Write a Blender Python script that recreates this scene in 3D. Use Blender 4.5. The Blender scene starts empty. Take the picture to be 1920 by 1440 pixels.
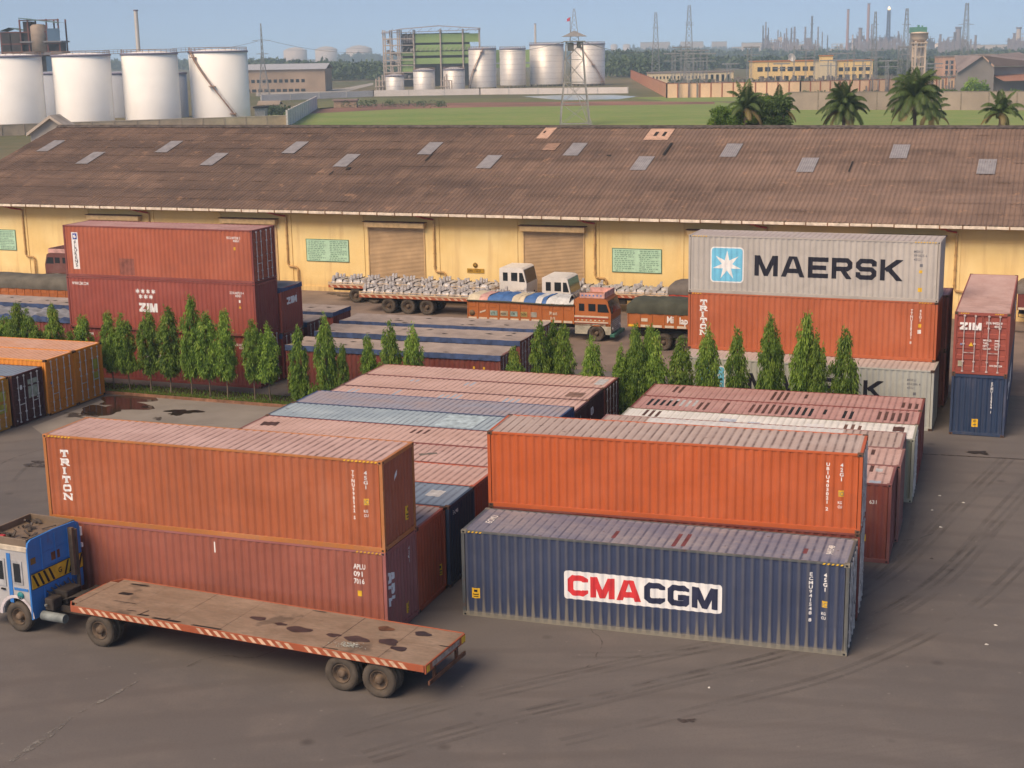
import bpy, bmesh, math, random
from math import sin, cos, tan, pi, radians, sqrt, atan2
from mathutils import Vector, Matrix
scene = bpy.context.scene
COL = scene.collection

# ---------------------------------------------------------------- camera, sky, sun
CAM_F, CAM_P, CAM_R, CAM_H = 2748.5, 0.22254, -0.017512, 17.753      # focal length in 1920-px units, pitch, roll, height
cd = bpy.data.cameras.new('camera'); cam = bpy.data.objects.new('camera', cd); COL.objects.link(cam)
cd.sensor_width = 36.0; cd.lens = 36.0 * CAM_F / 1920.0
cd.clip_start = 0.5; cd.clip_end = 30000
_c, _s = cos(CAM_P), sin(CAM_P)
_cr, _sr = cos(CAM_R), sin(CAM_R)
_right = Vector((1, 0, 0)); _fwd = Vector((0, _c, -_s)); _up = Vector((0, _s, _c))
# image x axis (right) and y axis (down) turned by the roll
_ix = _right * _cr + _up * _sr
_iy = _up * _cr - _right * _sr
M = Matrix((( _ix.x, _iy.x, -_fwd.x, 0), (_ix.y, _iy.y, -_fwd.y, 0), (_ix.z, _iy.z, -_fwd.z, 0), (0, 0, 0, 1)))
M.translation = Vector((0, 0, CAM_H)); cam.matrix_world = M
scene.camera = cam
scene.view_settings.view_transform = 'Standard'; scene.view_settings.look = 'None'
scene.view_settings.exposure = EXPOSURE = 1.18; scene.view_settings.gamma = 1.0
scene.view_settings.use_curve_mapping = False
scene.view_settings.use_white_balance = True; scene.view_settings.white_balance_temperature = 7000; scene.view_settings.white_balance_tint = 6   # the camera's daylight balance

SUN_EL, SUN_AZ = radians(46), radians(222)     # azimuth clockwise from +Y: behind and to the left of the camera
w = bpy.data.worlds.new("World"); scene.world = w; w.use_nodes = True
nt = w.node_tree; nt.nodes.clear()
wo = nt.nodes.new('ShaderNodeOutputWorld'); bg = nt.nodes.new('ShaderNodeBackground'); sk = nt.nodes.new('ShaderNodeTexSky')
sk.sky_type = 'NISHITA'; sk.sun_disc = False; sk.sun_elevation = SUN_EL; sk.sun_rotation = SUN_AZ
sk.air_density = 0.2; sk.dust_density = 0.35; sk.ozone_density = 1.0; sk.altitude = 10
bg.inputs['Strength'].default_value = 0.15
nt.links.new(sk.outputs[0], bg.inputs[0]); nt.links.new(bg.outputs[0], wo.inputs[0])
ld = bpy.data.lights.new('sun', 'SUN'); ld.energy = 1.95; ld.angle = radians(38); ld.color = (1.0, 0.78, 0.60)
sun = bpy.data.objects.new('sun', ld); COL.objects.link(sun)
sdir = Vector((sin(SUN_AZ) * cos(SUN_EL), cos(SUN_AZ) * cos(SUN_EL), sin(SUN_EL)))
sun.rotation_euler = sdir.to_track_quat('Z', 'Y').to_euler()
scene.cycles.max_bounces = 6; scene.cycles.volume_bounces = 0; scene.cycles.transparent_max_bounces = 6

def ray(u, v):
    x, y = u - 960, v - 720
    x, y = x * _cr + y * _sr, -x * _sr + y * _cr
    return (_right * (x / CAM_F) + _fwd - _up * (y / CAM_F))
def G(u, v, z=0.0):
    "where a survey sight line of the site meets the level z"
    r = ray(u, v); t = (z - CAM_H) / r.z
    return Vector((r.x * t, r.y * t, z))
def VY(u, v, Y):
    r = ray(u, v); t = Y / r.y
    return Vector((r.x * t, Y, CAM_H + r.z * t))
def PXM(Y):
    return Y / CAM_F * 1.02

# ---------------------------------------------------------------- object helpers
def tag(o, label=None, cat=None, group=None, kind=None):
    if label: o['label'] = label
    if cat: o['category'] = cat
    if group: o['group'] = group
    if kind: o['kind'] = kind
    return o
def thing(name, label, cat, loc=(0, 0, 0), yaw=0.0, group=None):
    o = bpy.data.objects.new(name, None); COL.objects.link(o); o.empty_display_size = 0.3
    o.location = loc; o.rotation_euler = (0, 0, radians(yaw))
    return tag(o, label, cat, group)
def copy_tree(o, parent=None, mats=None):
    c = o.copy(); COL.objects.link(c)
    if parent is not None: c.parent = parent
    for ch in list(o.children): copy_tree(ch, c)
    return c

class MB:
    def __init__(s): s.v = []; s.f = []; s.m = []; s.sm = []; s.cur = 0; s.smooth = False
    def face(s, pts, m=None):
        n = len(s.v); s.v.extend([tuple(p) for p in pts]); s.f.append(tuple(range(n, n + len(pts))))
        s.m.append(s.cur if m is None else m); s.sm.append(s.smooth)
    def mesh(s, vs, fs, smooth=None):
        n = len(s.v); s.v.extend([tuple(p) for p in vs])
        for f in fs:
            s.f.append(tuple(i + n for i in f)); s.m.append(s.cur); s.sm.append(s.smooth if smooth is None else smooth)
    def box(s, x0, x1, y0, y1, z0, z1, bev=0.0):
        if x0 > x1: x0, x1 = x1, x0
        if y0 > y1: y0, y1 = y1, y0
        if z0 > z1: z0, z1 = z1, z0
        b = min(bev, (x1 - x0) * .45, (y1 - y0) * .45, (z1 - z0) * .45)
        if b <= 0:
            vs = [(x0, y0, z0), (x1, y0, z0), (x1, y1, z0), (x0, y1, z0), (x0, y0, z1), (x1, y0, z1), (x1, y1, z1), (x0, y1, z1)]
            s.mesh(vs, [(0, 3, 2, 1), (4, 5, 6, 7), (0, 1, 5, 4), (1, 2, 6, 5), (2, 3, 7, 6), (3, 0, 4, 7)], False)
        else:
            # chamfered box
            def P(ix, iy, iz, ax):
                x = (x0, x1)[ix]; y = (y0, y1)[iy]; z = (z0, z1)[iz]
                dx = b if ix == 0 else -b; dy = b if iy == 0 else -b; dz = b if iz == 0 else -b
                if ax == 0: return (x, y + dy, z + dz)
                if ax == 1: return (x + dx, y, z + dz)
                return (x + dx, y + dy, z)
            for i in (0, 1):
                s.face([P(i, a, c, 0) for a, c in ((0, 0), (1, 0), (1, 1), (0, 1))][::(1 if i else -1)])
                s.face([P(a, i, c, 1) for a, c in ((0, 0), (1, 0), (1, 1), (0, 1))][::(-1 if i else 1)])
                s.face([P(a, c, i, 2) for a, c in ((0, 0), (1, 0), (1, 1), (0, 1))][::(1 if i else -1)])
            for a in (0, 1):
                for c in (0, 1):
                    s.face([P(a, c, 0, 0), P(a, c, 1, 0), P(a, c, 1, 1), P(a, c, 0, 1)])
                    s.face([P(a, 0, c, 0), P(a, 1, c, 0), P(a, 1, c, 2), P(a, 0, c, 2)])
                    s.face([P(0, a, c, 1), P(1, a, c, 1), P(1, a, c, 2), P(0, a, c, 2)])
                    for e in (0, 1): s.face([P(a, c, e, 0), P(a, c, e, 1), P(a, c, e, 2)])
    def beam(s, p0, p1, wd, ht=None, up=(0, 0, 1)):
        p0 = Vector(p0); p1 = Vector(p1); ht = wd if ht is None else ht
        d = (p1 - p0)
        if d.length < 1e-6: return
        d.normalize(); u = Vector(up)
        if abs(d.dot(u)) > .98: u = Vector((1, 0, 0))
        r = d.cross(u).normalized() * wd / 2; t = r.cross(d).normalized() * ht / 2
        vs = [p + a * r + c * t for p in (p0, p1) for a, c in ((-1, -1), (1, -1), (1, 1), (-1, 1))]
        s.mesh(vs, [(3, 2, 1, 0), (4, 5, 6, 7), (0, 1, 5, 4), (1, 2, 6, 5), (2, 3, 7, 6), (3, 0, 4, 7)], False)
    def tube(s, pts, r, n=8, r2=None, caps=True):
        pts = [Vector(p) for p in pts]; k = len(pts); vs = []; fs = []
        prev = None
        for i, p in enumerate(pts):
            d = (pts[min(i + 1, k - 1)] - pts[max(i - 1, 0)]).normalized()
            u = prev if prev is not None else (Vector((0, 0, 1)) if abs(d.z) < .95 else Vector((1, 0, 0)))
            a = d.cross(u).normalized(); b = a.cross(d).normalized(); prev = b
            rr = r if r2 is None else r + (r2 - r) * i / max(1, k - 1)
            for j in range(n):
                t = 2 * pi * j / n; vs.append(p + (a * cos(t) + b * sin(t)) * rr)
        for i in range(k - 1):
            for j in range(n):
                j2 = (j + 1) % n; fs.append((i * n + j, i * n + j2, (i + 1) * n + j2, (i + 1) * n + j))
        s.mesh(vs, fs, True)
        if caps:
            s.mesh(vs[:n], [tuple(range(n))[::-1]], False); s.mesh(vs[-n:], [tuple(range(n))], False)
    def lathe(s, prof, n=24, c=(0, 0, 0), axis='z', smooth=True, a0=0, a1=2 * pi):
        vs = []; fs = []; full = abs(a1 - a0 - 2 * pi) < 1e-6; m = n if full else n + 1
        for (r, h) in prof:
            for j in range(m):
                t = a0 + (a1 - a0) * j / n; x, y = r * cos(t), r * sin(t)
                if axis == 'z': p = (c[0] + x, c[1] + y, c[2] + h)
                elif axis == 'y': p = (c[0] + x, c[1] + h, c[2] + y)
                else: p = (c[0] + h, c[1] + x, c[2] + y)
                vs.append(p)
        for i in range(len(prof) - 1):
            for j in range(n):
                j2 = (j + 1) % m
                f = (i * m + j, i * m + j2, (i + 1) * m + j2, (i + 1) * m + j)
                fs.append(f if axis != 'y' else f[::-1])
        s.mesh(vs, fs, smooth)
    def prism(s, poly, y0, y1, plane='xz'):
        "poly in plane, extruded along the remaining axis"
        def P(p, h):
            if plane == 'xz': return (p[0], h, p[1])
            if plane == 'yz': return (h, p[0], p[1])
            return (p[0], p[1], h)
        n = len(poly); a = [P(p, y0) for p in poly]; b = [P(p, y1) for p in poly]
        s.face(a); s.face(b[::-1])
        for i in range(n):
            j = (i + 1) % n; s.face([a[i], b[i], b[j], a[j]])
    def build(s, name, mats, parent=None, recalc=True, loc=None, rot=None):
        me = bpy.data.meshes.new(name); me.from_pydata(s.v, [], s.f)
        if not isinstance(mats, (list, tuple)): mats = [mats]
        for m in mats: me.materials.append(m)
        me.polygons.foreach_set('material_index', s.m); me.polygons.foreach_set('use_smooth', s.sm)
        if recalc:
            bm = bmesh.new(); bm.from_mesh(me)
            bmesh.ops.remove_doubles(bm, verts=bm.verts, dist=1e-5)
            bmesh.ops.recalc_face_normals(bm, faces=bm.faces); bm.to_mesh(me); bm.free()
        me.update()
        o = bpy.data.objects.new(name, me); COL.objects.link(o)
        if parent is not None: o.parent = parent
        if loc is not None: o.location = loc
        if rot is not None: o.rotation_euler = rot
        return o

# ---------------------------------------------------------------- materials
_mats = {}
class NG:
    def __init__(s, name):
        s.m = bpy.data.materials.new(name); s.m.use_nodes = True; s.t = s.m.node_tree; s.t.nodes.clear()
        s.out = s.t.nodes.new('ShaderNodeOutputMaterial'); s.b = s.t.nodes.new('ShaderNodeBsdfPrincipled')
        s.t.links.new(s.b.outputs[0], s.out.inputs[0])
        s.tc = s.t.nodes.new('ShaderNodeTexCoord')
    def n(s, t, **k):
        nd = s.t.nodes.new(t)
        for a, b in k.items(): setattr(nd, a, b)
        return nd
    def l(s, a, b): s.t.links.new(a, b)
    def coords(s, scale=(1, 1, 1), obj=True, rnd=True):
        mp = s.n('ShaderNodeMapping'); mp.inputs['Scale'].default_value = scale
        s.l(s.tc.outputs['Object'], mp.inputs['Vector'])
        if rnd:
            oi = s.n('ShaderNodeObjectInfo'); ml = s.n('ShaderNodeMath', operation='MULTIPLY'); ml.inputs[1].default_value = 57.0
            s.l(oi.outputs['Random'], ml.inputs[0]); cx = s.n('ShaderNodeCombineXYZ')
            for i in range(3): s.l(ml.outputs[0], cx.inputs[i])
            s.l(cx.outputs[0], mp.inputs['Location'])
        return mp.outputs[0]
    def noise(s, vec, scale=1.0, detail=4, rough=.55):
        t = s.n('ShaderNodeTexNoise'); t.inputs['Scale'].default_value = scale; t.inputs['Detail'].default_value = detail
        t.inputs['Roughness'].default_value = rough; s.l(vec, t.inputs['Vector']); return t.outputs['Fac']
    def ramp(s, fac, a, b, c0=(0, 0, 0, 1), c1=(1, 1, 1, 1)):
        r = s.n('ShaderNodeValToRGB'); e = r.color_ramp.elements
        e[0].position = a; e[0].color = c0; e[1].position = b; e[1].color = c1; s.l(fac, r.inputs[0]); return r.outputs[0]
    def mix(s, fac, a, b, mode='MIX'):
        m = s.n('ShaderNodeMix', data_type='RGBA', blend_type=mode)
        if isinstance(fac, (int, float)): m.inputs[0].default_value = fac
        else: s.l(fac, m.inputs[0])
        for i, x in ((6, a), (7, b)):
            if isinstance(x, (tuple, list)): m.inputs[i].default_value = tuple(x)[:3] + (1,)
            else: s.l(x, m.inputs[i])
        return m.outputs[2]
    def mul(s, a, k):
        m = s.n('ShaderNodeMath', operation='MULTIPLY')
        s.l(a, m.inputs[0])
        if isinstance(k, (int, float)): m.inputs[1].default_value = k
        else: s.l(k, m.inputs[1])
        return m.outputs[0]
    def sep(s, axis):
        x = s.n('ShaderNodeSeparateXYZ'); s.l(s.tc.outputs['Object'], x.inputs[0]); return x.outputs[axis]
    def bump(s, h, strength=.3, dist=.02):
        b = s.n('ShaderNodeBump'); b.inputs['Strength'].default_value = strength; b.inputs['Distance'].default_value = dist
        s.l(h, b.inputs['Height']); s.l(b.outputs[0], s.b.inputs['Normal'])
    def done(s, col, rough=.7, metal=0.0, spec=.5):
        if isinstance(col, (tuple, list)): s.b.inputs['Base Color'].default_value = tuple(col)[:3] + (1,)
        else: s.l(col, s.b.inputs['Base Color'])
        s.b.inputs['Roughness'].default_value = rough; s.b.inputs['Metallic'].default_value = metal
        s.b.inputs['Specular IOR Level'].default_value = spec
        return s.m

def simple(name, col, rough=.7, metal=0.0, var=.25, scale=3.0, bump=0.0, dark=None, spec=.4):
    if name in _mats: return _mats[name]
    g = NG(name); v = g.coords(); n = g.noise(v, scale, 5)
    d = dark or tuple(c * (1 - var * 1.6) for c in col); li = tuple(min(1, c * (1 + var)) for c in col)
    c = g.ramp(n, .3, .72, tuple(d) + (1,), tuple(li) + (1,))
    if bump: g.bump(g.noise(v, scale * 6, 3), bump, .02)
    _mats[name] = g.done(c, rough, metal, spec); return _mats[name]

def paint(name, col, rust=.35, streak=.35, dust=.25, dustcol=(.30, .22, .18), rustcol=(.11, .04, .02), rough=.55, mud=0.0, mudcol=(.27, .24, .18)):
    "weathered container / vehicle paint: fading, vertical run marks, rust specks, mud splash near the foot"
    key = 'paint_' + name
    if key in _mats: return _mats[key]
    g = NG(key)
    big = g.noise(g.coords((.5, .5, .5)), 1.0, 5, .6)
    st = g.noise(g.coords((7, 7, .28)), 1.0, 4, .6)
    fine = g.noise(g.coords((1, 1, 1)), 9.0, 4, .7)
    dark = tuple(c * .84 for c in col); lit = tuple(min(1, c * 1.10 + .005) for c in col)
    c = g.mix(g.ramp(big, .3, .7), dark, lit)
    c = g.mix(g.mul(g.ramp(st, .42, .72), streak), c, tuple(x * .5 + y * .35 for x, y in zip(col, dustcol)))
    c = g.mix(g.mul(g.ramp(big, .52, .75), dust), c, dustcol)
    pat = g.noise(g.coords((1.2, 1.2, .7)), 1.3, 7, .75)
    c = g.mix(g.mul(g.ramp(pat, .60, .68), rust), c, rustcol)
    c = g.mix(g.mul(g.ramp(fine, .66, .72), rust * .8), c, rustcol)
    if mud > 0:
        z = g.sep(2); r = g.ramp(z, 0.05, 1.15, (1, 1, 1, 1), (0, 0, 0, 1))
        x = g.sep(0)
        w1 = g.noise(g.coords((1.1, 1.1, .5)), 1.0, 3, .5)
        pp = g.n('ShaderNodeMath', operation='PINGPONG'); ad = g.n('ShaderNodeMath', operation='ADD'); ad.inputs[1].default_value = -.13 - .125 * .27749
        g.l(x, ad.inputs[0]); g.l(ad.outputs[0], pp.inputs[0]); pp.inputs[1].default_value = .27749 / 2
        mr = g.n('ShaderNodeMapRange'); g.l(pp.outputs[0], mr.inputs[0]); mr.inputs[1].default_value = .075; mr.inputs[2].default_value = .015
        # dust caught on the crests, climbing in pointed tongues
        ht = g.n('ShaderNodeMath', operation='MULTIPLY_ADD'); g.l(mr.outputs[0], ht.inputs[0]); ht.inputs[1].default_value = 1.6; ht.inputs[2].default_value = .14
        hv = g.mul(ht.outputs[0], g.ramp(w1, .2, .7)); dv = g.n('ShaderNodeMath', operation='DIVIDE'); g.l(z, dv.inputs[0]); g.l(hv, dv.inputs[1])
        tongue = g.ramp(dv.outputs[0], .25, 1.15, (1, 1, 1, 1), (0, 0, 0, 1))
        c = g.mix(g.mul(tongue, mud), c, mudcol)
        c = g.mix(g.mul(g.ramp(z, .10, .22, (1, 1, 1, 1), (0, 0, 0, 1)), mud), c, mudcol)
        c = g.mix(g.mul(mr.outputs[0], mud * .30), c, mudcol)
    scr = g.noise(g.coords((.6, .6, 9)), 1.7, 6, .8)
    c = g.mix(g.mul(g.ramp(scr, .66, .72), .28), c, tuple(min(1, x * 1.35 + .05) for x in col))
    pt = g.n('ShaderNodeTexVoronoi'); pt.inputs['Scale'].default_value = .55; g.l(g.coords((1, 1, 1.4)), pt.inputs['Vector'])
    c = g.mix(g.mul(g.ramp(g.noise(pt.outputs['Color'], 3.0, 0), .55, .60), .16), c, tuple(x * .62 + .02 for x in col))
    g.bump(g.noise(g.coords((1.0, 1.0, 1.0)), 1.1, 4, .6), .8, .05)
    _mats[key] = g.done(c, rough, 0, .35); return _mats[key]

def roofpaint(name, col, alt=None, pitch=.2786, groove=(.10, .06, .05), gs=.55):
    "sun-bleached dusty roof sheet, dirt lying in the grooves, patchy repairs"
    key = 'roof_' + name
    if key in _mats: return _mats[key]
    g = NG(key); alt = alt or tuple(c * .62 for c in col)
    big = g.noise(g.coords((.45, .8, 1)), 1.0, 6, .65)
    c = g.mix(g.ramp(big, .38, .66), alt, col)
    fine = g.noise(g.coords((1, 3, 1)), 5.0, 5, .7)
    c = g.mix(g.mul(g.ramp(fine, .5, .75), .5), c, tuple(x * .75 for x in alt))
    x = g.sep(0); m1 = g.n('ShaderNodeMath', operation='PINGPONG'); m1.inputs[1].default_value = pitch / 2
    g.l(x, m1.inputs[0])
    r = g.ramp(m1.outputs[0], .0, .5); r = g.n('ShaderNodeMapRange'); g.l(m1.outputs[0], r.inputs[0])
    r.inputs[1].default_value = pitch * .30; r.inputs[2].default_value = pitch * .46
    dn = g.noise(g.coords((1, .8, 1)), 2.0, 3)
    c = g.mix(g.mul(g.mul(r.outputs[0], gs), g.ramp(dn, .25, .6)), c, groove)
    spot = g.noise(g.coords((1, 1, 1)), 3.2, 3, .5)
    c = g.mix(g.mul(g.ramp(spot, .70, .74), .6), c, (.09, .05, .04))
    _mats[key] = g.done(c, .75, 0, .25); return _mats[key]
# ---------------------------------------------------------------- lettering
def clip_poly(poly, axis, val, keep_less):
    out = []; n = len(poly)
    for i in range(n):
        a, b = poly[i], poly[(i + 1) % n]
        ia = (a[axis] <= val) if keep_less else (a[axis] >= val); ib = (b[axis] <= val) if keep_less else (b[axis] >= val)
        if ia: out.append(a)
        if ia != ib:
            t = (val - a[axis]) / (b[axis] - a[axis]); out.append((a[0] + (b[0] - a[0]) * t, a[1] + (b[1] - a[1]) * t))
    return out
def stroke(pl, t, closed=False):
    "a polyline drawn with a broad mitred brush -> list of quads"
    P = [Vector((p[0], p[1])) for p in pl]; n = len(P); L = []; R = []
    for i in range(n):
        if closed: a, b, c = P[i - 1], P[i], P[(i + 1) % n]
        else: a, b, c = P[max(0, i - 1)], P[i], P[min(n - 1, i + 1)]
        d1 = (b - a); d2 = (c - b)
        if d1.length < 1e-9: d1 = d2
        if d2.length < 1e-9: d2 = d1
        d1 = d1.normalized(); d2 = d2.normalized(); n1 = Vector((-d1.y, d1.x)); n2 = Vector((-d2.y, d2.x))
        m = (n1 + n2)
        m = n1 if m.length < 1e-6 else m.normalized(); k = (t / 2) / max(.35, m.dot(n1))
        L.append(b + m * k); R.append(b - m * k)
    q = []
    for i in range(n if closed else n - 1):
        j = (i + 1) % n; q.append([tuple(R[i]), tuple(R[j]), tuple(L[j]), tuple(L[i])])
    return q
def glyph(ch, w, t, ser=False):
    "bold block capitals in a w x 1 box; each entry is a stroke"
    a, b, c, d, m = t / 2, w - t / 2, t / 2, 1 - t / 2, .5
    k = min(.13, w * .18)
    S = {
        'M': [[(a, 0), (a, 1)], [(b, 0), (b, 1)], [(a + t * .05, 1.05), (w / 2, .06), (b - t * .05, 1.05)]],
        'A': [[(t * .42, 0 - .05), (w / 2 - t * .28, 1.05)], [(w - t * .42, -.05), (w / 2 + t * .28, 1.05)], [(w * .22, .30), (w * .78, .30)]],
        'E': [[(w, c), (a, c), (a, d), (w, d)], [(a, m), (w * .9, m)]],
        'R': [[(a, 0), (a, d), (b - k, d), (b, d - k), (b, m + k * .6), (b - k, m - t * .1), (a, m - t * .1)], [(w * .5, m - t * .1), (b, -.05)]],
        'S': [[(b, d - t * 1.1), (b, d - k * .6), (b - k, d), (a + k, d), (a, d - k), (a, m + k * .9), (a + k, m), (b - k, m), (b, m - k * .9), (b, c + k), (b - k, c), (a + k, c), (a, c + k * .6), (a, c + t * 1.1)]],
        'K': [[(a, 0), (a, 1)], [(w - t * .3, 1.06), (t * 1.1, .48)], [(t * 1.55, .62), (w - t * .35, -.06)]],
        'C': [[(b, d - t * .62), (b, d - k * .7), (b - k, d), (a + k, d), (a, d - k), (a, c + k), (a + k, c), (b - k, c), (b, c + k * .7), (b, c + t * .62)]],
        'G': [[(b, d - t * .50), (b, d - k * .6), (b - k, d), (a + k, d), (a, d - k), (a, c + k), (a + k, c), (b - k * .5, c), (b, c + k * .5), (b, .42)], [(w * .48, .42), (b + t * .5, .42)]],
        'Z': [[(0, d), (w, d)], [(w - t * .62, 1 - t * .6), (t * .62, t * .6)], [(0, c), (w, c)]],
        'I': [[(w / 2, 0), (w / 2, 1)]],
        'T': [[(0, d), (w, d)], [(w / 2, 0), (w / 2, d)]],
        'O': [[(a + k, c), (b - k, c), (b, c + k), (b, d - k), (b - k, d), (a + k, d), (a, d - k), (a, c + k), (a + k, c)]],
        'N': [[(a, 0), (a, 1)], [(b, 0), (b, 1)], [(a, 1.04), (b, -.04)]],
        'P': [[(a, 0), (a, d), (b - k, d), (b, d - k), (b, m + k * .4), (b - k, m - t * .1), (a, m - t * .1)]],
        'L': [[(a, 1), (a, c), (w, c)]],
        'F': [[(a, 0), (a, d), (w, d)], [(a, m), (w * .85, m)]],
    }[ch]
    q = [stroke(p, t) for p in S]
    if ser:
        def bar(x, y): return [[(x - t * .85, y), (x + t * .85, y), (x + t * .85, y + t * .55), (x - t * .85, y + t * .55)]]
        for x, y in {'T': [(w / 2, 0)], 'R': [(a, 0), (b, 0), (a, 1 - t * .55)], 'I': [(w / 2, 0), (w / 2, 1 - t * .55)], 'N': [(a, 0), (a, 1 - t * .55), (b, 1 - t * .55)], }.get(ch, []):
            q.append(bar(x, y))
        if ch == 'T': q.append([[(0, 1 - t * 1.7), (t * .55, 1 - t * 1.7), (t * .55, 1), (0, 1)], [(w - t * .55, 1 - t * 1.7), (w, 1 - t * 1.7), (w, 1), (w - t * .55, 1)]])
    out = []
    for i, qs in enumerate(q):
        for f in qs:
            f = clip_poly(clip_poly(f, 1, 0, False), 1, 1, True)
            if len(f) > 2: out.append((f, i))
    return out
def word(txt, x, y, h, widths, gap, t, vertical=False, ser=False):
    "[(polygon, layer)] in wall coordinates"
    out = []; cx, cy = x, y
    for i, ch in enumerate(txt):
        wd = widths[i] if isinstance(widths, (list, tuple)) else widths
        for p, l in glyph(ch, wd / h, t / h, ser): out.append(([(cx + a * h, cy + b * h) for a, b in p], l))
        if vertical: cy -= h + gap
        else: cx += wd + gap
    return out
_tc = {}
def small_text(txt, x, y, h, vertical=False, bold=.02, gap=.18, sx=1.0):
    "plain sign-writer's text from the built-in font"
    def one(s):
        if (s, bold) in _tc: return _tc[(s, bold)]
        cu = bpy.data.curves.new('t', 'FONT'); cu.body = s; cu.size = 1.0; cu.resolution_u = 2; cu.offset = bold
        o = bpy.data.objects.new('t', cu); COL.objects.link(o)
        dg = bpy.context.evaluated_depsgraph_get(); ob = o.evaluated_get(dg); me = ob.to_mesh()
        ps = [[(me.vertices[i].co.x / .73, me.vertices[i].co.y / .73) for i in p.vertices] for p in me.polygons]
        ob.to_mesh_clear(); bpy.data.objects.remove(o); bpy.data.curves.remove(cu)
        xs = [p[0] for f in ps for p in f] or [0, .4]
        _tc[(s, bold)] = (ps, min(xs), max(xs)); return _tc[(s, bold)]
    out = []
    if vertical:
        cy = y
        for ch in txt:
            if ch != ' ':
                ps, a, b = one(ch)
                for p in ps: out.append(([(x + (q[0] - (a + b) / 2) * h * sx, cy + q[1] * h) for q in p], 0))
                cy -= h * (1 + gap)
            else: cy -= h * .8
    else:
        ps, a, b = one(txt)
        for p in ps: out.append(([(x + (q[0] - a) * h * sx, y + q[1] * h) for q in p], 0))
    return out
def rect(x0, x1, z0, z1): return [([(x0, z0), (x1, z0), (x1, z1), (x0, z1)], 0)]
def rrect(x0, x1, z0, z1, r, layer=0):
    p = []
    for cx, cz, a in ((x1 - r, z0 + r, -90), (x1 - r, z1 - r, 0), (x0 + r, z1 - r, 90), (x0 + r, z0 + r, 180)):
        for k in range(5): t = radians(a + k * 22.5); p.append((cx + r * cos(t), cz + r * sin(t)))
    return [(p, layer)]
def rot_polys(ps, cx, cz, ang):
    c, s = cos(radians(ang)), sin(radians(ang))
    return [([(cx + (a - cx) * c - (b - cz) * s, cz + (a - cx) * s + (b - cz) * c) for a, b in p], l) for p, l in ps]

# ---------------------------------------------------------------- containers
CL, CW, HC, ST = 12.192, 2.438, 2.896, 2.591
PITCH, DEPTH = .2786, .030
RP, RD = .2786, .014
def prof(u, u0, u1, pitch, depth):
    "depth of the corrugated sheet below its crest at u (0 at crest)"
    if u <= u0 or u >= u1: return 0.0
    f = ((u - u0) % pitch) / pitch
    if f < .25: return 0.0
    if f < .5: return depth * (f - .25) / .25
    if f < .75: return depth
    return depth * (1 - (f - .75) / .25)
def breaks(u0, u1, pitch):
    b = [u0]; k = 0
    while True:
        for f in (.25, .5, .75, 1.0):
            x = u0 + (k + f) * pitch
            if x >= u1 - .01: b.append(u1); return b
            b.append(x)
        k += 1
class Surf:
    "a corrugated face of a box: u across, v up; off lifts paint and stickers clear of the sheet"
    def __init__(s, kind, L, h, corr=True):
        s.kind = kind; s.L = L; s.h = h; s.corr = corr
        if kind in ('front', 'back'): s.u0, s.u1, s.p, s.d = .13, L - .13, PITCH, DEPTH
        elif kind == 'roof': s.u0, s.u1, s.p, s.d = .18, L - .18, RP, RD
        else: s.u0, s.u1, s.p, s.d = .13, CW - .13, .2420, .045
        if not corr: s.d = 0
        # whole number of periods
        n = max(1, round((s.u1 - s.u0) / s.p)); s.p = (s.u1 - s.u0) / n
        s.bk = breaks(s.u0, s.u1, s.p) if corr else [s.u0, s.u1]
    def P(s, u, v, off):
        d = prof(u, s.u0, s.u1, s.p, s.d) if s.corr else 0.0
        if s.kind == 'front': return (u, .014 + d - off, v)
        if s.kind == 'back': return (u, CW - .014 - d + off, v)
        if s.kind == 'right': return (s.L - .030 - d + off, u, v)
        if s.kind == 'left': return (.030 + d - off, u, v)
        if s.kind == 'roof': return (u, v, s.h - .012 - d + off)
    def put(s, mb, polys, off=.004):
        cuts = [x for x in s.bk]
        for poly, lay in polys:
            lo = min(p[0] for p in poly); hi = max(p[0] for p in poly)
            cs = [lo] + [x for x in cuts if lo + 1e-6 < x < hi - 1e-6] + [hi]
            for a, b in zip(cs[:-1], cs[1:]):
                if b - a < 1e-6: continue
                q = clip_poly(clip_poly(poly, 0, a, False), 0, b, True)
                if len(q) < 3: continue
                mb.face([s.P(x, y, off + .0012 * lay) for x, y in q])
def sheet(sf, v0, v1):
    mb = MB(); bk = sf.bk
    for a, b in zip(bk[:-1], bk[1:]): mb.face([sf.P(a, v0, 0), sf.P(b, v0, 0), sf.P(b, v1, 0), sf.P(a, v1, 0)])
    return mb

def std_mats():
    global WHITE, YEL, BLK, NAVY, REDP, STEEL, RUBBER, CAST, SKYB, GREYT, RUSTY
    WHITE = simple('white_vinyl', (.78, .76, .72), .6, 0, .06)
    YEL = simple('yellow_sticker', (.75, .45, .03), .6, 0, .12)
    BLK = simple('black_paint', (.012, .012, .014), .6, 0, .2)
    NAVY = simple('navy_lettering', (.022, .026, .06), .6, 0, .15)
    REDP = simple('red_lettering', (.62, .035, .04), .6, 0, .1)
    STEEL = simple('galvanised_bar', (.58, .54, .50), .5, 0, .2)
    RUBBER = simple('dusty_tyre_rubber', (.060, .050, .040), .9, 0, .3)
    CAST = simple('rusty_corner_steel', (.12, .06, .035), .8, 0, .4)
    SKYB = simple('sky_blue_panel', (.16, .50, .68), .6, 0, .08)
    GREYT = simple('grey_lettering', (.16, .16, .17), .6, 0, .1)
    RUSTY = simple('rust_brown', (.13, .055, .03), .85, 0, .4, bump=.3)
std_mats()

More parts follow.
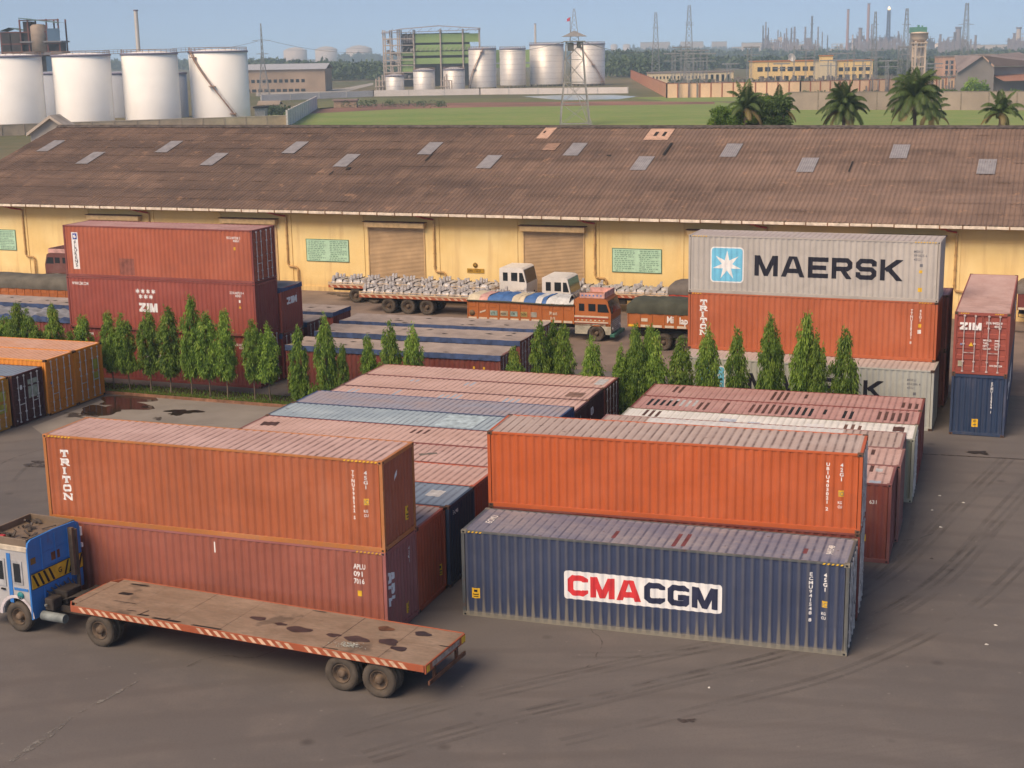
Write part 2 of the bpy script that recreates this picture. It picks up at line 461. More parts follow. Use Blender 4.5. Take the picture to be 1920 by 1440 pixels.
def door_end(t, L, h, m, side, z=0, extra=None, barm=None):
    "two door leaves with horizontal swages, four locking bars, hinges and handles"
    X = L if side == 'right' else 0.0; sg = 1 if side == 'right' else -1
    barm = barm or STEEL
    for k in (0, 1):
        y0, y1 = (.115, CW / 2 - .006) if k == 0 else (CW / 2 + .006, CW - .115)
        mb = MB(); xo = X - sg * .045
        rows = []; zz = .20; top = h - .16; n = 5; stp = (top - zz) / n
        for i in range(n):
            a = zz + i * stp
            rows += [(a, 0), (a + stp * .36, 0), (a + stp * .42, -.032), (a + stp * .92, -.032)]
        rows.append((top, 0))
        for (a, da), (b, db) in zip(rows[:-1], rows[1:]):
            mb.face([(xo + sg * da, y0 + .05, a), (xo + sg * da, y1 - .05, a), (xo + sg * db, y1 - .05, b), (xo + sg * db, y0 + .05, b)])
        for a, b in ((y0, y0 + .05), (y1 - .05, y1)): mb.box(xo - sg * .06, xo + sg * .008, a, b, .17, h - .13)
        mb.box(xo - sg * .06, xo + sg * .006, y0 + .05, y1 - .05, .17, .2); mb.box(xo - sg * .06, xo + sg * .006, y0 + .05, y1 - .05, top, h - .13)
        d = mb.build('door', m, t, recalc=False)
        for f in (.30, .74):
            yb = y0 + (y1 - y0) * (f if k == 0 else 1 - f)
            b = MB(); b.tube([(X + sg * .005, yb, .13), (X + sg * .005, yb, h - .09)], .022, 6)
            for zc in (.16, .62, h * .5, h - .7, h - .15): b.box(X - sg * .03, X + sg * .03, yb - .05, yb + .05, zc - .03, zc + .03)
            b.build('locking_bar', barm, d, recalc=False)
            hd = MB(); hd.box(X + sg * .02, X + sg * .04, yb - .02, yb + (.42 if k == 0 else -.42) * (1 if f < .5 else -1) * .75, 1.02, 1.06)
            hd.build('handle', barm, d, recalc=False)
        hg = MB()
        for zc in (.35, .95, 1.5, h - .75, h - .25):
            yy = .10 if k == 0 else CW - .10
            hg.box(X - sg * .04, X - sg * .005, yy - .035, yy + .045, zc - .05, zc + .05)
        hg.build('hinge', m, d, recalc=False)
_cc = {}
def container(label, x, y, yaw, z=0.0, h=HC, L=CL, side=None, roof=None, frame=None, right='panel', left='panel', top='steel', group=None,
              open_top=None, deco=None, fork=True, name='shipping_container', barm=None, end=None):
    t = thing(name, label, 'shipping container', (x, y, z), yaw, group)
    frame = frame or side
    f = MB(); b = .006
    for px in (0, L - .11):
        for py in (0, CW - .11): f.box(px, px + .11, py, py + .11, .1, h - .1, b)
    for py in (0.004, CW - .064):
        f.box(.11, L - .11, py, py + .06, .0, .15, b)                     # bottom rails
        f.box(.11, L - .11, py, py + .06, h - .075, h - .004, b)           # top rails
    for px in (0.006, L - .106):
        f.box(px, px + .10, .11, CW - .11, 0.02, .16, b); f.box(px, px + .10, .11, CW - .11, h - .13, h - .006, b)
    f.box(.1, L - .1, .06, CW - .06, .12, .16)
    f.build('frame', frame, t, recalc=False)
    cm = CAST if frame is side else frame
    for ix, px in enumerate((-.003, L - .175)):
        for iy, py in enumerate((-.003, CW - .159)):
            if (ix, iy, cm.name) not in _cc:
                c = MB(); c.box(0, .178, 0, .162, 0, .118, .01); c.cur = 1
                fy = .1635 if iy else -.0015; c.box(.055, .125, fy - .001, fy + .001, .03, .088)
                fx = .1795 if ix else -.0015; c.box(fx - .001, fx + .001, .05, .11, .03, .088)
                o = c.build('corner_casting', [cm, BLK], recalc=False); _cc[(ix, iy, cm.name)] = o.data; bpy.data.objects.remove(o)
            for pz in (0, h - .118 + .003):
                o = bpy.data.objects.new('corner_casting', _cc[(ix, iy, cm.name)]); COL.objects.link(o); o.parent = t; o.location = (px, py, pz)
    S = {k: Surf(k, L, h) for k in ('front', 'back', 'right', 'left', 'roof')}
    t_front = sheet(S['front'], .14, h - .07).build('side_wall', side, t, recalc=False)
    sheet(S['back'], .14, h - .07).build('side_wall', side, t, recalc=False)
    if top == 'steel':
        sheet(S['roof'], .05, CW - .05).build('roof', roof or side, t, recalc=False)
        for x_ in (.1, L - .185):
            g = MB(); g.box(x_, x_ + .085, .05, CW - .05, h - .03, h - .008); g.build('roof_header', roof or side, t, recalc=False)
    for s_, kind in (('right', right), ('left', left)):
        if kind == 'door': door_end(t, L, h, side, s_, barm=barm)
        else: sheet(S[s_], .14, h - .10).build('end_wall', end or frame, t, recalc=False)
    if deco: deco(t, S, h, L)
    return t
def mark(t, sf, polys, m, name='marking', off=.004):
    if name in ('roof_patch', 'warning_sticker', 'emblem_star_') and len(polys) > 1:
        for p in polys: mb = MB(); sf.put(mb, [p], off); mb.build(name, m, t, recalc=False)
        return
    mb = MB(); sf.put(mb, polys, off); return mb.build(name, m, t, recalc=False)
def hazard(t, sf, u0, u1, v, m1=None):
    y = []; k = u0
    while k < u1: y.append(([(k, v), (k + .06, v), (k + .10, v + .05), (k + .04, v + .05)], 0)); k += .13
    mb = MB()
    for p, l in y: mb.face([(a, -.002, b) for a, b in p])
    mb.build('hazard_stripe', YEL, t, recalc=False)
def codes(t, S, L, h, num='', typ='', m=None, right_off=1.15, vert=True, tall=.15):
    m = m or WHITE; sf = S['front']
    if vert:
        mark(t, sf, small_text(num, L - right_off, h - .46, tall * .72, True, bold=.03, gap=.26, sx=1.15), m)
        mark(t, sf, small_text(typ, L - right_off + .42, h - .46, tall * .80, True, bold=.03, gap=.26, sx=1.1), m)
        mark(t, sf, rect(L - right_off + .34, L - right_off + .50, h - 1.42, h - 1.22), YEL, 'warning_sticker')
        mark(t, sf, small_text('IO', L - right_off + .355, h - 1.40, .15, bold=0, sx=.8), GREYT, off=.008)
        mark(t, sf, small_text('KG', L - right_off + .33, h - 1.66, .09, sx=.8) + small_text('CU', L - right_off + .33, h - 1.80, .09, sx=.8), m)
def yellow_plate(t, sf, u, v, wd=.28, hh=.30):
    mark(t, sf, rect(u, u + wd, v, v + hh), YEL, 'warning_sticker')
    mark(t, sf, rect(u + wd * .3, u + wd * .7, v + hh * .62, v + hh * .86) + rect(u + wd * .15, u + wd * .85, v + hh * .34, v + hh * .44) + rect(u + wd * .2, u + wd * .8, v + hh * .14, v + hh * .22), BLK, 'sticker_print', off=.007)
def patches(t, sf, lst, m, name='roof_patch', off=.003):
    "repair strips lying in the roof troughs; (index of trough, count, v0, v1)"
    ps = []
    for k, n, v0, v1 in lst:
        for j in range(n):
            random.seed(k * 31 + j); u = sf.u0 + (k + j) * sf.p
            a = v0 + random.uniform(-.08, .12); b = v1 - random.uniform(-.08, .15)
            ps.append(([(u + sf.p * .40, a), (u + sf.p * .86, a), (u + sf.p * .86, b), (u + sf.p * .40, b)], 0))
    return mark(t, sf, ps, m, name, off)
# ---------------------------------------------------------------- paints of the yard
P = paint; R = roofpaint
TRI = P('triton_orange', (.385, .105, .040), rust=.14, streak=.3, dust=.1)
TRI_F = P('triton_frame', (.44, .16, .04), rust=.55, streak=.5)
TRI_E = P('triton_end', (.38, .10, .045), rust=.25, streak=.5, dust=.1)
APL = P('faded_oxide', (.31, .095, .062), rust=.08, streak=.35, dust=.2, dustcol=(.32, .17, .13))
APL_E = P('oxide_end', (.32, .11, .10), rust=.25, streak=.5, dust=.2)
ORG = P('bright_orange', (.485, .098, .024), rust=.05, streak=.22, dust=.06)
REDO = P('orange_red', (.42, .08, .03), rust=.25, streak=.5)
NVY = P('navy', (.034, .048, .098), rust=.12, streak=.3, dust=.2, dustcol=(.08, .08, .10), mud=.8, mudcol=(.20, .18, .145))
NVY2 = P('deep_blue', (.035, .055, .095), rust=.15, streak=.4, dust=.2, dustcol=(.08, .09, .10))
GRYE = P('grey_green_end', (.20, .22, .17), rust=.25, streak=.4)
MAR = P('maroon', (.19, .045, .038), rust=.2, streak=.4, dust=.2, dustcol=(.2, .08, .07))
ZIMR = P('zim_red', (.31, .070, .048), rust=.10, streak=.25, dust=.2, dustcol=(.3, .12, .09))
FLOR = P('florens_red', (.40, .105, .052), rust=.12, streak=.25, dust=.25, dustcol=(.34, .15, .1))
MAEG = P('maersk_grey', (.46, .42, .37), rust=.12, streak=.25, dust=.15, dustcol=(.4, .33, .27))
MAEG2 = P('pale_grey', (.40, .41, .37), rust=.2, streak=.3, dust=.1)
MTRI = P('mid_orange', (.45, .115, .045), rust=.18, streak=.3, dust=.2, dustcol=(.36, .17, .11))
BLUE2 = P('royal_blue', (.03, .06, .16), rust=.1, streak=.25, dust=.15, dustcol=(.08, .09, .13), mud=.2)
YORG = P('yellow_orange', (.74, .26, .030), rust=.4, streak=.45, dust=.12)
YORG2 = P('amber', (.62, .28, .03), rust=.6, streak=.4)
PLUM = P('dark_plum', (.075, .02, .025), rust=.2, streak=.4, dust=.1)
FENDR = P('dusty_red_end', (.27, .05, .035), rust=.1, streak=.3, dust=.2)
R_PINK = R('pink', (.60, .41, .37), (.49, .32, .285), gs=.75)
R_PINK2 = R('pink_warm', (.62, .42, .37), (.52, .34, .29), gs=.55)
R_MAUVE = R('mauve', (.58, .40, .36), (.50, .32, .28))
R_GREY = R('dusty_brown', (.50, .40, .36), (.44, .33, .29), gs=.8)
R_LBLUE = R('light_blue', (.42, .50, .54), (.30, .37, .42), groove=(.12, .14, .18), gs=.8)
R_LAV = R('lavender_blue', (.30, .31, .38), (.36, .30, .31), groove=(.10, .10, .13), gs=.8)
R_BLUE = R('faded_blue', (.22, .29, .38), (.19, .23, .30), groove=(.08, .09, .12))
R_NAVY = R('navy_dusty', (.30, .28, .30), (.17, .18, .25), groove=(.07, .08, .13), gs=.9)
R_WHITE = R('white_patched', (.82, .79, .75), (.66, .64, .60), groove=(.35, .33, .30))
R_CREAM = R('cream', (.62, .56, .46), (.55, .46, .38), groove=(.25, .20, .16))
R_ORG = R('orange_dusty', (.66, .42, .33), (.62, .34, .22), groove=(.2, .09, .05))
R_MAE = R('maersk_dusty', (.50, .44, .41), (.43, .37, .35), groove=(.2, .17, .15))
R_RED = R('red_dusty', (.52, .31, .28), (.44, .24, .22))
R_MR = R('maroon_dusty', (.40, .22, .21), (.31, .16, .16), groove=(.12, .07, .06))
DPATCH = simple('dark_rust_patch', (.10, .045, .035), .8, 0, .3)
LPATCH = simple('pale_patch', (.50, .50, .50), .7, 0, .15)
BPATCH = simple('blue_patch', (.38, .43, .50), .7, 0, .12)

def back(x, y, yaw, s, u=0.0):
    c, q = cos(radians(yaw)), sin(radians(yaw)); return x + u * c - s * q, y + u * q + s * c
AX, AY, AYAW = -15.45, 46.62, -19.5
# --- nearest left stack
def d_apl(t, S, h, L):
    mark(t, S['front'], rect(6.18, 6.24, h - .58, h - .22), WHITE)
    mark(t, S['front'], small_text('APLU', L - 1.12, h - .62, .17, sx=.75) + small_text('091', L - 1.12, h - .86, .17, sx=1.0) + small_text('7016', L - 1.12, h - 1.10, .17, sx=.78), WHITE)
    mark(t, S['front'], rect(L - 1.0, L - .86, h - 1.5, h - 1.32), YEL, 'warning_sticker')
    hazard(t, S['front'], L - 1.0, L - .2, h - .07)
    mark(t, S['right'], rot_polys(word('APL', .15, 1.75, .42, [.38, .34, .28], .06, .11), .4, 1.9, -90), WHITE, 'lettering')
    mark(t, S['right'], small_text('45G1', 1.85, h - .5, .12, True), WHITE)
    yellow_plate(t, S['right'], 1.55, .35, .22, .34)
container('faded brick red container at the bottom of the near left stack, behind the flatbed trailer', AX, AY, AYAW, 0, HC, side=APL, roof=R_PINK, frame=APL_E, deco=d_apl)
def d_tri(t, S, h, L):
    mark(t, S['front'], word('TRITON', .62, h - .72, .24, [.33, .33, .24, .33, .33, .35], .055, .075, True, True), WHITE, 'lettering')
    codes(t, S, L, h, 'TTNU998542 5', '45G1', right_off=1.0)
    hazard(t, S['front'], .2, 1.0, h - .07); hazard(t, S['front'], L - 1.3, L - .2, h - .07)
    yellow_plate(t, S['right'], 1.75, .5, .24, .46)
    mark(t, S['right'], [([(.98, 2.0), (1.02, 2.0), (1.12, 2.22), (1.14, 2.36), (1.08, 2.30)], 0)], WHITE)
container('orange brown container with white TRITON lettering, on top of the near left stack', AX, AY, AYAW, HC, HC, side=TRI, roof=R_PINK, frame=TRI_F, end=TRI_E, deco=d_tri)
rowsA = [
    ('orange red container directly behind the near left stack, its ribbed end facing the gap', REDO, R_GREY, REDO, HC, 0),
    ('dark blue container with a faded blue roof, second behind the near left stack', NVY2, R_BLUE, NVY2, HC, 0),
    ('maroon container with a mauve roof next to the dark blue one in the ground row', MAR, R_MAUVE, REDO, HC, 0),
    ('container with a dusty pink roof and a dark smear, fourth behind the near left stack', MAR, R_PINK, MAR, HC, 0),
    ('container with a salmon pink roof bordering the pale blue roof in the middle', MAR, R_PINK2, MAR, HC, 0),
    ('container with a patchy pale blue roof in the middle of the row of roofs', NVY2, R_LBLUE, NVY2, HC, 0),
    ('container with a lavender blue ribbed roof and a royal blue end', BLUE2, R_LAV, BLUE2, HC, 0),
    ('maroon container with a pink roof patched in grey, behind the lavender blue roof', PLUM, R_PINK2, PLUM, ST, 0),
    ('maroon container with a pink roof, second from the trees, JO lettering on its end', PLUM, R_PINK2, PLUM, ST, 0),
    ('maroon container with a pink roof and white locking bars, nearest the hedge trees', MAR, R_PINK2, MAR, ST, 1)]
rng = random.Random(3)
for i, (lab, sd, rf, fr, hh, dr) in enumerate(rowsA):
    s = 2.465 * (i + 1); jx = (.0, .12, .1, .12, .05, .0, .05, .0, -.05, .0)[i]
    x, y = back(AX, AY, AYAW, s, jx)
    def dd(t, S, h, L, i=i):
        if i == 0: yellow_plate(t, S['right'], 1.9, .6, .2, .4)
        if i == 1:
            mark(t, S['roof'], rect(L - 1.3, L - .75, 1.0, 1.7), LPATCH, 'roof_patch')
            mark(t, S['right'], small_text('ECMU', .5, h - .45, .14), WHITE)
        if i == 3: mark(t, S['roof'], rot_polys(rect(8.6, 9.3, 1.0, 1.25), 9, 1.1, 35), simple('oily_smear', (.14, .12, .10), .8), 'roof_patch')
        if i == 4:
            mark(t, S['roof'], rot_polys(rect(.5, 1.2, .9, 1.5), .8, 1.2, 10), DPATCH, 'roof_patch')
            patches(t, S['roof'], [(24, 3, 1.4, 2.0)], DPATCH)
        if i == 5: mark(t, S['roof'], rect(7.6, 9.3, .3, 2.2), simple('pale_blue_sheet', (.46, .56, .60), .7), 'roof_patch')
        if i == 7:
            patches(t, S['roof'], [(2, 2, .6, 1.9), (10, 1, .5, 2.2), (18, 4, .8, 2.0), (29, 3, .8, 1.9)], BPATCH)
            mark(t, S['right'], rect(1.1, 1.16, .6, 2.2), WHITE)
        if i == 8:
            mark(t, S['right'], small_text('JO', .35, h - .85, .42, bold=.04, sx=.8), WHITE, 'lettering')
            mark(t, S['roof'], rect(L - 1.3, L - .5, .5, 1.4), simple('brown_sheet', (.22, .13, .10), .8), 'roof_patch')
            patches(t, S['roof'], [(9, 2, 1.6, 2.1), (19, 2, 1.5, 2.1)], BPATCH)
        if i == 9: mark(t, S['roof'], rect(L - .75, L - .3, .7, 1.9), LPATCH, 'roof_patch')
    container(lab, x, y, AYAW + rng.uniform(-.15, .15), 0, hh, side=sd, roof=rf, frame=fr, right='door' if dr else 'panel', deco=dd)

# --- nearest right group: blue container in front, orange on red behind it
def d_cma(t, S, h, L):
    sf = S['front']
    mark(t, sf, rrect(3.42, 8.42, .93, 1.86, .10), WHITE, 'sign_panel', .004)
    mark(t, sf, word('CMA', 3.54, 1.05, .68, [.66, .78, .76], .075, .185), REDP, 'lettering', .009)
    mark(t, sf, word('CGM', 6.00, 1.05, .68, [.66, .68, .80], .075, .185), NAVY, 'lettering', .009)
    yellow_plate(t, sf, .32, .62, .27, .34)
    codes(t, S, L, h, 'ECMU941548 8', '45G1', right_off=1.12)
    hazard(t, sf, .22, .62, h - .07); hazard(t, sf, L - .8, L - .25, h - .07)
    rf = S['roof']
    patches(t, rf, [(16, 1, .5, 1.3), (23, 2, .3, 1.5), (37, 1, .6, 1.2)], simple('maroon_touchup', (.16, .05, .06), .7))
    mark(t, rf, rot_polys(small_text('ECMU', .45, 1.2, .22), .7, 1.2, 90), WHITE)
    mark(t, rf, rot_polys(small_text('941548', L - 1.0, 1.2, .20), L - .6, 1.2, 90), WHITE)
container('navy blue container with the white CMA CGM panel, alone at the front', -1.72, 44.68, -18.53, 0, HC, side=NVY, roof=R_NAVY, frame=P('navy_grimy', (.075, .085, .09), rust=.5, streak=.4, dust=.5, dustcol=(.2, .19, .16), mud=.5), deco=d_cma, left='panel', right='door')
OX, OY, OYAW = -.86, 47.16, -17.2
container('dark red container under the bright orange one, mostly hidden by the navy container', OX, OY, OYAW, 0, HC, side=P('wine_red', (.20, .045, .035), rust=.2), roof=R_RED, right='door')
def d_org(t, S, h, L):
    codes(t, S, L, h, 'UBIU403021 2', '42G1', right_off=1.05)
container('bright orange container without a name, stacked behind the navy container', OX, OY, OYAW, HC, ST, side=ORG, roof=R_GREY, right='door', deco=d_org)
BX, BY, BYAW = -1.72, 44.68, -18.53
def rowB(s, u, lab, sd, rf, fr, hh, dr, deco=None, L=CL):
    x, y = back(BX, BY, BYAW, s, u)
    container(lab, x, y, BYAW, 0, hh, L=L, side=sd, roof=rf, frame=fr, right=dr, deco=deco)
def d_b2(t, S, h, L):
    mark(t, S['front'], small_text('UBI', L - 1.05, h - .55, .13, True) + small_text('631', L - .75, h - .75, .14), WHITE)
    mark(t, S['front'], rect(L - 1.12, L - .94, h - 1.28, h - 1.1), GREYT)
    mark(t, S['front'], rect(L - 1.12, L - .94, h - 1.62, h - 1.45), YEL, 'warning_sticker')
    yellow_plate(t, S['front'], L - 1.15, .75, .32, .26)
    patches(t, S['roof'], [(38, 2, 1.5, 2.3)], DPATCH)
    mark(t, S['roof'], rect(L - 1.5, L - 1.1, .15, .5) + rect(L - .8, L - .4, .1, .4), BPATCH, 'roof_patch')
    mark(t, S['roof'], rect(L - .7, L - .45, 1.6, 2.0), LPATCH, 'roof_patch')
rowB(8.60, .58, 'brick red container whose corner shows just right of the bright orange one', P('brick_red', (.23, .055, .04), rust=.35, streak=.5), R_MAUVE, P('brick_end', (.20, .06, .055), rust=.2), HC, 'panel', d_b2)
def d_b3(t, S, h, L): patches(t, S['roof'], [(36, 3, 1.4, 2.2)], DPATCH)
rowB(11.08, .72, 'container with a mauve roof holding two dark strips, behind the brick red one', MAR, R_MAUVE, P('mauve_end', (.22, .10, .09), rust=.1), HC, 'panel', d_b3)
def d_b4(t, S, h, L):
    mark(t, S['roof'], rect(1.9, L - 2.4, 1.5, 2.36), simple('white_sheet', (.66, .64, .62), .6, 0, .1), 'roof_patch')
    mark(t, S['right'], small_text('K', .6, h - .8, .3), WHITE)
rowB(13.56, .60, 'container with a dusty beige roof partly covered by a white sheet', P('rose_brown', (.26, .13, .12), rust=.1), R_GREY, P('rose_brown_end', (.26, .13, .12), rust=.1), HC, 'panel', d_b4)
def d_b5(t, S, h, L):
    patches(t, S['roof'], [(32, 3, .5, 1.9)], simple('brown_strip', (.16, .08, .06), .8))
    patches(t, S['roof'], [(2, 3, 1.2, 2.3)], DPATCH)
    mark(t, S['roof'], rect(7.7, 8.5, .4, 1.6), simple('glossy_white_sheet', (.78, .76, .75), .4, 0, .04), 'roof_patch')
    mark(t, S['roof'], rect(4.2, 4.9, .5, 1.6) + rect(5.4, 5.9, .4, 1.3), simple('bluish_sheet', (.50, .54, .62), .6), 'roof_patch')
    mark(t, S['roof'], rect(L - .95, L - .5, 1.2, 2.0), DPATCH, 'roof_patch')
rowB(16.10, .92, 'container with a white ribbed roof and three brown strips', GRYE, R_WHITE, P('grey_green', (.30, .31, .25), rust=.3), ST, 'door', d_b5)
def d_b6(t, S, h, L):
    patches(t, S['roof'], [(1, 5, .8, 1.9)], BLK); patches(t, S['roof'], [(4, 5, .9, 2.1)], LPATCH)
    patches(t, S['roof'], [(9, 2, .5, 1.9), (13, 1, .2, 2.0), (17, 6, .4, 2.1), (36, 5, .5, 2.0)], DPATCH)
    patches(t, S['roof'], [(23, 4, .5, 1.9), (31, 2, .4, 1.8), (28, 1, .9, 1.8)], BLK)
rowB(18.56, .95, 'container with a rose roof crossed by many dark strips, next to the white roof', MAR, R_RED, MAR, ST, 'panel', d_b6)
def d_b7(t, S, h, L):
    patches(t, S['roof'], [(3, 2, .9, 2.2), (19, 3, .6, 2.2), (24, 1, 1.2, 2.0), (39, 3, .4, 1.4)], DPATCH)
rowB(21.02, .95, 'container with a rose roof and few dark strips, nearest the grey container', MAR, R_RED, MAR, ST, 'panel', d_b7)

# --- Maersk stack and what stands behind it
MX, MY, MYAW = 8.98, 73.20, -21.4
def star7(cx, cz, r):
    out = []
    for k in range(7):
        a = radians(90 + k * 360 / 7); b0 = radians(90 + (k - .5) * 360 / 7); b1 = radians(90 + (k + .5) * 360 / 7)
        out.append(([(cx, cz), (cx + r * .36 * cos(b0), cz + r * .36 * sin(b0)), (cx + r * cos(a), cz + r * sin(a)), (cx + r * .36 * cos(b1), cz + r * .36 * sin(b1))], 0))
    return out
def maersk(t, S, h, L, x0=1.12, small=False):
    sf = S['front']
    mark(t, sf, rrect(x0, x0 + 1.68, .56, 2.34, .18), WHITE, 'emblem_border', .004)
    mark(t, sf, rrect(x0 + .06, x0 + 1.62, .62, 2.28, .14), SKYB, 'emblem_panel', .008)
    mark(t, sf, star7(x0 + .84, 1.43, .74), WHITE, 'emblem_star', .012)
    mark(t, sf, word('MAERSK', x0 + 2.22, .96, 1.02, [1.16, 1.14, .98, .98, .98, 1.06], .17, .225), simple('midnight_lettering', (.010, .009, .018), .6, 0, .1), 'lettering', .006)
    mark(t, sf, small_text('MSKU', L - 1.22, h - .55, .12) + small_text('991825 6', L - 1.22, h - .74, .12) + small_text('45G1', L - 1.22, h - .93, .12), GREYT)
    mark(t, sf, rect(L - .93, L - .79, h - 1.22, h - 1.08), GREYT)
    mark(t, sf, rect(L - .95, L - .80, h - 1.52, h - 1.38) + rect(L - .97, L - .78, h - 2.42, h - 2.22), YEL, 'warning_sticker')
    hazard(t, sf, .2, .9, h - .07); hazard(t, sf, L - 1.2, L - .25, h - .07)
gx, gy = back(MX, MY, MYAW, -2.05, .15)
def d_mgr(t, S, h, L):
    sf = S['front']; x0 = .85
    mark(t, sf, rrect(x0, x0 + 1.42, 1.02, 2.52, .15), WHITE, 'emblem_border', .004)
    mark(t, sf, rrect(x0 + .05, x0 + 1.37, 1.07, 2.47, .12), SKYB, 'emblem_panel', .008)
    mark(t, sf, star7(x0 + .71, 1.76, .62), WHITE, 'emblem_star', .012)
    mark(t, sf, word('MAERSK', 3.40, 1.36, .90, [.98, .96, .84, .84, .84, .94], .22, .19), simple('midnight_lettering', (.010, .009, .018), .6, 0, .1), 'lettering', .006)
    mark(t, sf, small_text('MSKU', L - 1.22, h - .55, .12) + small_text('856286 4', L - 1.22, h - .74, .12) + small_text('45G1', L - 1.22, h - .93, .12), GREYT)
    mark(t, sf, rect(L - .93, L - .79, h - 1.22, h - 1.08), GREYT)
container('pale grey container with MAERSK lettering at the bottom, half hidden by hedge trees', gx, gy, MYAW, 0, HC, side=MAEG2, roof=R_MAE, deco=d_mgr)
def d_mtri(t, S, h, L):
    mark(t, S['front'], word('TRITON', .62, h - .62, .27, [.36, .36, .27, .36, .36, .38], .04, .085, True, True), WHITE, 'lettering')
    mark(t, S['front'], small_text('TTNU558201 8', L - 1.2, h - .5, .13, True, gap=.12), WHITE)
    mark(t, S['front'], small_text('45G1', L - .8, h - .5, .13, True), WHITE)
    mark(t, S['front'], rect(L - .88, L - .74, h - 1.25, h - 1.08), YEL, 'warning_sticker'); mark(t, S['front'], rect(L - .9, L - .74, h - 1.55, h - 1.36), WHITE)
    hazard(t, S['front'], .2, .6, h - .07); hazard(t, S['front'], L - .9, L - .3, h - .07)
container('orange container with a white vertical name, under the light grey MAERSK one', MX, MY, MYAW, HC, HC, side=MTRI, roof=R_PINK, deco=d_mtri)
container('light grey container with a big MAERSK name and star, topmost of its stack', MX, MY, MYAW, HC * 2, HC, side=MAEG, roof=R_MAE, frame=P('maersk_frame', (.42, .38, .33), rust=.2), deco=maersk)
bx, by = back(MX, MY, MYAW, 0, 0)
container('brown container standing on the ground under the stack of orange and light grey ones', bx, by, MYAW, 0, HC - .004, side=MAR, roof=R_MR)
for z, lab in ((0, 'dark red container on the ground behind the light grey MAERSK stack'), (HC, 'dark red container one level up behind the light grey MAERSK stack, its roof edge showing')):
    x, y = back(MX, MY, MYAW, 2.9, .25); container(lab, x, y, MYAW, z, HC - .1 if z else HC, side=P('dark_oxide', (.17, .045, .035), rust=.2), roof=R_MR)

# --- far right stack seen from its door end: length runs away from the camera
RX, RY, RYAW = 20.40, 66.20, 69.7
def along_back(t, S, h, L): pass
# the near end (facing the camera) is the container's left end
def d_rz(t, S, h, L):
    sf = Surf('left', L, h, False)
    def mk(ps, m, nm='marking'):
        # the reader looks along +x: mirror u so that text reads correctly
        q = [([(CW - a, b) for a, b in p][::-1], l) for p, l in ps]
        mb = MB()
        for p, l in q: mb.face([(-.004 - .001 * l, a, b) for a, b in p])
        mb.build(nm, m, t, recalc=False)
    mk(word('ZIM', .25, h - .80, .34, [.34, .12, .40], .045, .105), WHITE, 'lettering')
    mk(small_text('ZCSU 840228 8', 1.38, h - .50, .11, sx=.72) + small_text('45G1', 1.75, h - .66, .11), WHITE)
    for k in range(4): mk(small_text(('MAX.GR.', 'TARE', 'NET', 'CU.CAP.')[k], 1.30, h - 1.30 - .13 * k, .09, sx=.8) + small_text(('30480', '3940', '26540', '76.2')[k], 1.80, h - 1.30 - .13 * k, .085, sx=.8), WHITE)
    mk([([(.68, 1.34), (.88, 1.34), (.78, 1.53)], 0)], YEL, 'warning_sticker')
    mk(rect(.24, .42, .38, .64), simple('data_plate', (.38, .34, .24), .5), 'data_plate')
    mk(small_text('WW.ZIM.COM', 1.62, .42, .09, sx=.7), WHITE)
    mk(rot_polys(rect(.3, .4, 1.38, 1.46), .35, 1.42, 0), simple('pale_blue_badge', (.2, .22, .36), .6), 'badge')
    hz = [([(k, h - .06), (k + .06, h - .06), (k + .1, h - .015), (k + .04, h - .015)], 0) for k in [.25 + .1 * i for i in range(4)] + [1.75 + .1 * i for i in range(4)]]
    mk(hz, YEL, 'hazard_stripe')
    mark(t, S['front'], small_text('ZIM', 9.3, 1.0, .9), WHITE, 'lettering')
    mark(t, S['front'], rect(1.4, 1.5, 1.3, 1.9), WHITE)
def d_rb(t, S, h, L):
    def mk(ps, m, nm='marking'):
        q = [([(CW - a, b) for a, b in p][::-1], l) for p, l in ps]
        mb = MB(); S['left'].put(mb, q, .004); mb.build(nm, m, t, recalc=False)
    mk(small_text('ECMU123954 1', 1.80, h - .42, .115, True, gap=.1), WHITE)
    mk(rect(.98, 1.26, .42, .80), YEL, 'warning_sticker'); mk(rect(1.05, 1.19, .66, .74) + rect(1.05, 1.19, .50, .55), GREYT, 'sticker_print')
    mark(t, S['front'], small_text('CMA CGM', 3.2, 1.0, .85), WHITE, 'lettering')
# make x run away from the camera: near end = left end; the front wall (y=0) then faces right
RXo, RYo = RX + CW * cos(radians(-20.3)) * .985, RY + CW * sin(radians(-20.3)) * .985
def container_r(label, z, h, side, roof, left, deco, frame=None):
    # local frame with x away from the camera and y to the left
    return container(label, RXo, RYo, RYAW, z, h, side=side, roof=roof, left=left, right='panel', deco=deco, frame=frame, barm=simple('pale_bar', (.55, .45, .42), .5))
container_r('deep blue container, end on, at the bottom of the rightmost stack', 0, HC, P('end_blue', (.022, .045, .10), rust=.1, streak=.3), R_BLUE, 'panel', d_rb)
container_r('red container with ZIM on its closed doors, on top of the rightmost stack', HC, HC, ZIMR, R_MAUVE, 'door', d_rz)

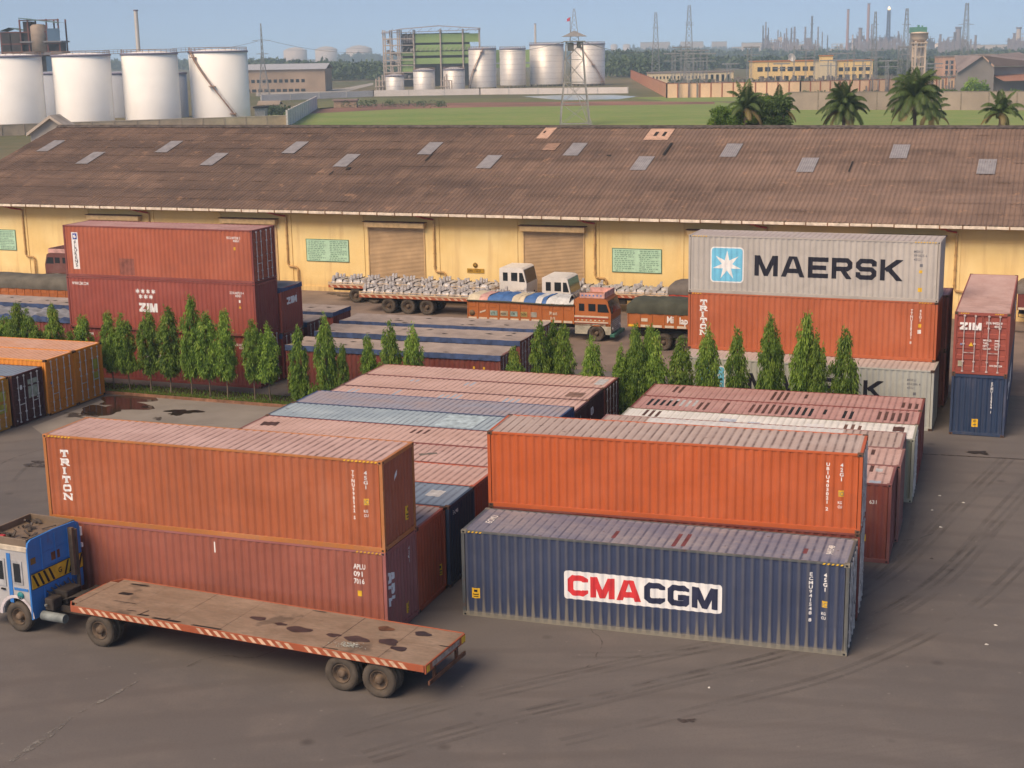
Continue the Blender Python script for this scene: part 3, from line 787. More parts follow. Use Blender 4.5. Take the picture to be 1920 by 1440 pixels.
# --- far left triple stack
FX, FY, FYAW = -25.15, 82.65, -20.7
def flake(cx, cz, r):
    o = []
    for k in range(3):
        a = radians(30 + 60 * k); c, s = cos(a), sin(a); w = r * .21
        o.append(([(cx - c * r - s * w, cz - s * r + c * w), (cx - c * r + s * w, cz - s * r - c * w), (cx + c * r + s * w, cz + s * r - c * w), (cx + c * r - s * w, cz + s * r + c * w)], k))
    return o
def zim_side(t, S, h, L, stars=True):
    sf = S['front']
    if stars:
        ps = []
        for k in range(4): ps += flake(4.70 + .34 * k, h - .66, .13)
        for k in range(3): ps += flake(4.87 + .34 * k, h - .96, .13)
        mark(t, sf, ps, WHITE, 'emblem_star')
    mark(t, sf, word('ZIM', 4.72, h - 1.82, .50, [.46, .15, .50], .05, .145), WHITE, 'lettering')
    mark(t, sf, small_text('ZCSU 807215 4', L - 1.6, h - .58, .13, sx=.75) + small_text('45G1', L - 1.25, h - .74, .13), WHITE)
    mark(t, sf, rect(L - 1.05, L - .93, h - 1.05, h - .90), WHITE); mark(t, sf, [([(L - 1.08, h - 1.36), (L - .9, h - 1.36), (L - .99, h - 1.20)], 0)], YEL, 'warning_sticker')
    mark(t, sf, small_text('WWW.ZIM.COM', .35, h - .45, .17, sx=.62), WHITE)
container('dark red ZIM container at the foot of the triple stack behind the trees', FX, FY, FYAW, 0, HC, side=P('shaded_red', (.26, .052, .040), rust=.15), roof=R_RED, right='door', deco=lambda t, S, h, L: zim_side(t, S, h, L, False))
container('red ZIM container with seven white stars, middle of the triple stack', FX - .03, FY - .1, FYAW, HC, HC, side=ZIMR, roof=R_RED, deco=zim_side, frame=P('zim_frame', (.24, .05, .04), rust=.2))
def d_flo(t, S, h, L):
    sf = S['front']
    mark(t, sf, rect(.52, .96, .42, 2.5), WHITE, 'sign_panel')
    mark(t, sf, rect(.60, .88, 2.10, 2.44), simple('sign_blue', (.03, .06, .30), .5), 'emblem', .008)
    mark(t, sf, rot_polys(rect(.67, .81, 2.18, 2.36), .74, 2.27, 25), WHITE, 'emblem', .012)
    mark(t, sf, small_text('FLORENS', .74, 1.84, .19, True, .02, .12, 1.1), BLK, 'lettering', .008)
    mark(t, sf, small_text('FSCU 697218 2', L - 1.6, h - .50, .13, sx=.75) + small_text('45G1', L - 1.2, h - .66, .13), WHITE)
    mark(t, sf, rect(L - 1.18, L - 1.08, h - 1.1, h - .94), YEL, 'warning_sticker')
    mark(t, sf, rect(3.6, 4.6, .2, 1.12), simple('dull_repaint', (.25, .085, .06), .7), 'paint_patch', .003)
container('red container with a white FLORENS board, topmost of the triple stack', FX - .05, FY + .05, FYAW, HC * 2, HC, side=FLOR, roof=R_RED, frame=P('flo_frame', (.22, .05, .04), rust=.3), right='door', deco=d_flo)

# --- open-top containers with blue bordered tarpaulins
TARPG = simple('grey_brown_tarpaulin', (.36, .29, .25), .85, 0, .16, 1.2, bump=.2)
TARPB = simple('blue_tarpaulin_skirt', (.045, .075, .17), .7, 0, .3, 3)
TARPO = simple('worn_tarpaulin', (.26, .26, .28), .85, 0, .25, 1.5, bump=.3)
HOLE = simple('tear_shadow', (.035, .03, .028), .9)
def tarp(t, L, h, torn=0, seed=0, topm=None, skirt=.22, ends=(1, 1)):
    rg = random.Random(seed); nx, ny = 60, 10; mb = MB(); vs = []; fs = []
    def zt(u, v):
        a = sin(u * 5.1 + seed) * .006 + sin(u * 13.7 + v * 3) * .004
        sag = .045 * (1 - (2 * v / CW - 1) ** 2) * (1 + sin(u * 4.2 + seed))
        if torn: a += abs(sin(u * 2.7 + v * 1.3)) * .09 + sin(u * 9 + v * 4) * .04
        return h + .02 + a - sag + .03
    for i in range(nx + 1):
        for j in range(ny + 1):
            u = -.015 + (L + .03) * i / nx; v = -.02 + (CW + .04) * j / ny; vs.append((u, v, zt(u, v)))
    for i in range(nx):
        for j in range(ny):
            a = i * (ny + 1) + j; fs.append((a, a + ny + 1, a + ny + 2, a + 1))
    mb.mesh(vs, fs, True); o = mb.build('tarpaulin', topm or TARPG, t, recalc=False)
    sk = MB()
    n = 90
    for y, sg in ((-.022, -1), (CW + .022, 1)):
        vs = []; fs = []
        for i in range(n + 1):
            u = -.015 + (L + .03) * i / n; f = abs(sin(u * 16.5 + seed)) * .016
            vs += [(u, y, zt(u, 0 if sg < 0 else CW) + .001), (u, y + sg * (.012 + f), h - skirt - .02 * abs(sin(u * 5.3 + seed)))]
        for i in range(n): fs.append((2 * i, 2 * i + 1, 2 * i + 3, 2 * i + 2))
        sk.mesh(vs, fs, True)
    for x, sg in ((-.018, -1), (L + .018, 1))[:1 + ends[1]]:
        vs = []; fs = []
        for i in range(13):
            v = -.02 + (CW + .04) * i / 12
            vs += [(x, v, zt(0 if sg < 0 else L, v)), (x + sg * .015, v, h - skirt * .9)]
        for i in range(12): fs.append((2 * i, 2 * i + 1, 2 * i + 3, 2 * i + 2))
        sk.mesh(vs, fs, True)
    # laces
    sk.build('tarpaulin_skirt', TARPB, t, recalc=False)
    hb = MB()
    for k in range(9):
        u = rg.uniform(.5, L - .5); v = rg.uniform(.4, CW - .4); w = rg.uniform(.12, .34); a = rg.uniform(-.3, .3)
        z = zt(u, v) + .012
        hb.face([(u - w, v - .06 + a * .2, z), (u + w * .2, v - .10, z), (u + w, v + .03, z), (u, v + .09, z)])
    hb.build('tear', HOLE, t, recalc=False)
def open_top(label, x, y, yaw, z=0, h=ST, L=CL, side=None, right='panel', seed=0, torn=0, topm=None, deco=None, group=None):
    def dd(t, S, hh, LL):
        tarp(t, LL, hh, torn, seed, topm, ends=(1, 0 if right == 'door' else 1))
        if deco: deco(t, S, hh, LL)
    return container(label, x, y, yaw, z, h, L, side=side or MAR, right=right, top='none', deco=dd, group=group)
def place_rb(xr, yr, yaw, L=CL):
    "front-left corner from the back right corner"
    c, s = cos(radians(yaw)), sin(radians(yaw)); return xr - L * c + CW * s, yr - L * s - CW * c
OT = P('open_top_red', (.19, .045, .035), rust=.3, streak=.4)
x, y = place_rb(.20, 75.69, -18.6)
def d_e3(t, S, h, L): mark(t, S['front'], rect(L - 1.5, L - 1.4, .9, 2.0) + rect(L - .95, L - .85, .9, 2.0), YEL)
open_top('open top container with a grey tarpaulin, nearest the hedge of three', x, y, -18.6, side=OT, right='door', seed=1, deco=d_e3)
x, y = place_rb(1.25, 79.50, -19); open_top('open top container with a grey tarpaulin, middle one of three', x, y, -19, side=OT, right='door', seed=2)
x, y = place_rb(2.29, 82.76, -19.2); open_top('open top container with a grey tarpaulin, beside the painted orange lorry', x, y, -19.2, side=OT, right='door', seed=3)
x, y = place_rb(-9.9, 89.44, -20); open_top('short blue skirted open top container behind the hedge, red end facing the parked trailers', x, y, -20, side=P('raw_red', (.25, .05, .04), rust=.3), seed=4)
x, y = place_rb(-11.02, 86.20, -20); open_top('open top container with doors beside the red ended one', x, y, -20, side=OT, right='door', seed=5)
x, y = place_rb(-11.90, 82.75, -20.7)
open_top('open top container on the ground under the red one marked ZIM', x, y, -20.7, side=P('open_red', (.25, .05, .04), rust=.3), seed=6, right='door')
def d_ze(t, S, h, L): mark(t, S['right'], word('ZIM', .80, h - 1.02, .40, [.42, .13, .46], .05, .12), WHITE, 'lettering'); mark(t, S['right'], small_text('ZCSU', 1.95, h - .6, .09, True), WHITE)
open_top('red open top container with ZIM on its end, upper level behind the triple stack', x, y, -20.7, z=ST, side=ZIMR, seed=7, deco=d_ze)
open_top('open top container with a torn blue and grey cover behind the leftmost trees', *back(-26.57, 86.7, -20.5, 0, -10.9), -20.5, side=MAR, seed=8, torn=1, topm=TARPO)
open_top('open top container with a smooth grey cover behind the torn one at left', *back(-27.0, 91.2, -20.5, 0, -10.4), -20.5, side=MAR, seed=9)

# --- orange and plum containers at the left edge, doors to the right
CX, CY, CYAW = -22.1, 77.65, -19.3
x, y = place_rb(CX, CY, CYAW)
LIME = simple('faded_lime_sticker', (.46, .42, .06), .7, 0, .2)
def d_c(t, S, h, L, v=0):
    def mk(ps, m, nm='sticker'):
        mb = MB()
        for p, l in ps: mb.face([(L - .035, a, b) for a, b in p])
        mb.build(nm, m, t, recalc=False)
    if v == 0: mk(rect(1.5, 2.1, 1.55, 2.1) + rect(1.5, 2.1, .95, 1.4), LIME); mk(rrect(.38, .5, 1.72, 1.9, .05), WHITE)
    if v == 1: mk(rrect(.35, .55, 1.55, 1.7, .06), simple('blue_badge', (.2, .25, .4), .6)); hazard(t, S['front'], L - 1.2, L - .2, h - .07)
    if v == 2: mk(rect(1.25, 2.0, 1.9, 2.15) + rect(1.25, 2.05, 1.2, 1.8), simple('pale_green_sticker', (.36, .40, .32), .6)); mk(rrect(.62, .80, 1.75, 2.0, .08), WHITE); mk(rrect(.2, .26, .2, .3, .03) + rrect(1.9, 1.98, 1.1, 1.18, .03), WHITE)
    if v == 3: mk(rect(1.4, 2.2, 1.45, 1.95) + rect(1.4, 2.2, .85, 1.3), LIME)
container('orange container with faded lime stickers on its doors, beside the leftmost trees', x, y, CYAW, 0, HC, side=YORG, roof=R_ORG, right='door', deco=lambda t, S, h, L: d_c(t, S, h, L, 0))
x, y = place_rb(*back(CX, CY, CYAW, -2.50, .03), CYAW)
container('orange container between the outer orange one and the dark plum one', x, y, CYAW, 0, HC, side=YORG, roof=R_ORG, right='door', deco=lambda t, S, h, L: d_c(t, S, h, L, 1))
x, y = place_rb(*back(CX, CY, CYAW, -5.02, -.12), CYAW)
container('dark plum container with pale stickers and white locking bars at the left edge', x, y, CYAW, 0, ST, side=PLUM, roof=R_BLUE, right='door', deco=lambda t, S, h, L: d_c(t, S, h, L, 2), barm=simple('white_bar', (.62, .60, .58), .5))
x, y = place_rb(*back(CX, CY, CYAW, -7.55, -.25), CYAW)
container('amber container cut by the left edge of the picture', x, y, CYAW, 0, ST, side=YORG2, roof=R_BLUE, right='door', deco=lambda t, S, h, L: d_c(t, S, h, L, 3))
# ---------------------------------------------------------------- ground sheets
def asphalt():
    g = NG('yard_asphalt'); v = g.coords((1, 1, 1), rnd=False)
    big = g.noise(g.coords((.05, .08, 1), rnd=False), 1.0, 6, .6); mid = g.noise(v, .45, 6, .65); fine = g.noise(v, 14, 4, .7)
    c = g.mix(g.ramp(big, .32, .68), (.112, .101, .097), (.158, .141, .132))
    c = g.mix(g.mul(g.ramp(mid, .45, .75), .45), c, (.205, .175, .155))
    c = g.mix(g.mul(g.ramp(fine, .45, .8), .35), c, (.075, .062, .058))
    # tyre tracks worn along two curved lanes
    wv = g.n('ShaderNodeTexWave'); wv.wave_type = 'RINGS'; wv.rings_direction = 'SPHERICAL'; wv.inputs['Scale'].default_value = .16; wv.inputs['Distortion'].default_value = 3.5; wv.inputs['Detail'].default_value = 4; wv.inputs['Detail Scale'].default_value = .6
    mp = g.coords((1, 1.15, 1), rnd=False); g.l(mp, wv.inputs['Vector'])
    c = g.mix(g.mul(g.mul(g.ramp(wv.outputs['Fac'], .70, .98), g.ramp(mid, .35, .6)), .30), c, (.085, .072, .068))
    w2 = g.n('ShaderNodeTexWave'); w2.wave_type = 'RINGS'; w2.rings_direction = 'Z'; w2.inputs['Scale'].default_value = .95; w2.inputs['Distortion'].default_value = 5.0; w2.inputs['Detail'].default_value = 4; w2.inputs['Detail Scale'].default_value = .35
    m2 = g.n('ShaderNodeMapping'); m2.inputs['Location'].default_value = (-2, -66, 0); g.l(g.tc.outputs['Object'], m2.inputs['Vector']); g.l(m2.outputs[0], w2.inputs['Vector'])
    c = g.mix(g.mul(g.mul(g.ramp(w2.outputs['Fac'], .55, 1.0), g.ramp(g.noise(g.coords((.09, .16, 1), rnd=False), 1.0, 4), .50, .68)), .10), c, (.085, .072, .068))
    sc_ = g.noise(g.coords((.5, 3.5, 1), rnd=False), 1.6, 5, .75)
    c = g.mix(g.mul(g.ramp(sc_, .64, .74), .35), c, (.21, .19, .175))
    pk = g.n('ShaderNodeTexVoronoi'); pk.inputs['Scale'].default_value = 1.1; g.l(v, pk.inputs['Vector'])
    c = g.mix(g.mul(g.ramp(pk.outputs['Distance'], .025, .06, (1, 1, 1, 1), (0, 0, 0, 1)), .55), c, (.26, .23, .21))
    vor = g.n('ShaderNodeTexVoronoi'); vor.inputs['Scale'].default_value = .35; g.l(v, vor.inputs['Vector'])
    c = g.mix(g.mul(g.ramp(vor.outputs['Distance'], .03, .09, (1, 1, 1, 1), (0, 0, 0, 1)), .6), c, (.05, .042, .04))
    g.bump(fine, .25, .01)
    return g.done(c, .85, 0, .3)
def grassy(name, a, b, d, s=.02):
    g = NG(name); big = g.noise(g.coords((s, s * 2.2, 1), rnd=False), 1.0, 6, .6); mid = g.noise(g.coords((1, 1, 1), rnd=False), .16, 6, .7)
    c = g.mix(g.ramp(big, .35, .62), a, b); c = g.mix(g.mul(g.ramp(mid, .45, .72), .7), c, d)
    return g.done(c, .95, 0, .1)
base = MB(); base.box(-3500, 4500, -60, 7500, -.6, -.03)
tag(base.build('ground', grassy('scrub_ground', (.13, .13, .06), (.21, .165, .105), (.07, .10, .035), .004)), kind='structure')
def sheet_poly(name, pts, z, m):
    mb = MB(); mb.face([(p[0], p[1], z) for p in pts]); return tag(mb.build(name, m, recalc=False), kind='structure')
yaw0 = -20.5; c0, s0 = cos(radians(yaw0)), sin(radians(yaw0)); WP = Vector((-14.74, 112.38))
def W2(a, b, z=0.0): return (WP.x + a * c0 - b * s0, WP.y + a * s0 + b * c0, z)      # warehouse frame: a along the wall, b away from the yard
sheet_poly('asphalt_yard', [(-160, -40), (190, -40), W2(170, 40), W2(-110, 40)], 0.0, asphalt())
# worn light concrete apron near the warehouse
sheet_poly('concrete_apron', [W2(-60, -22), W2(90, -22), W2(90, .2), W2(-60, .2)], .004, simple('apron_concrete', (.23, .172, .14), .85, 0, .22, .35, bump=.1))
cp = [G(u, v) for u, v in [(100, 830), (60, 800), (205, 745), (330, 742), (480, 757), (560, 765), (480, 800), (440, 815)]]
sheet_poly('concrete_pad', cp, .004, simple('pad_concrete', (.25, .222, .195), .85, 0, .12, .5))
GR = grassy('pasture', (.17, .26, .06), (.23, .29, .085), (.31, .28, .12), .02)
def gpoly(name, uv, z, m): return sheet_poly(name, [G(u, v) for u, v in uv], z, m)
far = MB()
tag(sheet_poly('grass_field', [(-75, 215), (190, 175), G(1960, 196), G(1480, 176), G(1180, 183), G(590, 192)], .0, GR))
gpoly('dirt_track', [(560, 206), (700, 195), (900, 192), (1180, 190), (1340, 191), (1340, 195), (1180, 197), (900, 201), (740, 205), (560, 214)], .006, simple('red_earth', (.27, .13, .085), .95, 0, .35, .03))
gpoly('rough_grass', [(590, 192), (660, 184), (900, 184), (1180, 183), (1250, 189), (1180, 190), (900, 192), (700, 195), (590, 206)], .006, grassy('rough_grass_m', (.15, .17, .06), (.20, .18, .09), (.09, .12, .04), .03))
gpoly('pond', [(980, 181), (1060, 178), (1150, 178), (1195, 181), (1160, 186), (1060, 188), (1010, 184)], .012, simple('pale_water', (.40, .44, .38), .25, 0, .1, .02, spec=.6))
gpoly('earth_strip', [(1330, 190), (1560, 186), (1700, 190), (1920, 197), (1960, 206), (1560, 206), (1400, 197)], .009, grassy('dry_grass', (.22, .19, .10), (.15, .19, .07), (.27, .17, .11), .03))
gpoly('concrete_road', [(480, 172), (640, 166), (700, 155), (700, 159), (650, 172), (480, 180)], .012, simple('pale_road', (.42, .38, .33), .9))
# wet oily puddles, stains
OIL = NG('wet_oil').done((.014, .011, .010), .35, 0, .3)
def soft_stain(name, col, a=.40, b=.58, amax=1.0, sc=1.5):
    g = NG(name); n = g.noise(g.coords((1, 1, 1), rnd=False), sc, 6, .7); tr = g.n('ShaderNodeBsdfTransparent'); mx = g.n('ShaderNodeMixShader'); g.l(g.mul(g.ramp(n, a, b), amax), mx.inputs[0]); g.done(col, .6, 0, .3)
    g.l(tr.outputs[0], mx.inputs[1]); g.l(g.b.outputs[0], mx.inputs[2]); g.l(mx.outputs[0], g.out.inputs[0]); return g.m
OIL2 = soft_stain('damp_stain', (.07, .055, .050))
SOFTOIL = soft_stain('old_oil', (.03, .024, .022), .36, .50)
PUD = NG('puddle_water').done((.035, .022, .018), .12, 0, .5)
def blob(name, c, rx, ry, z, m, seed, yaw=0.0, n=40, amp=.3, kind='structure'):
    rg = random.Random(seed); ph = [rg.uniform(0, 6.28) for _ in range(7)]; mb = MB(); pts = []
    for i in range(n):
        t = 2 * pi * i / n; k = 1 + amp * sum(sin((j + 2) * t + ph[j]) / (j + 2) for j in range(7))
        x, y = rx * k * cos(t), ry * k * sin(t); q = radians(yaw)
        pts.append((c[0] + x * cos(q) - y * sin(q), c[1] + x * sin(q) + y * cos(q), z))
    mb.face(pts); o = mb.build(name, m, recalc=False); return tag(o, kind=kind)
def stain(u, v, wpx, hpx, m, seed, nm='oil_stain', z=.010, amp=.55):
    c = G(u, v); k = c.y / CAM_F; blob(nm, c, wpx * k / 2, hpx * k / 2 / sin(atan2(CAM_H, c.y)), z, m, seed, -15, amp=amp)
for i, a in enumerate([(240, 753, 130, 22, PUD, 'puddle'), (196, 768, 110, 18, PUD, 'puddle'), (150, 779, 60, 10, OIL2, 'puddle'), (345, 772, 55, 9, OIL, 'oil_stain'), (330, 776, 26, 7, OIL, 'oil_stain'),
                       (272, 763, 17, 4, OIL, 'oil_stain'), (170, 775, 26, 6, OIL, 'oil_stain'), (295, 785, 20, 5, OIL2, 'oil_stain'), (1835, 849, 34, 8, SOFTOIL, 'oil_stain'), (1292, 1352, 40, 9, OIL2, 'oil_stain'),
        (90, 870, 90, 12, OIL2, 'oil_stain'), (1880, 620, 50, 8, OIL2, 'oil_stain'), (640, 552, 60, 6, OIL2, 'oil_stain')]):
    stain(a[0], a[1], a[2], a[3], a[4], i + 5, a[5], z=.010 + .0006 * i)
# expansion joint across the right of the yard
jm = MB(); a = G(1722, 851); b = G(1930, 862); jm.beam((a.x, a.y, .012), (b.x, b.y, .012), .10, .006); a = G(1230, 1000)
tag(jm.build('expansion_joint', OIL2), kind='structure')
sc = MB()
for (u0, v0, u1, v1, w) in ((20, 1428, 135, 1345, .16), (150, 1335, 262, 1275, .10)):
    a = G(u0, v0, .016); b = G(u1, v1, .016); d = (b - a).normalized(); n = Vector((-d.y, d.x, 0)) * w
    sc.face([a - n * .4, (a + b) / 2 - n * 1.1, b - n * .2, b + n * .2, (a + b) / 2 + n * .7, a + n * .5])
g = NG('faded_paint'); _n = g.noise(g.coords((1, 1, 1), rnd=False), 3.2, 5, .7); tr = g.n('ShaderNodeBsdfTransparent'); mx = g.n('ShaderNodeMixShader'); g.l(g.ramp(_n, .42, .62), mx.inputs[0]); g.done((.20, .185, .17), .9)
g.l(tr.outputs[0], mx.inputs[1]); g.l(g.b.outputs[0], mx.inputs[2]); g.l(mx.outputs[0], g.out.inputs[0])
tag(sc.build('faded_paint_mark', g.m, recalc=False), kind='structure')
TRK = soft_stain('tyre_smear', (.080, .071, .068), .40, .85, .42, .45)
def track(name, pts, w, m, z, dx=0.0):
    P_ = [G(u, v, z) for u, v in pts]; C_ = []
    for i in range(len(P_) - 1):
        p0, p1, p2, p3 = P_[max(i - 1, 0)], P_[i], P_[i + 1], P_[min(i + 2, len(P_) - 1)]
        for k in range(8): t = k / 8; C_.append(.5 * ((2 * p1) + (-p0 + p2) * t + (2 * p0 - 5 * p1 + 4 * p2 - p3) * t * t + (-p0 + 3 * p1 - 3 * p2 + p3) * t ** 3))
    mb = MB()
    for a, b in zip(C_[:-1], C_[1:]):
        d = (b - a).normalized(); n = Vector((-d.y, d.x, 0)); a0 = a + n * (dx - w / 2); a1 = a + n * (dx + w / 2); b0 = b + n * (dx - w / 2); b1 = b + n * (dx + w / 2); mb.face([a0, b0, b1, a1])
    return tag(mb.build(name, m, recalc=False), kind='structure')
for k, (pts, offs) in enumerate((([(1925, 862), (1830, 960), (1700, 1090), (1500, 1190), (1200, 1262), (900, 1330), (640, 1400)], (-1.1, -.85, -.5, .6, .95, 1.25)),
        ([(1925, 985), (1780, 1120), (1560, 1230), (1300, 1300), (1000, 1370)], (-1.2, -.9, .8, 1.15)), ([(1700, 905), (1690, 1010), (1560, 1140), (1330, 1215), (1050, 1228)], (-.15, .2)),
        ([(0, 905), (60, 860), (240, 820), (420, 800)], (-.5, .9)))):
    for j, dx in enumerate(offs): track('tyre_track', pts, .13 + .06 * ((j + k) % 2), TRK, .017 + .0006 * (k * 4 + j), dx)
CRK = soft_stain('crack_dark', (.08, .068, .064), .45, .60, .7)
rk = random.Random(14)
for k, (u, v, n_) in enumerate(((1100, 1250, 9), (350, 1250, 7), (1750, 1000, 8))):
    p = G(u, v, .03); a = rk.uniform(0, 6.28); mb = MB()
    for j in range(n_): a += rk.uniform(-.7, .7); q = p + Vector((cos(a), sin(a), 0)) * rk.uniform(.3, .7); d = (q - p).normalized(); nn = Vector((-d.y, d.x, 0)) * .014; mb.face([p - nn, q - nn, q + nn, p + nn]); p = q
    tag(mb.build('asphalt_crack', CRK, recalc=False), kind='structure')
rg = random.Random(9)
for i, (u, v) in enumerate([(1762, 930), (1806, 943), (1748, 957), (1763, 989), (1867, 1173), (1849, 1209), (1747, 1048), (1330, 1290)]):
    c = G(u, v); mb = MB(); n = 7; r = .06 if i < 7 else .04
    vs = [(c.x + r * rg.uniform(.6, 1.5) * cos(6.28 * k / n), c.y + r * rg.uniform(.6, 1.5) * sin(6.28 * k / n), .012) for k in range(n)]
    mb.mesh(vs + [(c.x, c.y, .05)], [(k, (k + 1) % n, n) for k in range(n)])
    o = mb.build('litter_scrap', simple('litter_white', (.6, .57, .52), .8) if i != 6 else OIL2)
    tag(o, 'dark brown scrap on the asphalt right of the brick red container' if i == 6 else 'pale scrap alone on the asphalt below the navy container' if i == 7 else 'small white scrap of litter on the open asphalt at the right', 'litter', None if i > 5 else 'litter scraps on the open asphalt')

# ---------------------------------------------------------------- planting strip with kerb and hedge trees
def tl(X): return -.385 * X + 75.9 - .385 * 15 if X <= -12.85 else -.36 * X + 75.07 - .36 * 12.85
SOIL = grassy('strip_soil', (.060, .058, .030), (.085, .060, .04), (.045, .065, .022), .5)
KERB = simple('brick_kerb', (.24, .12, .07), .9, 0, .3)
def strip(x0, x1, w0=-.75, w1=1.5):
    xs = [x0, min(x1, -12.85), x1] if x0 < -12.85 < x1 else [x0, x1]
    mb = MB()
    for a, b in zip(xs[:-1], xs[1:]): mb.face([(a, tl(a) + w0, .06), (b, tl(b) + w0, .06), (b, tl(b) + w1, .06), (a, tl(a) + w1, .06)])
    tag(mb.build('planting_strip', SOIL, recalc=False), kind='structure')
strip(-34, 16.5)
k = MB()
for a, b in ((-34, -12.85), (-12.85, 16.5)):
    k.beam((a, tl(a) - .8, .07), (b, tl(b) - .8, .07), .12, .16); k.beam((a, tl(a) - .35, .10), (b, tl(b) - .35, .10), .08, .08)
tag(k.build('planting_kerb', KERB), kind='structure')

def leafmat(name, a, b, tip, trans=.25, obj_var=.0):
    g = NG(name); at = g.n('ShaderNodeAttribute'); at.attribute_name = 'leaf'
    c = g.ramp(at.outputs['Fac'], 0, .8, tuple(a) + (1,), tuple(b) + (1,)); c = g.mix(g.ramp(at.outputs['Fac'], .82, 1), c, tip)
    oi = g.n('ShaderNodeObjectInfo'); hs = g.n('ShaderNodeHueSaturation'); mr = g.n('ShaderNodeMapRange'); g.l(oi.outputs['Random'], mr.inputs[0]); mr.inputs[3].default_value = .8; mr.inputs[4].default_value = 1.22
    g.l(mr.outputs[0], hs.inputs['Value']); g.l(c, hs.inputs['Color']); c = hs.outputs[0]
    m = g.done(c, .55, 0, .35)
    tr = g.n('ShaderNodeBsdfTranslucent'); g.l(c, tr.inputs[0]); mx = g.n('ShaderNodeMixShader'); mx.inputs[0].default_value = trans
    g.l(g.b.outputs[0], mx.inputs[1]); g.l(tr.outputs[0], mx.inputs[2]); g.l(mx.outputs[0], g.out.inputs[0]); return m
LEAF = leafmat('mast_tree_leaf', (.065, .14, .020), (.26, .39, .06), (.36, .40, .08), .42)
LEAFD = leafmat('dark_leaf', (.030, .060, .015), (.085, .14, .035), (.13, .18, .05))
PALM = leafmat('palm_leaf', (.035, .068, .020), (.11, .16, .045), (.22, .17, .07))
FARL = leafmat('far_leaf', (.035, .065, .022), (.085, .125, .045), (.12, .15, .06), .1)
BARK = simple('grey_bark', (.16, .12, .085), .9, 0, .3)
def leaf_mesh(name, leaves, m):
    "leaves: list of (points, shade)"
    me = bpy.data.meshes.new(name); vs = []; fs = []; sh = []
    for p, s in leaves: n = len(vs); vs += p; fs.append(tuple(range(n, n + len(p)))); sh.append(s)
    me.from_pydata(vs, [], fs); me.materials.append(m)
    a = me.attributes.new('leaf', 'FLOAT', 'FACE'); a.data.foreach_set('value', sh); me.update(); return me
def rvec(r): return Vector((r.gauss(0, 1), r.gauss(0, 1), r.gauss(0, 1))).normalized()
def leaf(p, d, L, w, r, tilt=None):
    d = d.normalized(); s = d.cross(rvec(r)).normalized() * w / 2
    return [tuple(p), tuple(p + d * L * .45 + s), tuple(p + d * L), tuple(p + d * L * .45 - s)]
def mast_crown(seed, H=3.3, Rm=.535, n=7600, side=False):
    r = random.Random(seed); out = []; ncl = 230; ph = r.uniform(0, 6)
    for k in range(ncl):
        t = r.random() ** .75                     # 0 tip, 1 foot
        R = Rm * (min(1, t * 2.3 + .05) ** .62) * (1 - .6 * (max(0, t - .82) / .18) ** 2) * (.93 + .09 * sin(t * 15 + ph))
        a = r.uniform(0, 6.283); rr = R * (r.random() ** .45)
        c = Vector((rr * cos(a), rr * sin(a), H * (1 - t))); outw = Vector((cos(a), sin(a), 0))
        base = .05 + .75 * r.random(); m = n // ncl
        for j in range(m):
            p = c + Vector((r.gauss(0, .06), r.gauss(0, .06), r.gauss(0, .11)))
            d = outw * r.uniform(.05, .5) + Vector((0, 0, -1)) * r.uniform(.6, 1.1) + rvec(r) * .30
            if t < .06: d = rvec(r) * .5 + Vector((0, 0, r.uniform(-.6, .8)))
            s = base + r.uniform(-.2, .25)
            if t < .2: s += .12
            if r.random() < .004: s = 1.0
            out.append((leaf(p, d, r.uniform(.11, .21), r.uniform(.035, .058), r), max(0, min(.86, s)) if s < 1 else 1.0))
    if side:
        for k in range(18):
            c = Vector((r.uniform(.45, .95), r.uniform(-.2, .2), r.uniform(.2, 1.0)))
            for j in range(18):
                p = c + rvec(r) * .14; out.append((leaf(p, Vector((.2, 0, -1)) + rvec(r) * .4, .2, .05, r), r.random() * .8))
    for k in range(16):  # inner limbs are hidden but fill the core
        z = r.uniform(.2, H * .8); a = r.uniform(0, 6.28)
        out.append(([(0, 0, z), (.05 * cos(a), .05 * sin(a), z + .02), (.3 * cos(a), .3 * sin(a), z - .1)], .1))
    return leaf_mesh('crown', out, LEAF)
CR = [mast_crown(s, side=(s == 3)) for s in range(6)]
def trunk_mesh(H, r0, r1, lean, seed):
    mb = MB(); r = random.Random(seed); pts = [(0, 0, -.05)]
    for i in range(1, 8): pts.append((lean * (i / 7) + r.uniform(-.015, .015), r.uniform(-.015, .015), H * i / 7))
    mb.tube(pts, r0, 7, r1); return mb
hedge = [(4, -28.53, 3.68), (26, -27.69, 4.48), (44, -27.12, 4.12), (71, -26.29, 3.26), (101, -25.16, 4.51), (128, -24.41, 3.06), (157, -23.36, 4.01), (203, -21.85, 4.23), (234, -20.86, 4.22), (273, -19.6, 4.4),
         (310, -18.42, 4.69), (348, -17.2, 5.33), (385, -16.12, 4.52), (418, -15.11, 4.63), (470, -13.57, 4.26), (500, -12.7, 3.99), (555, -11.1, 3.99), (612, -9.43, 4.57), (640, -8.69, 3.22), (694, -7.15, 3.71), (733, -6.04, 4.51),
         (776, -4.86, 4.3), (967, .21, 3.57), (1014, 1.45, 4.82), (1034, 1.98, 4.75), (1060, 2.62, 4.77), (1112, 3.93, 4.29), (1160, 5.12, 3.8), (1183, 5.69, 4.82), (1200, 6.11, 4.53), (1217, 6.5, 4.76), (1236, 6.98, 4.58), (1275, 7.93, 4.42),
         (1330, 9.24, 4.95), (1382, 10.46, 4.96), (1440, 11.79, 5.57), (1460, 12.3, 5.0), (1502, 13.21, 5.76), (1521, 13.65, 5.2), (1540, 14.09, 4.89), (1588, 15.16, 5.12)]
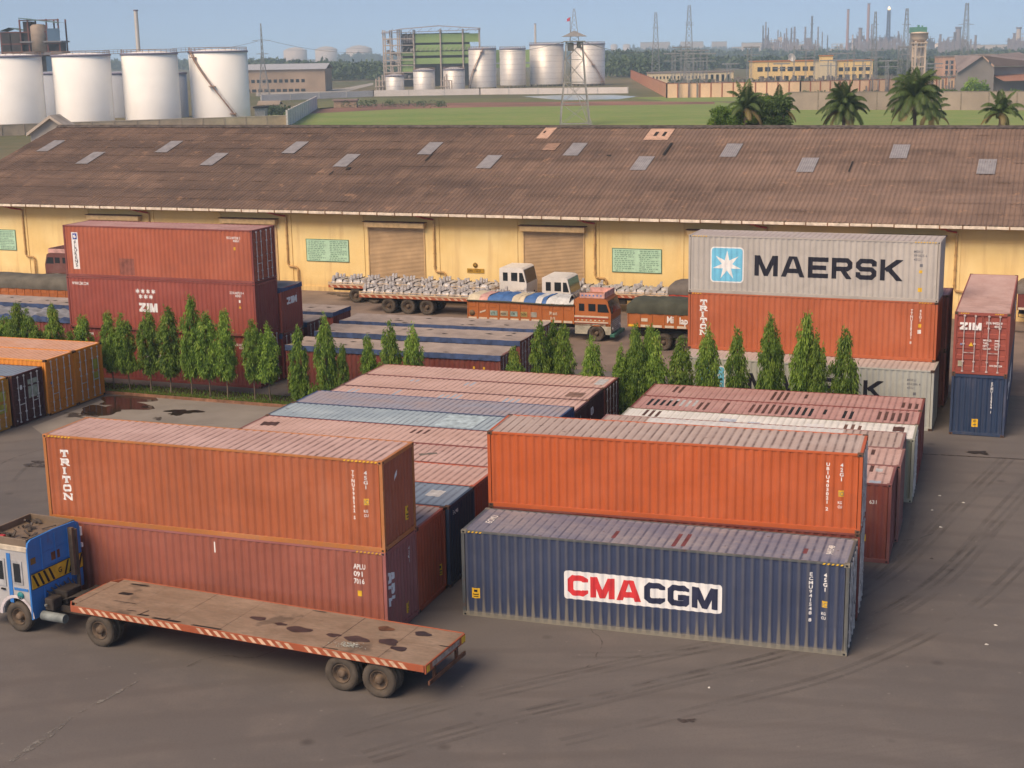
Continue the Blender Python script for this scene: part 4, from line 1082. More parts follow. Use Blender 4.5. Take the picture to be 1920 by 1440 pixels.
ORD = ['first', 'second', 'third', 'fourth', 'fifth', 'sixth', 'seventh', 'eighth', 'ninth', 'tenth', 'eleventh', 'twelfth', 'thirteenth', 'fourteenth', 'fifteenth', 'sixteenth', 'seventeenth', 'eighteenth', 'nineteenth', 'twentieth', 'twenty first', 'twenty second']
for i, (px, X, top) in enumerate(hedge):
    if i < 7: where = '%s mast tree from the left edge, above the orange container roofs' % ORD[i]
    elif i < 22: where = '%s tree from the left in the hedge before the triple stack and tarpaulined containers' % ORD[i - 7]
    elif i < 33: where = '%s slim tree from the left between the tarpaulined containers and the MAERSK stack' % ORD[i - 22]
    else: where = '%s tree from the left in front of the MAERSK stack' % ORD[i - 33]
    r = random.Random(i * 7 + 1); Y = tl(X) + (.5 if i in (24, 28, 30, 36, 38) else 0)
    t = thing('mast_tree', ('tallest ' if i in (11, 37) else '') + where, 'tree', (X, Y, .04), r.uniform(0, 360), 'mast trees in the hedge row'); t.rotation_euler.x = radians(r.uniform(-2.6, 2.6)); t.rotation_euler.y = radians(r.uniform(-2.6, 2.6))
    foot = 1.22 if i < 16 else .6 if i < 20 else .9
    if px in (555, 612): foot = .4
    H = top - foot; o = bpy.data.objects.new('crown', CR[i % 6] if not i == 17 else CR[3]); COL.objects.link(o); o.parent = t
    wd = {3: .8, 5: .7, 18: .6, 19: .75, 22: .75, 27: .8}.get(i, 1.0) * r.uniform(.92, 1.12)
    o.location = (0, 0, foot); o.scale = (wd, wd, H / 3.3)
    if i in (24, 28, 30, 36): o.scale = (.85, .85, H / 3.3)
    trunk_mesh(top - .6, .045, .015, 0, i).build('trunk', BARK, t, recalc=False)
# leaning bush on the left of the gap
def bush(name, label, cat, loc, R, n, ls, m, seed, h=1.0, group=None, trunk=None):
    r = random.Random(seed); out = []; cl = [(Vector((r.gauss(0, .42), r.gauss(0, .42), 0)) * R + Vector((0, 0, h * R * r.uniform(.1, 1.0))), r.uniform(.28, .5) * R, r.random()) for _ in range(26)]
    for k in range(n):
        c, rr, sh = r.choice(cl); d = rvec(r); p = c + d * rr * r.random() ** .35
        if p.z < 0: continue
        out.append((leaf(p, d + rvec(r) * .9, ls * r.uniform(.7, 1.4), ls * .5, r), max(0, min(.85, .55 * sh + .35 * r.random()))))
    me = leaf_mesh('crown', out, m)
    if trunk is None:
        o = bpy.data.objects.new(name, me); COL.objects.link(o); o.location = loc; return tag(o, label, cat, group)
    t = thing(name, label, cat, loc, 0, group); o = bpy.data.objects.new('crown', me); COL.objects.link(o); o.parent = t; o.location = (0, 0, trunk)
    mb = MB(); mb.tube([(0, 0, -.1), (.1, 0, trunk * .6), (0, .1, trunk + R * .3)], R * .10, 7, R * .05)
    for a in range(4): mb.tube([(0, 0, trunk * .7), (R * .4 * cos(a * 1.6), R * .4 * sin(a * 1.6), trunk + R * .5)], R * .05, 5, R * .02)
    mb.build('trunk', BARK, t, recalc=False); return t
bush('drooping_bush', 'low drooping bush leaning out at the gap between the two blocks of containers', 'bush', (5.2, tl(5.2) + .3, .3), .95, 1500, .16, LEAF, 5, 1.5)
bush('low_bush', 'small yellowish bush at the foot of the leftmost hedge trees', 'bush', (-24.0, tl(-24.0), .1), .75, 900, .14, LEAF, 6, 2.2)
gs = []; r = random.Random(4)
for k in range(5200):
    X = r.uniform(-23, -11.5); y = tl(X) + (r.uniform(-.75, -.2) if r.random() < .6 else r.uniform(-.7, 1.3)); h = r.uniform(.05, .22)
    gs.append((leaf(Vector((X, y, .06)), Vector((r.uniform(-.4, .4), r.uniform(-.4, .4), 1)), h, .035, r), r.random() * .6))
go = bpy.data.objects.new('strip_grass', leaf_mesh('strip_grass', gs, LEAF)); COL.objects.link(go); tag(go, 'rough short grass along the kerb under the hedge trees', 'grass', kind='stuff')
# ---------------------------------------------------------------- warehouse
wh = thing('warehouse', 'long yellow warehouse with a brown corrugated roof behind the parked lorries', 'warehouse', (WP.x, WP.y, 0), yaw0)
A0, A1, BE, BR, ZE, ZR = -36.0, 78.0, -1.2, 17.0, 6.25, 11.6
SL = (ZR - ZE) / (BR - BE)
def zroof(b): return ZE + SL * (b - BE) if b <= BR else ZR - SL * (b - BR)
def wallmat():
    g = NG('ochre_wall'); v = g.coords((1, 1, 1), rnd=False)
    big = g.noise(v, .25, 5, .6); st = g.noise(g.coords((1.6, 1, .12), rnd=False), 1.0, 5, .65)
    c = g.mix(g.ramp(big, .3, .7), (.78, .54, .21), (.90, .69, .33))
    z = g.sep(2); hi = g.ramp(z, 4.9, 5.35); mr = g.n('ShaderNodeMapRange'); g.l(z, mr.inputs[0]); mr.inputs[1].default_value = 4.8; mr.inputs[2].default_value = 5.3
    c = g.mix(g.mul(mr.outputs[0], .55), c, (.50, .24, .06))  # upper wall deeper orange: the eave's soft shadow put into the colour
    c = g.mix(g.mul(g.ramp(st, .50, .70), .42), c, (.58, .36, .16))
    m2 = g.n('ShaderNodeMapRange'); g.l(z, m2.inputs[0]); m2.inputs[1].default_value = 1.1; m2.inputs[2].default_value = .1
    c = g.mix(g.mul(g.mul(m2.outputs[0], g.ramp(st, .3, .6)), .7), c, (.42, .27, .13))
    return g.done(c, .85, 0, .2)
def roofmat():
    g = NG('asbestos_roof'); v = g.coords((1, 1, 1), rnd=False)
    big = g.noise(g.coords((.10, .35, .35), rnd=False), 1.0, 7, .65); st = g.noise(g.coords((2.2, .16, .16), rnd=False), 1.0, 5, .6)
    sh = g.n('ShaderNodeTexBrick'); sh.offset = .5
    c = g.mix(g.ramp(big, .36, .66), (.120, .083, .067), (.215, .142, .106))
    c = g.mix(g.mul(g.ramp(st, .45, .75), .55), c, (.075, .058, .053))
    x = g.sep(0); y = g.sep(1)
    # the roof grows paler towards the right
    pw = g.noise(g.coords((.05, .3, .3), rnd=False), 1.0, 5, .6)
    mr = g.n('ShaderNodeMapRange'); g.l(x, mr.inputs[0]); mr.inputs[1].default_value = 6; mr.inputs[2].default_value = 34
    c = g.mix(g.mul(g.mul(mr.outputs[0], g.ramp(pw, .3, .6)), .75), c, (.27, .185, .145))
    sn = g.n('ShaderNodeVectorMath', operation='SNAP'); sn.inputs[1].default_value = (1.0, 1.82, 100.0); g.l(g.tc.outputs['Object'], sn.inputs[0])
    wn = g.n('ShaderNodeTexWhiteNoise'); g.l(sn.outputs[0], wn.inputs['Vector'])
    c = g.mix(g.mul(g.ramp(wn.outputs['Value'], .0, .45, (1, 1, 1, 1), (0, 0, 0, 1)), .18), c, (.085, .062, .055))
    c = g.mix(g.mul(g.ramp(wn.outputs['Value'], .90, .97), .22), c, (.33, .215, .155))
    sp = g.noise(v, .9, 7, .75); c = g.mix(g.mul(g.ramp(sp, .58, .68), .7), c, (.38, .23, .15))
    c = g.mix(g.mul(g.ramp(sp, .28, .38, (1, 1, 1, 1), (0, 0, 0, 1)), .6), c, (.055, .045, .042))
    return g.done(c, .95, 0, .15)
WALLM, ROOFM = wallmat(), roofmat()
mb = MB()
mb.box(A0 + .3, A1 - .3, 0, .25, 0, 6.05); mb.box(A0 + .3, A1 - .3, 33.75, 34, 0, 6.05)
for a in (A0 + .3, A1 - .55):
    mb.prism([(.25, 0), (33.75, 0), (33.75, zroof(33.75) - .25), (17, ZR - .25), (.25, zroof(.25) - .25)], a, a + .25, 'yz')
a = A0 + 2.5
while a < A1 - 1:
    mb.box(a, a + .28, -.06, .0, 0, 5.9); a += 6.2
mb.box(A0 + .3, A1 - .3, -.05, -.003, 5.10, 5.16); mb.box(A0 + .3, A1 - .3, -.10, -.003, 0, .35)
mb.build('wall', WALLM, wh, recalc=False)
# corrugated roof: rows of lapped sheets
mb = MB(); rg = random.Random(12); pitch = .33
for slope in (0, 1):
    rows = 10 if slope == 0 else 3
    for k in range(rows):
        b0 = BE + (BR - BE) * k / rows; b1 = BE + (BR - BE) * (k + 1) / rows + .12
        z0 = zroof(b0) + .05; z1 = zroof(min(b1, BR)) + (.02)
        if slope: b0, b1 = 34 - b0, 34 - b1
        xs = []; x = A0
        jit = rg.uniform(-.012, .012)
        while x < A1:
            if int((x - A0) / 1.0) != int((x - pitch - A0) / 1.0): jit = rg.uniform(-.012, .015)
            for f, d in ((0, .045), (.3, .05), (.5, .005), (.8, 0)): xs.append((x + f * pitch, d + jit))
            x += pitch
        for (xa, da), (xb, db) in zip(xs[:-1], xs[1:]): mb.face([(xa, b0, z0 + da), (xb, b0, z0 + db), (xb, b1, z1 + db), (xa, b1, z1 + da)])
rf = mb.build('roof', ROOFM, wh, recalc=False)
mb = MB()
mb.prism([(BR - .35, zroof(BR - .35) + .12), (BR, ZR + .2), (BR + .35, zroof(BR + .35) + .12), (BR + .35, zroof(BR + .35) + .07), (BR, ZR + .14), (BR - .35, zroof(BR - .35) + .07)], A0, A1, 'yz')
mb.build('ridge_cap', simple('dark_ridge', (.10, .08, .07), .9, 0, .4), rf, recalc=False)
SKL = simple('grey_fibre_sheet', (.30, .28, .28), .45, 0, .15, 2, spec=.5); PINK = simple('fresh_pink_sheet', (.58, .37, .27), .8, 0, .15)
def roof_panel(nm, a0, b0, a1, b1, m, lift=.105):
    mb = MB(); x = a0; q = .165
    while x < a1 - .05:
        x2 = min(x + q, a1); h1 = .0; h2 = .025
        xm = (x + x2) / 2
        for xa, xb, ha, hb in ((x, xm, h1, h2), (xm, x2, h2, h1)):
            mb.face([(xa, b0, zroof(b0) + lift + ha), (xb, b0, zroof(b0) + lift + hb), (xb, b1, zroof(b1) + lift + hb), (xa, b1, zroof(b1) + lift + ha)])
        x = x2
    return mb.build(nm, m, rf, recalc=False)
for i in range(19):
    ac = -33.05 + 6.26 * i
    if ac > A1 - 3: break
    lo = i % 2
    roof_panel('skylight', ac - .62, 7.55 if lo else 10.4, ac + .62, 10.35 if lo else 13.15, SKL)
roof_panel('replacement_sheet', 12.9, 14.1, 13.9, 16.6, PINK); roof_panel('replacement_sheet', 22.0, 13.9, 24.0, 16.4, PINK)
roof_panel('replacement_sheet', 14.3, 11.5, 15.4, 13.1, simple('brown_sheet2', (.34, .21, .15), .8))
DRK = simple('dark_gap', (.03, .025, .022), .9)
for a, b, w, l in ((22.6, 14.7, .28, .9), (23.3, 14.7, .26, .9), (13.1, 15.3, .2, .5), (24.4, 10.6, .22, 2.6), (5.2, 8.9, .14, 1.5), (-.9, 6.9, .35, .5), (-1.8, 5.6, .12, .9), (38.9, 7.6, .12, 2.0), (20.0, 10.3, .4, .25)):
    roof_panel('missing_sheet', a, b, a + w, b + l, DRK, .135)
# gutter in lengths, with joints
GUT = simple('cream_gutter', (.74, .62, .48), .7, 0, .2); JNT = simple('rusty_joint', (.22, .11, .05), .8)
mb = MB(); jb = MB(); x = A0
while x < A1:
    mb.box(x + .02, x + 1.42, BE - .13, BE - .01, ZE - .14 + rg.uniform(-.014, .014), ZE + .05, .015); jb.box(x - .05, x + .02, BE - .15, BE, ZE - .19, ZE + .05); x += 1.44
mb.build('gutter', GUT, wh, recalc=False); jb.build('gutter_joint', JNT, wh, recalc=False)
mb = MB(); mb.box(A0, A1, BE + .01, BE + .05, ZE - .08, ZE + .02)
for x in [A0 + .7 + 1.55 * i for i in range(74)]: mb.beam((x, 0.0, zroof(0) - .10), (x, BE + .04, ZE - .07), .05, .09)
mb.build('rafter_end', simple('dark_rafter', (.10, .05, .03), .9), wh, recalc=False)
REDPIPE = simple('red_oxide_bracket', (.36, .045, .03), .6); PIPEM = simple('ochre_pipe', (.52, .31, .12), .6, 0, .25)
for i, a in enumerate([-27.3, -15.0, -2.6, 9.8, 22.3, 34.6, 47.1, 59.5]):
    b = MB(); b.tube([(a - .75, BE + .02, ZE - .14), (a - .55, BE + .35, ZE - .32), (a - .02, -.2, ZE - .50)], .07, 8); b.tube([(a - .95, BE + .02, ZE - .10), (a - .72, BE + .02, ZE - .12)], .13, 8)
    b.build('gutter_outlet', REDPIPE, wh, recalc=False)
    p = MB(); p.tube([(a, -.14, ZE - .5), (a, -.14, 2.05), (a + .1, -.14, 1.85), (a + .75, -.16, 1.80), (a + .85, -.16, 1.65), (a + .85, -.16, .1)], .075, 8)
    for z in (2.2, 3.2, 4.2, 5.2): p.box(a - .11, a + .11, -.16, -.03, z, z + .05)
    p.build('downpipe', PIPEM, wh, recalc=False)
SHUT = simple('buff_shutter', (.46, .31, .17), .7, 0, .14, .8); CANO = simple('shutter_hood', (.60, .40, .19), .7, 0, .15)
for i, a in enumerate([-20.5, -8.1, 4.4, 16.9, 29.3, 41.7, 54.2]):
    mb = MB(); z = .05
    while z < 5.0:
        mb.face([(a, -.012, z), (a + 4.5, -.012, z), (a + 4.5, -.045, z + .05), (a, -.045, z + .05)]); mb.face([(a, -.045, z + .05), (a + 4.5, -.045, z + .05), (a + 4.5, -.012, z + .10), (a, -.012, z + .10)]); z += .10
    s = mb.build('shutter_door', SHUT, wh, recalc=False)
    for q_ in (a - .10, a + 4.51): g = MB(); g.box(q_, q_ + .09, -.08, -.003, 0, 5.05); g.build('guide_rail', CANO, s, recalc=False)
    h = MB(); h.box(a - .2, a + 4.72, -.50, -.004, 5.08, 5.48, .03); h.build('shutter_hood', CANO, s, recalc=False)
    h = MB(); h.box(a - .28, a + 4.80, -.58, -.006, 5.485, 5.53); h.build('hood_cover', RUSTY, s, recalc=False)
MINT = simple('mint_board', (.45, .66, .46), .7, 0, .08); DGR = simple('dark_green_script', (.02, .10, .06), .7)
for i, a in enumerate([-31.9, -1.0, 23.55]):
    bd = MB(); bd.box(a, a + 3.65, -.05, -.004, 2.30, 4.02); bd.cur = 1
    for q in ((a, a + 3.65, -.06, -.052, 3.98, 4.02), (a, a + 3.65, -.06, -.052, 2.30, 2.34), (a, a + .04, -.06, -.052, 2.34, 3.98), (a + 3.61, a + 3.65, -.06, -.052, 2.34, 3.98)): bd.box(*q)
    b = bd.build('notice_board', [MINT, DGR], wh, recalc=False)
    r = random.Random(40 + i); tx = MB()
    for col in (0, 1):
        x0 = a + .12 + col * 1.82; nl = 11
        for ln in range(nl):
            z = 3.86 - ln * .140; x = x0 + (r.uniform(0, .15) if ln else .1); end = x0 + 1.60 - (r.uniform(.1, .9) if ln in (4, 8, 10) else r.uniform(0, .12))
            while x < end:
                wl = min(r.uniform(.10, .30), end - x); tx.face([(x, -.0535, z), (x + wl, -.0535, z), (x + wl, -.0535, z + .014), (x, -.0535, z + .014)])
                u = x + .01
                while u < x + wl - .03:
                    hh = r.uniform(.045, .075); tx.face([(u, -.0545, z - hh), (u + .014, -.0545, z - hh), (u + .014, -.0545, z + .002), (u, -.0545, z + .002)])
                    if r.random() < .6: tx.face([(u + .014, -.0550, z - hh * .7), (u + .034, -.0550, z - hh * .9), (u + .034, -.0550, z - hh * .6), (u + .014, -.0550, z - hh * .45)])
                    u += r.uniform(.035, .05)
                x += wl + r.uniform(.03, .06)
    tx.build('board_text', DGR, b, recalc=False)
OCH = simple('painted_ochre_sign', (.50, .28, .03), .7)
for a, z in ((12.35, 2.05), (-24.1, 2.15)):
    s = MB(); s.box(a, a + 1.35, -.05, -.004, z - .2, z + .12); o = s.build('number_sign', OCH, wh, recalc=False)
    q = MB()
    for p, l in small_text('CWC 2 A 13', a + .08, z - .13, .16, sx=.85): q.face([(x, -.054, y) for x, y in p])
    q.build('sign_text', BLK, o, recalc=False)
    q = MB(); q.lathe([(.0, 0), (.19, 0), (.19, .03), (0, .03)], 16, (a + .66, -.05, z + .38), 'y'); q.build('round_emblem', OCH, o, recalc=False)
    q = MB(); q.lathe([(.10, -.004), (.14, -.004), (.14, .0), (.10, .0)], 16, (a + .66, -.05, z + .38), 'y'); q.build('emblem_ring', BLK, o, recalc=False)

# ---------------------------------------------------------------- vehicles
TYRE = simple('tyre', (.085, .068, .052), .92, 0, .25, bump=.2); RIMM = simple('dusty_rim', (.13, .09, .06), .8, 0, .3); HUBM = simple('hub', (.10, .05, .03), .7)
CHAS = simple('chassis_grime', (.045, .036, .030), .9, 0, .3)
GLASS = NG('cab_glass').done((.02, .025, .03), .12, 0, .6)
_wm = {}
def wheel(t, x, y, r=.52, w=.28, side=-1, rim=None, dual=False, name='wheel'):
    "side -1: outer face towards -y"
    key = (r, w, side, dual)
    if key not in _wm:
        b = MB()
        for k in range(2 if dual else 1):
            o = (k * (w + .05)) * (-side)
            pr = [(r * .56, .06), (r * .62, .0), (r * .90, .0), (r * .97, .03), (r, .07), (r, w - .07), (r * .97, w - .03), (r * .90, w), (r * .60, w), (r * .56, w - .04), (r * .56, .06)]
            b.lathe([(a, (o + h) if side < 0 else (o - h)) for a, h in pr], 36, axis='y')
            for j in range(36):
                a = 2 * pi * j / 36; c_, s_ = cos(a), sin(a)
                for sh in (.05, w - .11):
                    h0 = o + sh if side < 0 else o - sh - .06
                    b.beam((c_ * (r + .002), h0, s_ * (r + .002)), (c_ * (r + .002), h0 + .06, s_ * (r + .002)), .05, .012, up=(c_, 0, s_))
        m1 = b.build('wheel', TYRE, recalc=True); me1 = m1.data; bpy.data.objects.remove(m1)
        b = MB(); sg = 1 if side < 0 else -1
        b.lathe([(r * .565, sg * .06), (r * .53, sg * .03), (r * .50, sg * .04), (r * .46, sg * .13), (r * .30, sg * .16), (r * .24, sg * .09), (r * .22, sg * .01), (r * .12, -sg * .01), (0, -sg * .01)], 24, axis='y')
        for j in range(8):
            a = 2 * pi * j / 8; b.box(cos(a) * r * .37 - .014, cos(a) * r * .37 + .014, sg * .11, sg * .15, sin(a) * r * .37 - .014, sin(a) * r * .37 + .014)
        m2 = b.build('rim', RIMM, recalc=True); me2 = m2.data; bpy.data.objects.remove(m2)
        _wm[key] = (me1, me2)
    a, c = _wm[key]; o = bpy.data.objects.new(name, a); COL.objects.link(o); o.parent = t; o.location = (x, y, r)
    q = bpy.data.objects.new('rim', c); COL.objects.link(q); q.parent = o
    return o
def stripes(t, x0, x1, y, z0, z1, m, step=.34, wd=.13, nm='stripe_paint', sg=-1):
    mb = MB(); x = x0; r = random.Random(int(x0 * 10)); k = 0
    while x < x1 - .3:
        if (int((x - x0) / 1.0) % 4) != 3 or True:
            a = r.uniform(.8, 1.1)
            mb.face([(x, y + sg * .003, z1 - .02), (x + wd * a, y + sg * .003, z1 - .02), (x + .17 + wd * a, y + sg * .003, z0 + .02), (x + .17, y + sg * .003, z0 + .02)])
        x += step * r.uniform(.9, 1.1)
    return mb.build(nm, m, t, recalc=False)

# --- near flatbed lorry
ft = thing('flatbed_lorry', 'empty flatbed lorry with a blue backed cab and worn deck in the foreground', 'lorry', (-13.85, 42.95, 0), -24.3)
def deckmat(name, a, b, d):
    g = NG(name); n1 = g.noise(g.coords((.5, .9, 1)), 1.0, 7, .65); n2 = g.noise(g.coords((1.2, 3, 1)), 3.0, 6, .7)
    c = g.mix(g.ramp(n1, .32, .68), a, b); c = g.mix(g.mul(g.ramp(n2, .42, .72), .6), c, d)
    n3 = g.noise(g.coords((.9, .9, .9)), 1.1, 3, .5); c = g.mix(g.mul(g.ramp(n3, .62, .70), .55), c, (.06, .045, .038))
    g.bump(n2, .3, .01); return g.done(c, .85, 0, .25)
DECK = deckmat('worn_deck', (.20, .135, .095), (.33, .24, .18), (.15, .12, .085))
RAIL = P('rail_red', (.36, .085, .032), rust=.5, streak=.2); STRW = simple('stripe_cream', (.62, .42, .28), .8, 0, .2)
DL = 12.38
r = random.Random(2); d = MB()
xs = [-.2, .1, 1.9, 3.75, 5.5, 7.3, 9.1, 10.9, DL]
for i, (a, b) in enumerate(zip(xs[:-1], xs[1:])):
    z = 1.235 + r.uniform(-.004, .004)
    y0 = .0 if i else .30; y1 = 2.5 if i else 2.2
    for k in range(2): d.box(a + .004, b - .004, y0 + (y1 - y0) * k / 2 + .003, y0 + (y1 - y0) * (k + 1) / 2 - .003, 1.19, z + r.uniform(-.003, .003), .004)
dk = d.build('deck', DECK, ft, recalc=False)
for i, (x, y, rx, ry) in enumerate([(6.1, 1.25, .42, .16), (7.75, .95, .55, .26), (8.9, .95, .32, .16), (9.7, .95, .50, .25), (10.1, 1.95, .32, .22), (10.65, 1.1, .46, .26), (11.15, .78, .40, .17), (11.3, 2.0, .34, .2), (7.0, 1.1, .25, .12)]):
    rr = random.Random(i); n = 26; ph = [rr.uniform(0, 6) for _ in range(4)]; mb = MB()
    mb.face([(x + rx * .72 * (1 + .25 * sum(sin((j + 2) * 6.283 * k / n + ph[j]) / (j + 1) for j in range(4)) * .6) * cos(6.283 * k / n), y + ry * .8 * (1 + .2 * sin(3 * 6.283 * k / n + ph[0])) * sin(6.283 * k / n), 1.2445 + .0007 * i) for k in range(n)])
    mb.build('oil_patch', simple('deck_oil', (.055, .036, .038), .5) if i not in (4,) else RUSTY, dk, recalc=False)
for (x0, x1, y0, y1) in ((.75, 1.25, 1.35, 1.55), (1.9, 2.3, .30, .36), (2.45, 2.9, .12, .22), (3.05, 4.1, .05, .17), (2.5, 2.62, .10, .55), (3.5, 3.62, .1, .3), (4.5, 5.6, .04, .13), (9.0, 9.6, .05, .10), (1.0, 1.9, .82, .86), (.55, 1.3, 2.2, 2.3), (7.3, 7.8, 2.38, 2.44), (12.1, 12.5, 1.4, 1.46)):
    hl = MB(); hl.face([(x0, y0, 1.2475), (x1 - .1, y0 + .01, 1.2475), (x1, y1 - .03, 1.2475), (x1 - .06, y1, 1.2475), (x0 + .08, y1 - .02, 1.2475)]); hl.build('rotten_gap', BLK, dk, recalc=False)
rl = MB(); rl.box(.05, DL, -.035, -.002, 1.04, 1.25, .006); rl.box(.05, DL, 2.502, 2.535, 1.04, 1.25, .006); rl.box(DL, DL + .05, 0, 2.5, .98, 1.24, .006)
rl.box(-.25, -.2, .5, 2.0, 1.04, 1.23); rl.beam((-.22, .32, 1.14), (.05, -.02, 1.14), .04, .19); rl.beam((-.22, 2.18, 1.14), (.05, 2.52, 1.14), .04, .19)
sr = rl.build('side_rail', RAIL, ft, recalc=False)
stripes(sr, .35, 4.5, -.036, 1.04, 1.245, STRW, .30, .15); stripes(sr, 4.75, 8.3, -.036, 1.04, 1.245, STRW, .31, .15); stripes(sr, 8.5, 12.0, -.036, 1.04, 1.245, STRW, .30, .15)
ch = MB()
for y in (.75, 1.75):
    ch.box(1.5, DL - .1, y - .06, y + .06, .88, 1.18); ch.box(-3.6, 2.4, y - .05, y + .05, .62, .82)
for i in range(13): ch.box(.3 + i, .38 + i, .05, 2.45, 1.08, 1.185)
for x in (1.05, 9.68, 10.88): ch.tube([(x, .35, .52), (x, 2.15, .52)], .08, 8); ch.box(x - .5, x + .5, .55, .65, .6, .68); ch.box(x - .5, x + .5, 1.85, 1.95, .6, .68)
ch.box(.2, 1.6, .6, 1.9, .84, .96); ch.tube([(-2.2, .3, .5), (-2.2, 2.2, .5)], .06, 8)
ch.build('chassis', CHAS, ft, recalc=False)
for x, dl in ((1.03, 1), (9.66, 1), (10.88, 1)):
    wheel(ft, x, .02, .53, .27, -1, dual=True); wheel(ft, x, 2.48, .53, .27, 1, dual=True)
wheel(ft, -2.2, .05, .50, .28, -1); wheel(ft, -2.2, 2.38, .50, .28, 1)
bp = MB(); bp.box(DL + .05, DL + .10, .1, 2.4, .62, .74); bp.box(DL - .02, DL + .06, .5, .6, .62, 1.05); bp.box(DL - .02, DL + .06, 1.9, 2.0, .62, 1.05); bp.build('rear_bumper', RUSTY, ft, recalc=False)
bp = MB(); bp.box(DL + .052, DL + .062, 2.25, 2.48, 1.02, 1.2); bp.box(DL + .052, DL + .062, .05, .22, 1.02, 1.2); bp.build('reflector_plate', YEL, ft, recalc=False)
bp = MB(); bp.box(DL + .052, DL + .058, .4, 2.1, 1.05, 1.2); bp.build('tail_board', simple('faded_white_board', (.40, .32, .26), .8, 0, .3, 8), ft, recalc=False)
# cab
CABW = P('cab_white', (.43, .42, .41), rust=.25, streak=.35, dust=.2, dustcol=(.35, .30, .24)); CABB = P('cab_blue', (.035, .19, .52), rust=.3, streak=.3, dust=.15, dustcol=(.07, .10, .16))
XB, XF = -1.62, -3.85
cb = MB(); pf = [(XF + .05, .85), (XF, 1.3), (XF + .05, 1.75), (XF + .42, 2.72), (XF + .75, 2.86), (XB, 2.88), (XB, .62), (-1.66, .62), (-1.68, .85), (-1.82, 1.05), (-2.05, 1.14), (-2.40, 1.14), (-2.64, 1.04), (-2.78, .86)]
pf = [(XF + .05, .62), (XF, 1.3), (XF + .05, 1.75), (XF + .42, 2.72), (XF + .75, 2.86), (XB, 2.88), (XB, .62), (-1.60, .62)]
def arch(cx, r0, z0, n=8): return [(cx + r0 * cos(radians(180 * k / n)), z0 + r0 * sin(radians(180 * k / n))) for k in range(n + 1)]
pf = [(XF + .05, .55), (XF, 1.3), (XF + .05, 1.75), (XF + .42, 2.72), (XF + .75, 2.86), (XB, 2.88), (XB, .60)] + [(x, z) for x, z in arch(-2.2, .58, .55)]
cb.prism(pf[::-1], .06, 2.42, 'xz'); cab = cb.build('cab', CABW, ft, recalc=True)
fl = MB(); ar = arch(-2.2, .60, .55, 12); ar2 = arch(-2.2, .70, .55, 12)
for i in range(12):
    fl.face([(ar[i][0], .03, ar[i][1]), (ar[i + 1][0], .03, ar[i + 1][1]), (ar2[i + 1][0], .03, ar2[i + 1][1]), (ar2[i][0], .03, ar2[i][1])]); fl.face([(ar[i][0], .03, ar[i][1]), (ar[i][0], .4, ar[i][1]), (ar[i + 1][0], .4, ar[i + 1][1]), (ar[i + 1][0], .03, ar[i + 1][1])])
fl.build('wheel_arch', simple('arch_white', (.62, .56, .56), .6), cab, recalc=False)
q = MB(); q.box(-3.35, -2.55, .035, .055, 1.50, 2.42); q.box(-2.25, -1.85, .035, .055, 1.62, 2.40); q.build('window_frame', simple('silver_trim', (.42, .42, .42), .5), cab, recalc=False)
q = MB(); q.box(-3.28, -2.62, .020, .030, 1.72, 2.34); q.box(-2.18, -1.92, .020, .030, 1.70, 2.32); q.build('window', GLASS, cab, recalc=False)
q = MB(); q.box(-2.45, -2.30, .040, .056, .98, 2.62); q.box(-2.24, -1.68, .040, .056, 1.42, 1.5); q.build('blue_trim', CABB, cab, recalc=False)
q = MB(); q.box(-3.15, -2.80, .008, .018, 1.76, 2.22); q.build('window_card', WHITE, cab, recalc=False)
q = MB(); q.lathe([(0, 0), (.13, 0), (.13, .02), (0, .02)], 16, (-2.0, .03, 1.25), 'y'); q.build('badge', simple('teal_badge', (.02, .22, .24), .5), cab, recalc=False)
q = MB(); q.box(-2.75, -2.6, .0, .04, 1.38, 1.43); q.build('door_handle', BLK, cab, recalc=False)
# back panel, blue, rounded at the top
bpz = [(.03, .50), (.03, 2.85), (.08, 3.02), (.22, 3.10), (1.25, 3.14), (2.28, 3.10), (2.42, 3.02), (2.47, 2.85), (2.47, .85), (1.8, .85), (1.6, 1.15), (.8, 1.15), (.6, .5)]
q = MB(); q.prism([(y, z) for y, z in bpz], XB + .005, XB + .07, 'yz'); bk = q.build('back_panel', CABB, ft, recalc=True)
q = MB()
for y in (.62, 1.25, 1.85, 2.28): q.box(XB + .072, XB + .10, y, y + .05, .9, 3.02)
for z in (2.05, 2.52): q.box(XB + .071, XB + .085, .1, 2.4, z, z + .02)
q.build('panel_rib', CABB, bk, recalc=False)
YB = simple('hazard_yellow', (.62, .40, .03), .6, 0, .2)
q = MB(); q.box(XB + .103, XB + .108, .07, 2.44, 1.50, 1.98); q.build('hazard_band', YB, bk, recalc=False)
q = MB()
X_ = XB + .111
for y0 in [.10 + .24 * k for k in range(4)]:
    q.face([(X_, y0, 1.96), (X_, y0 + .10, 1.96), (X_, y0 + .30, 1.52), (X_, y0 + .20, 1.52)])
for y0 in [1.72 + .22 * k for k in range(4)]:
    q.face([(X_, y0, 1.96), (X_, y0 + .09, 1.96), (X_, y0 - .09, 1.52), (X_, y0 - .18, 1.52)])
q.box(XB + .109, X_, .07, 2.44, 1.48, 1.50); q.box(XB + .109, X_, .07, 2.44, 1.98, 2.0)
for p, l in small_text('G', 1.28, 1.66, .18): q.face([(X_, a, b) for a, b in p])
q.build('hazard_print', BLK, bk, recalc=False)
q = MB(); q.box(XB + .072, XB + .08, 1.05, 1.45, 2.15, 2.42); q.box(XB + .072, XB + .08, 2.0, 2.2, 2.45, 2.75); q.build('rust_patch', RUSTY, bk, recalc=False)
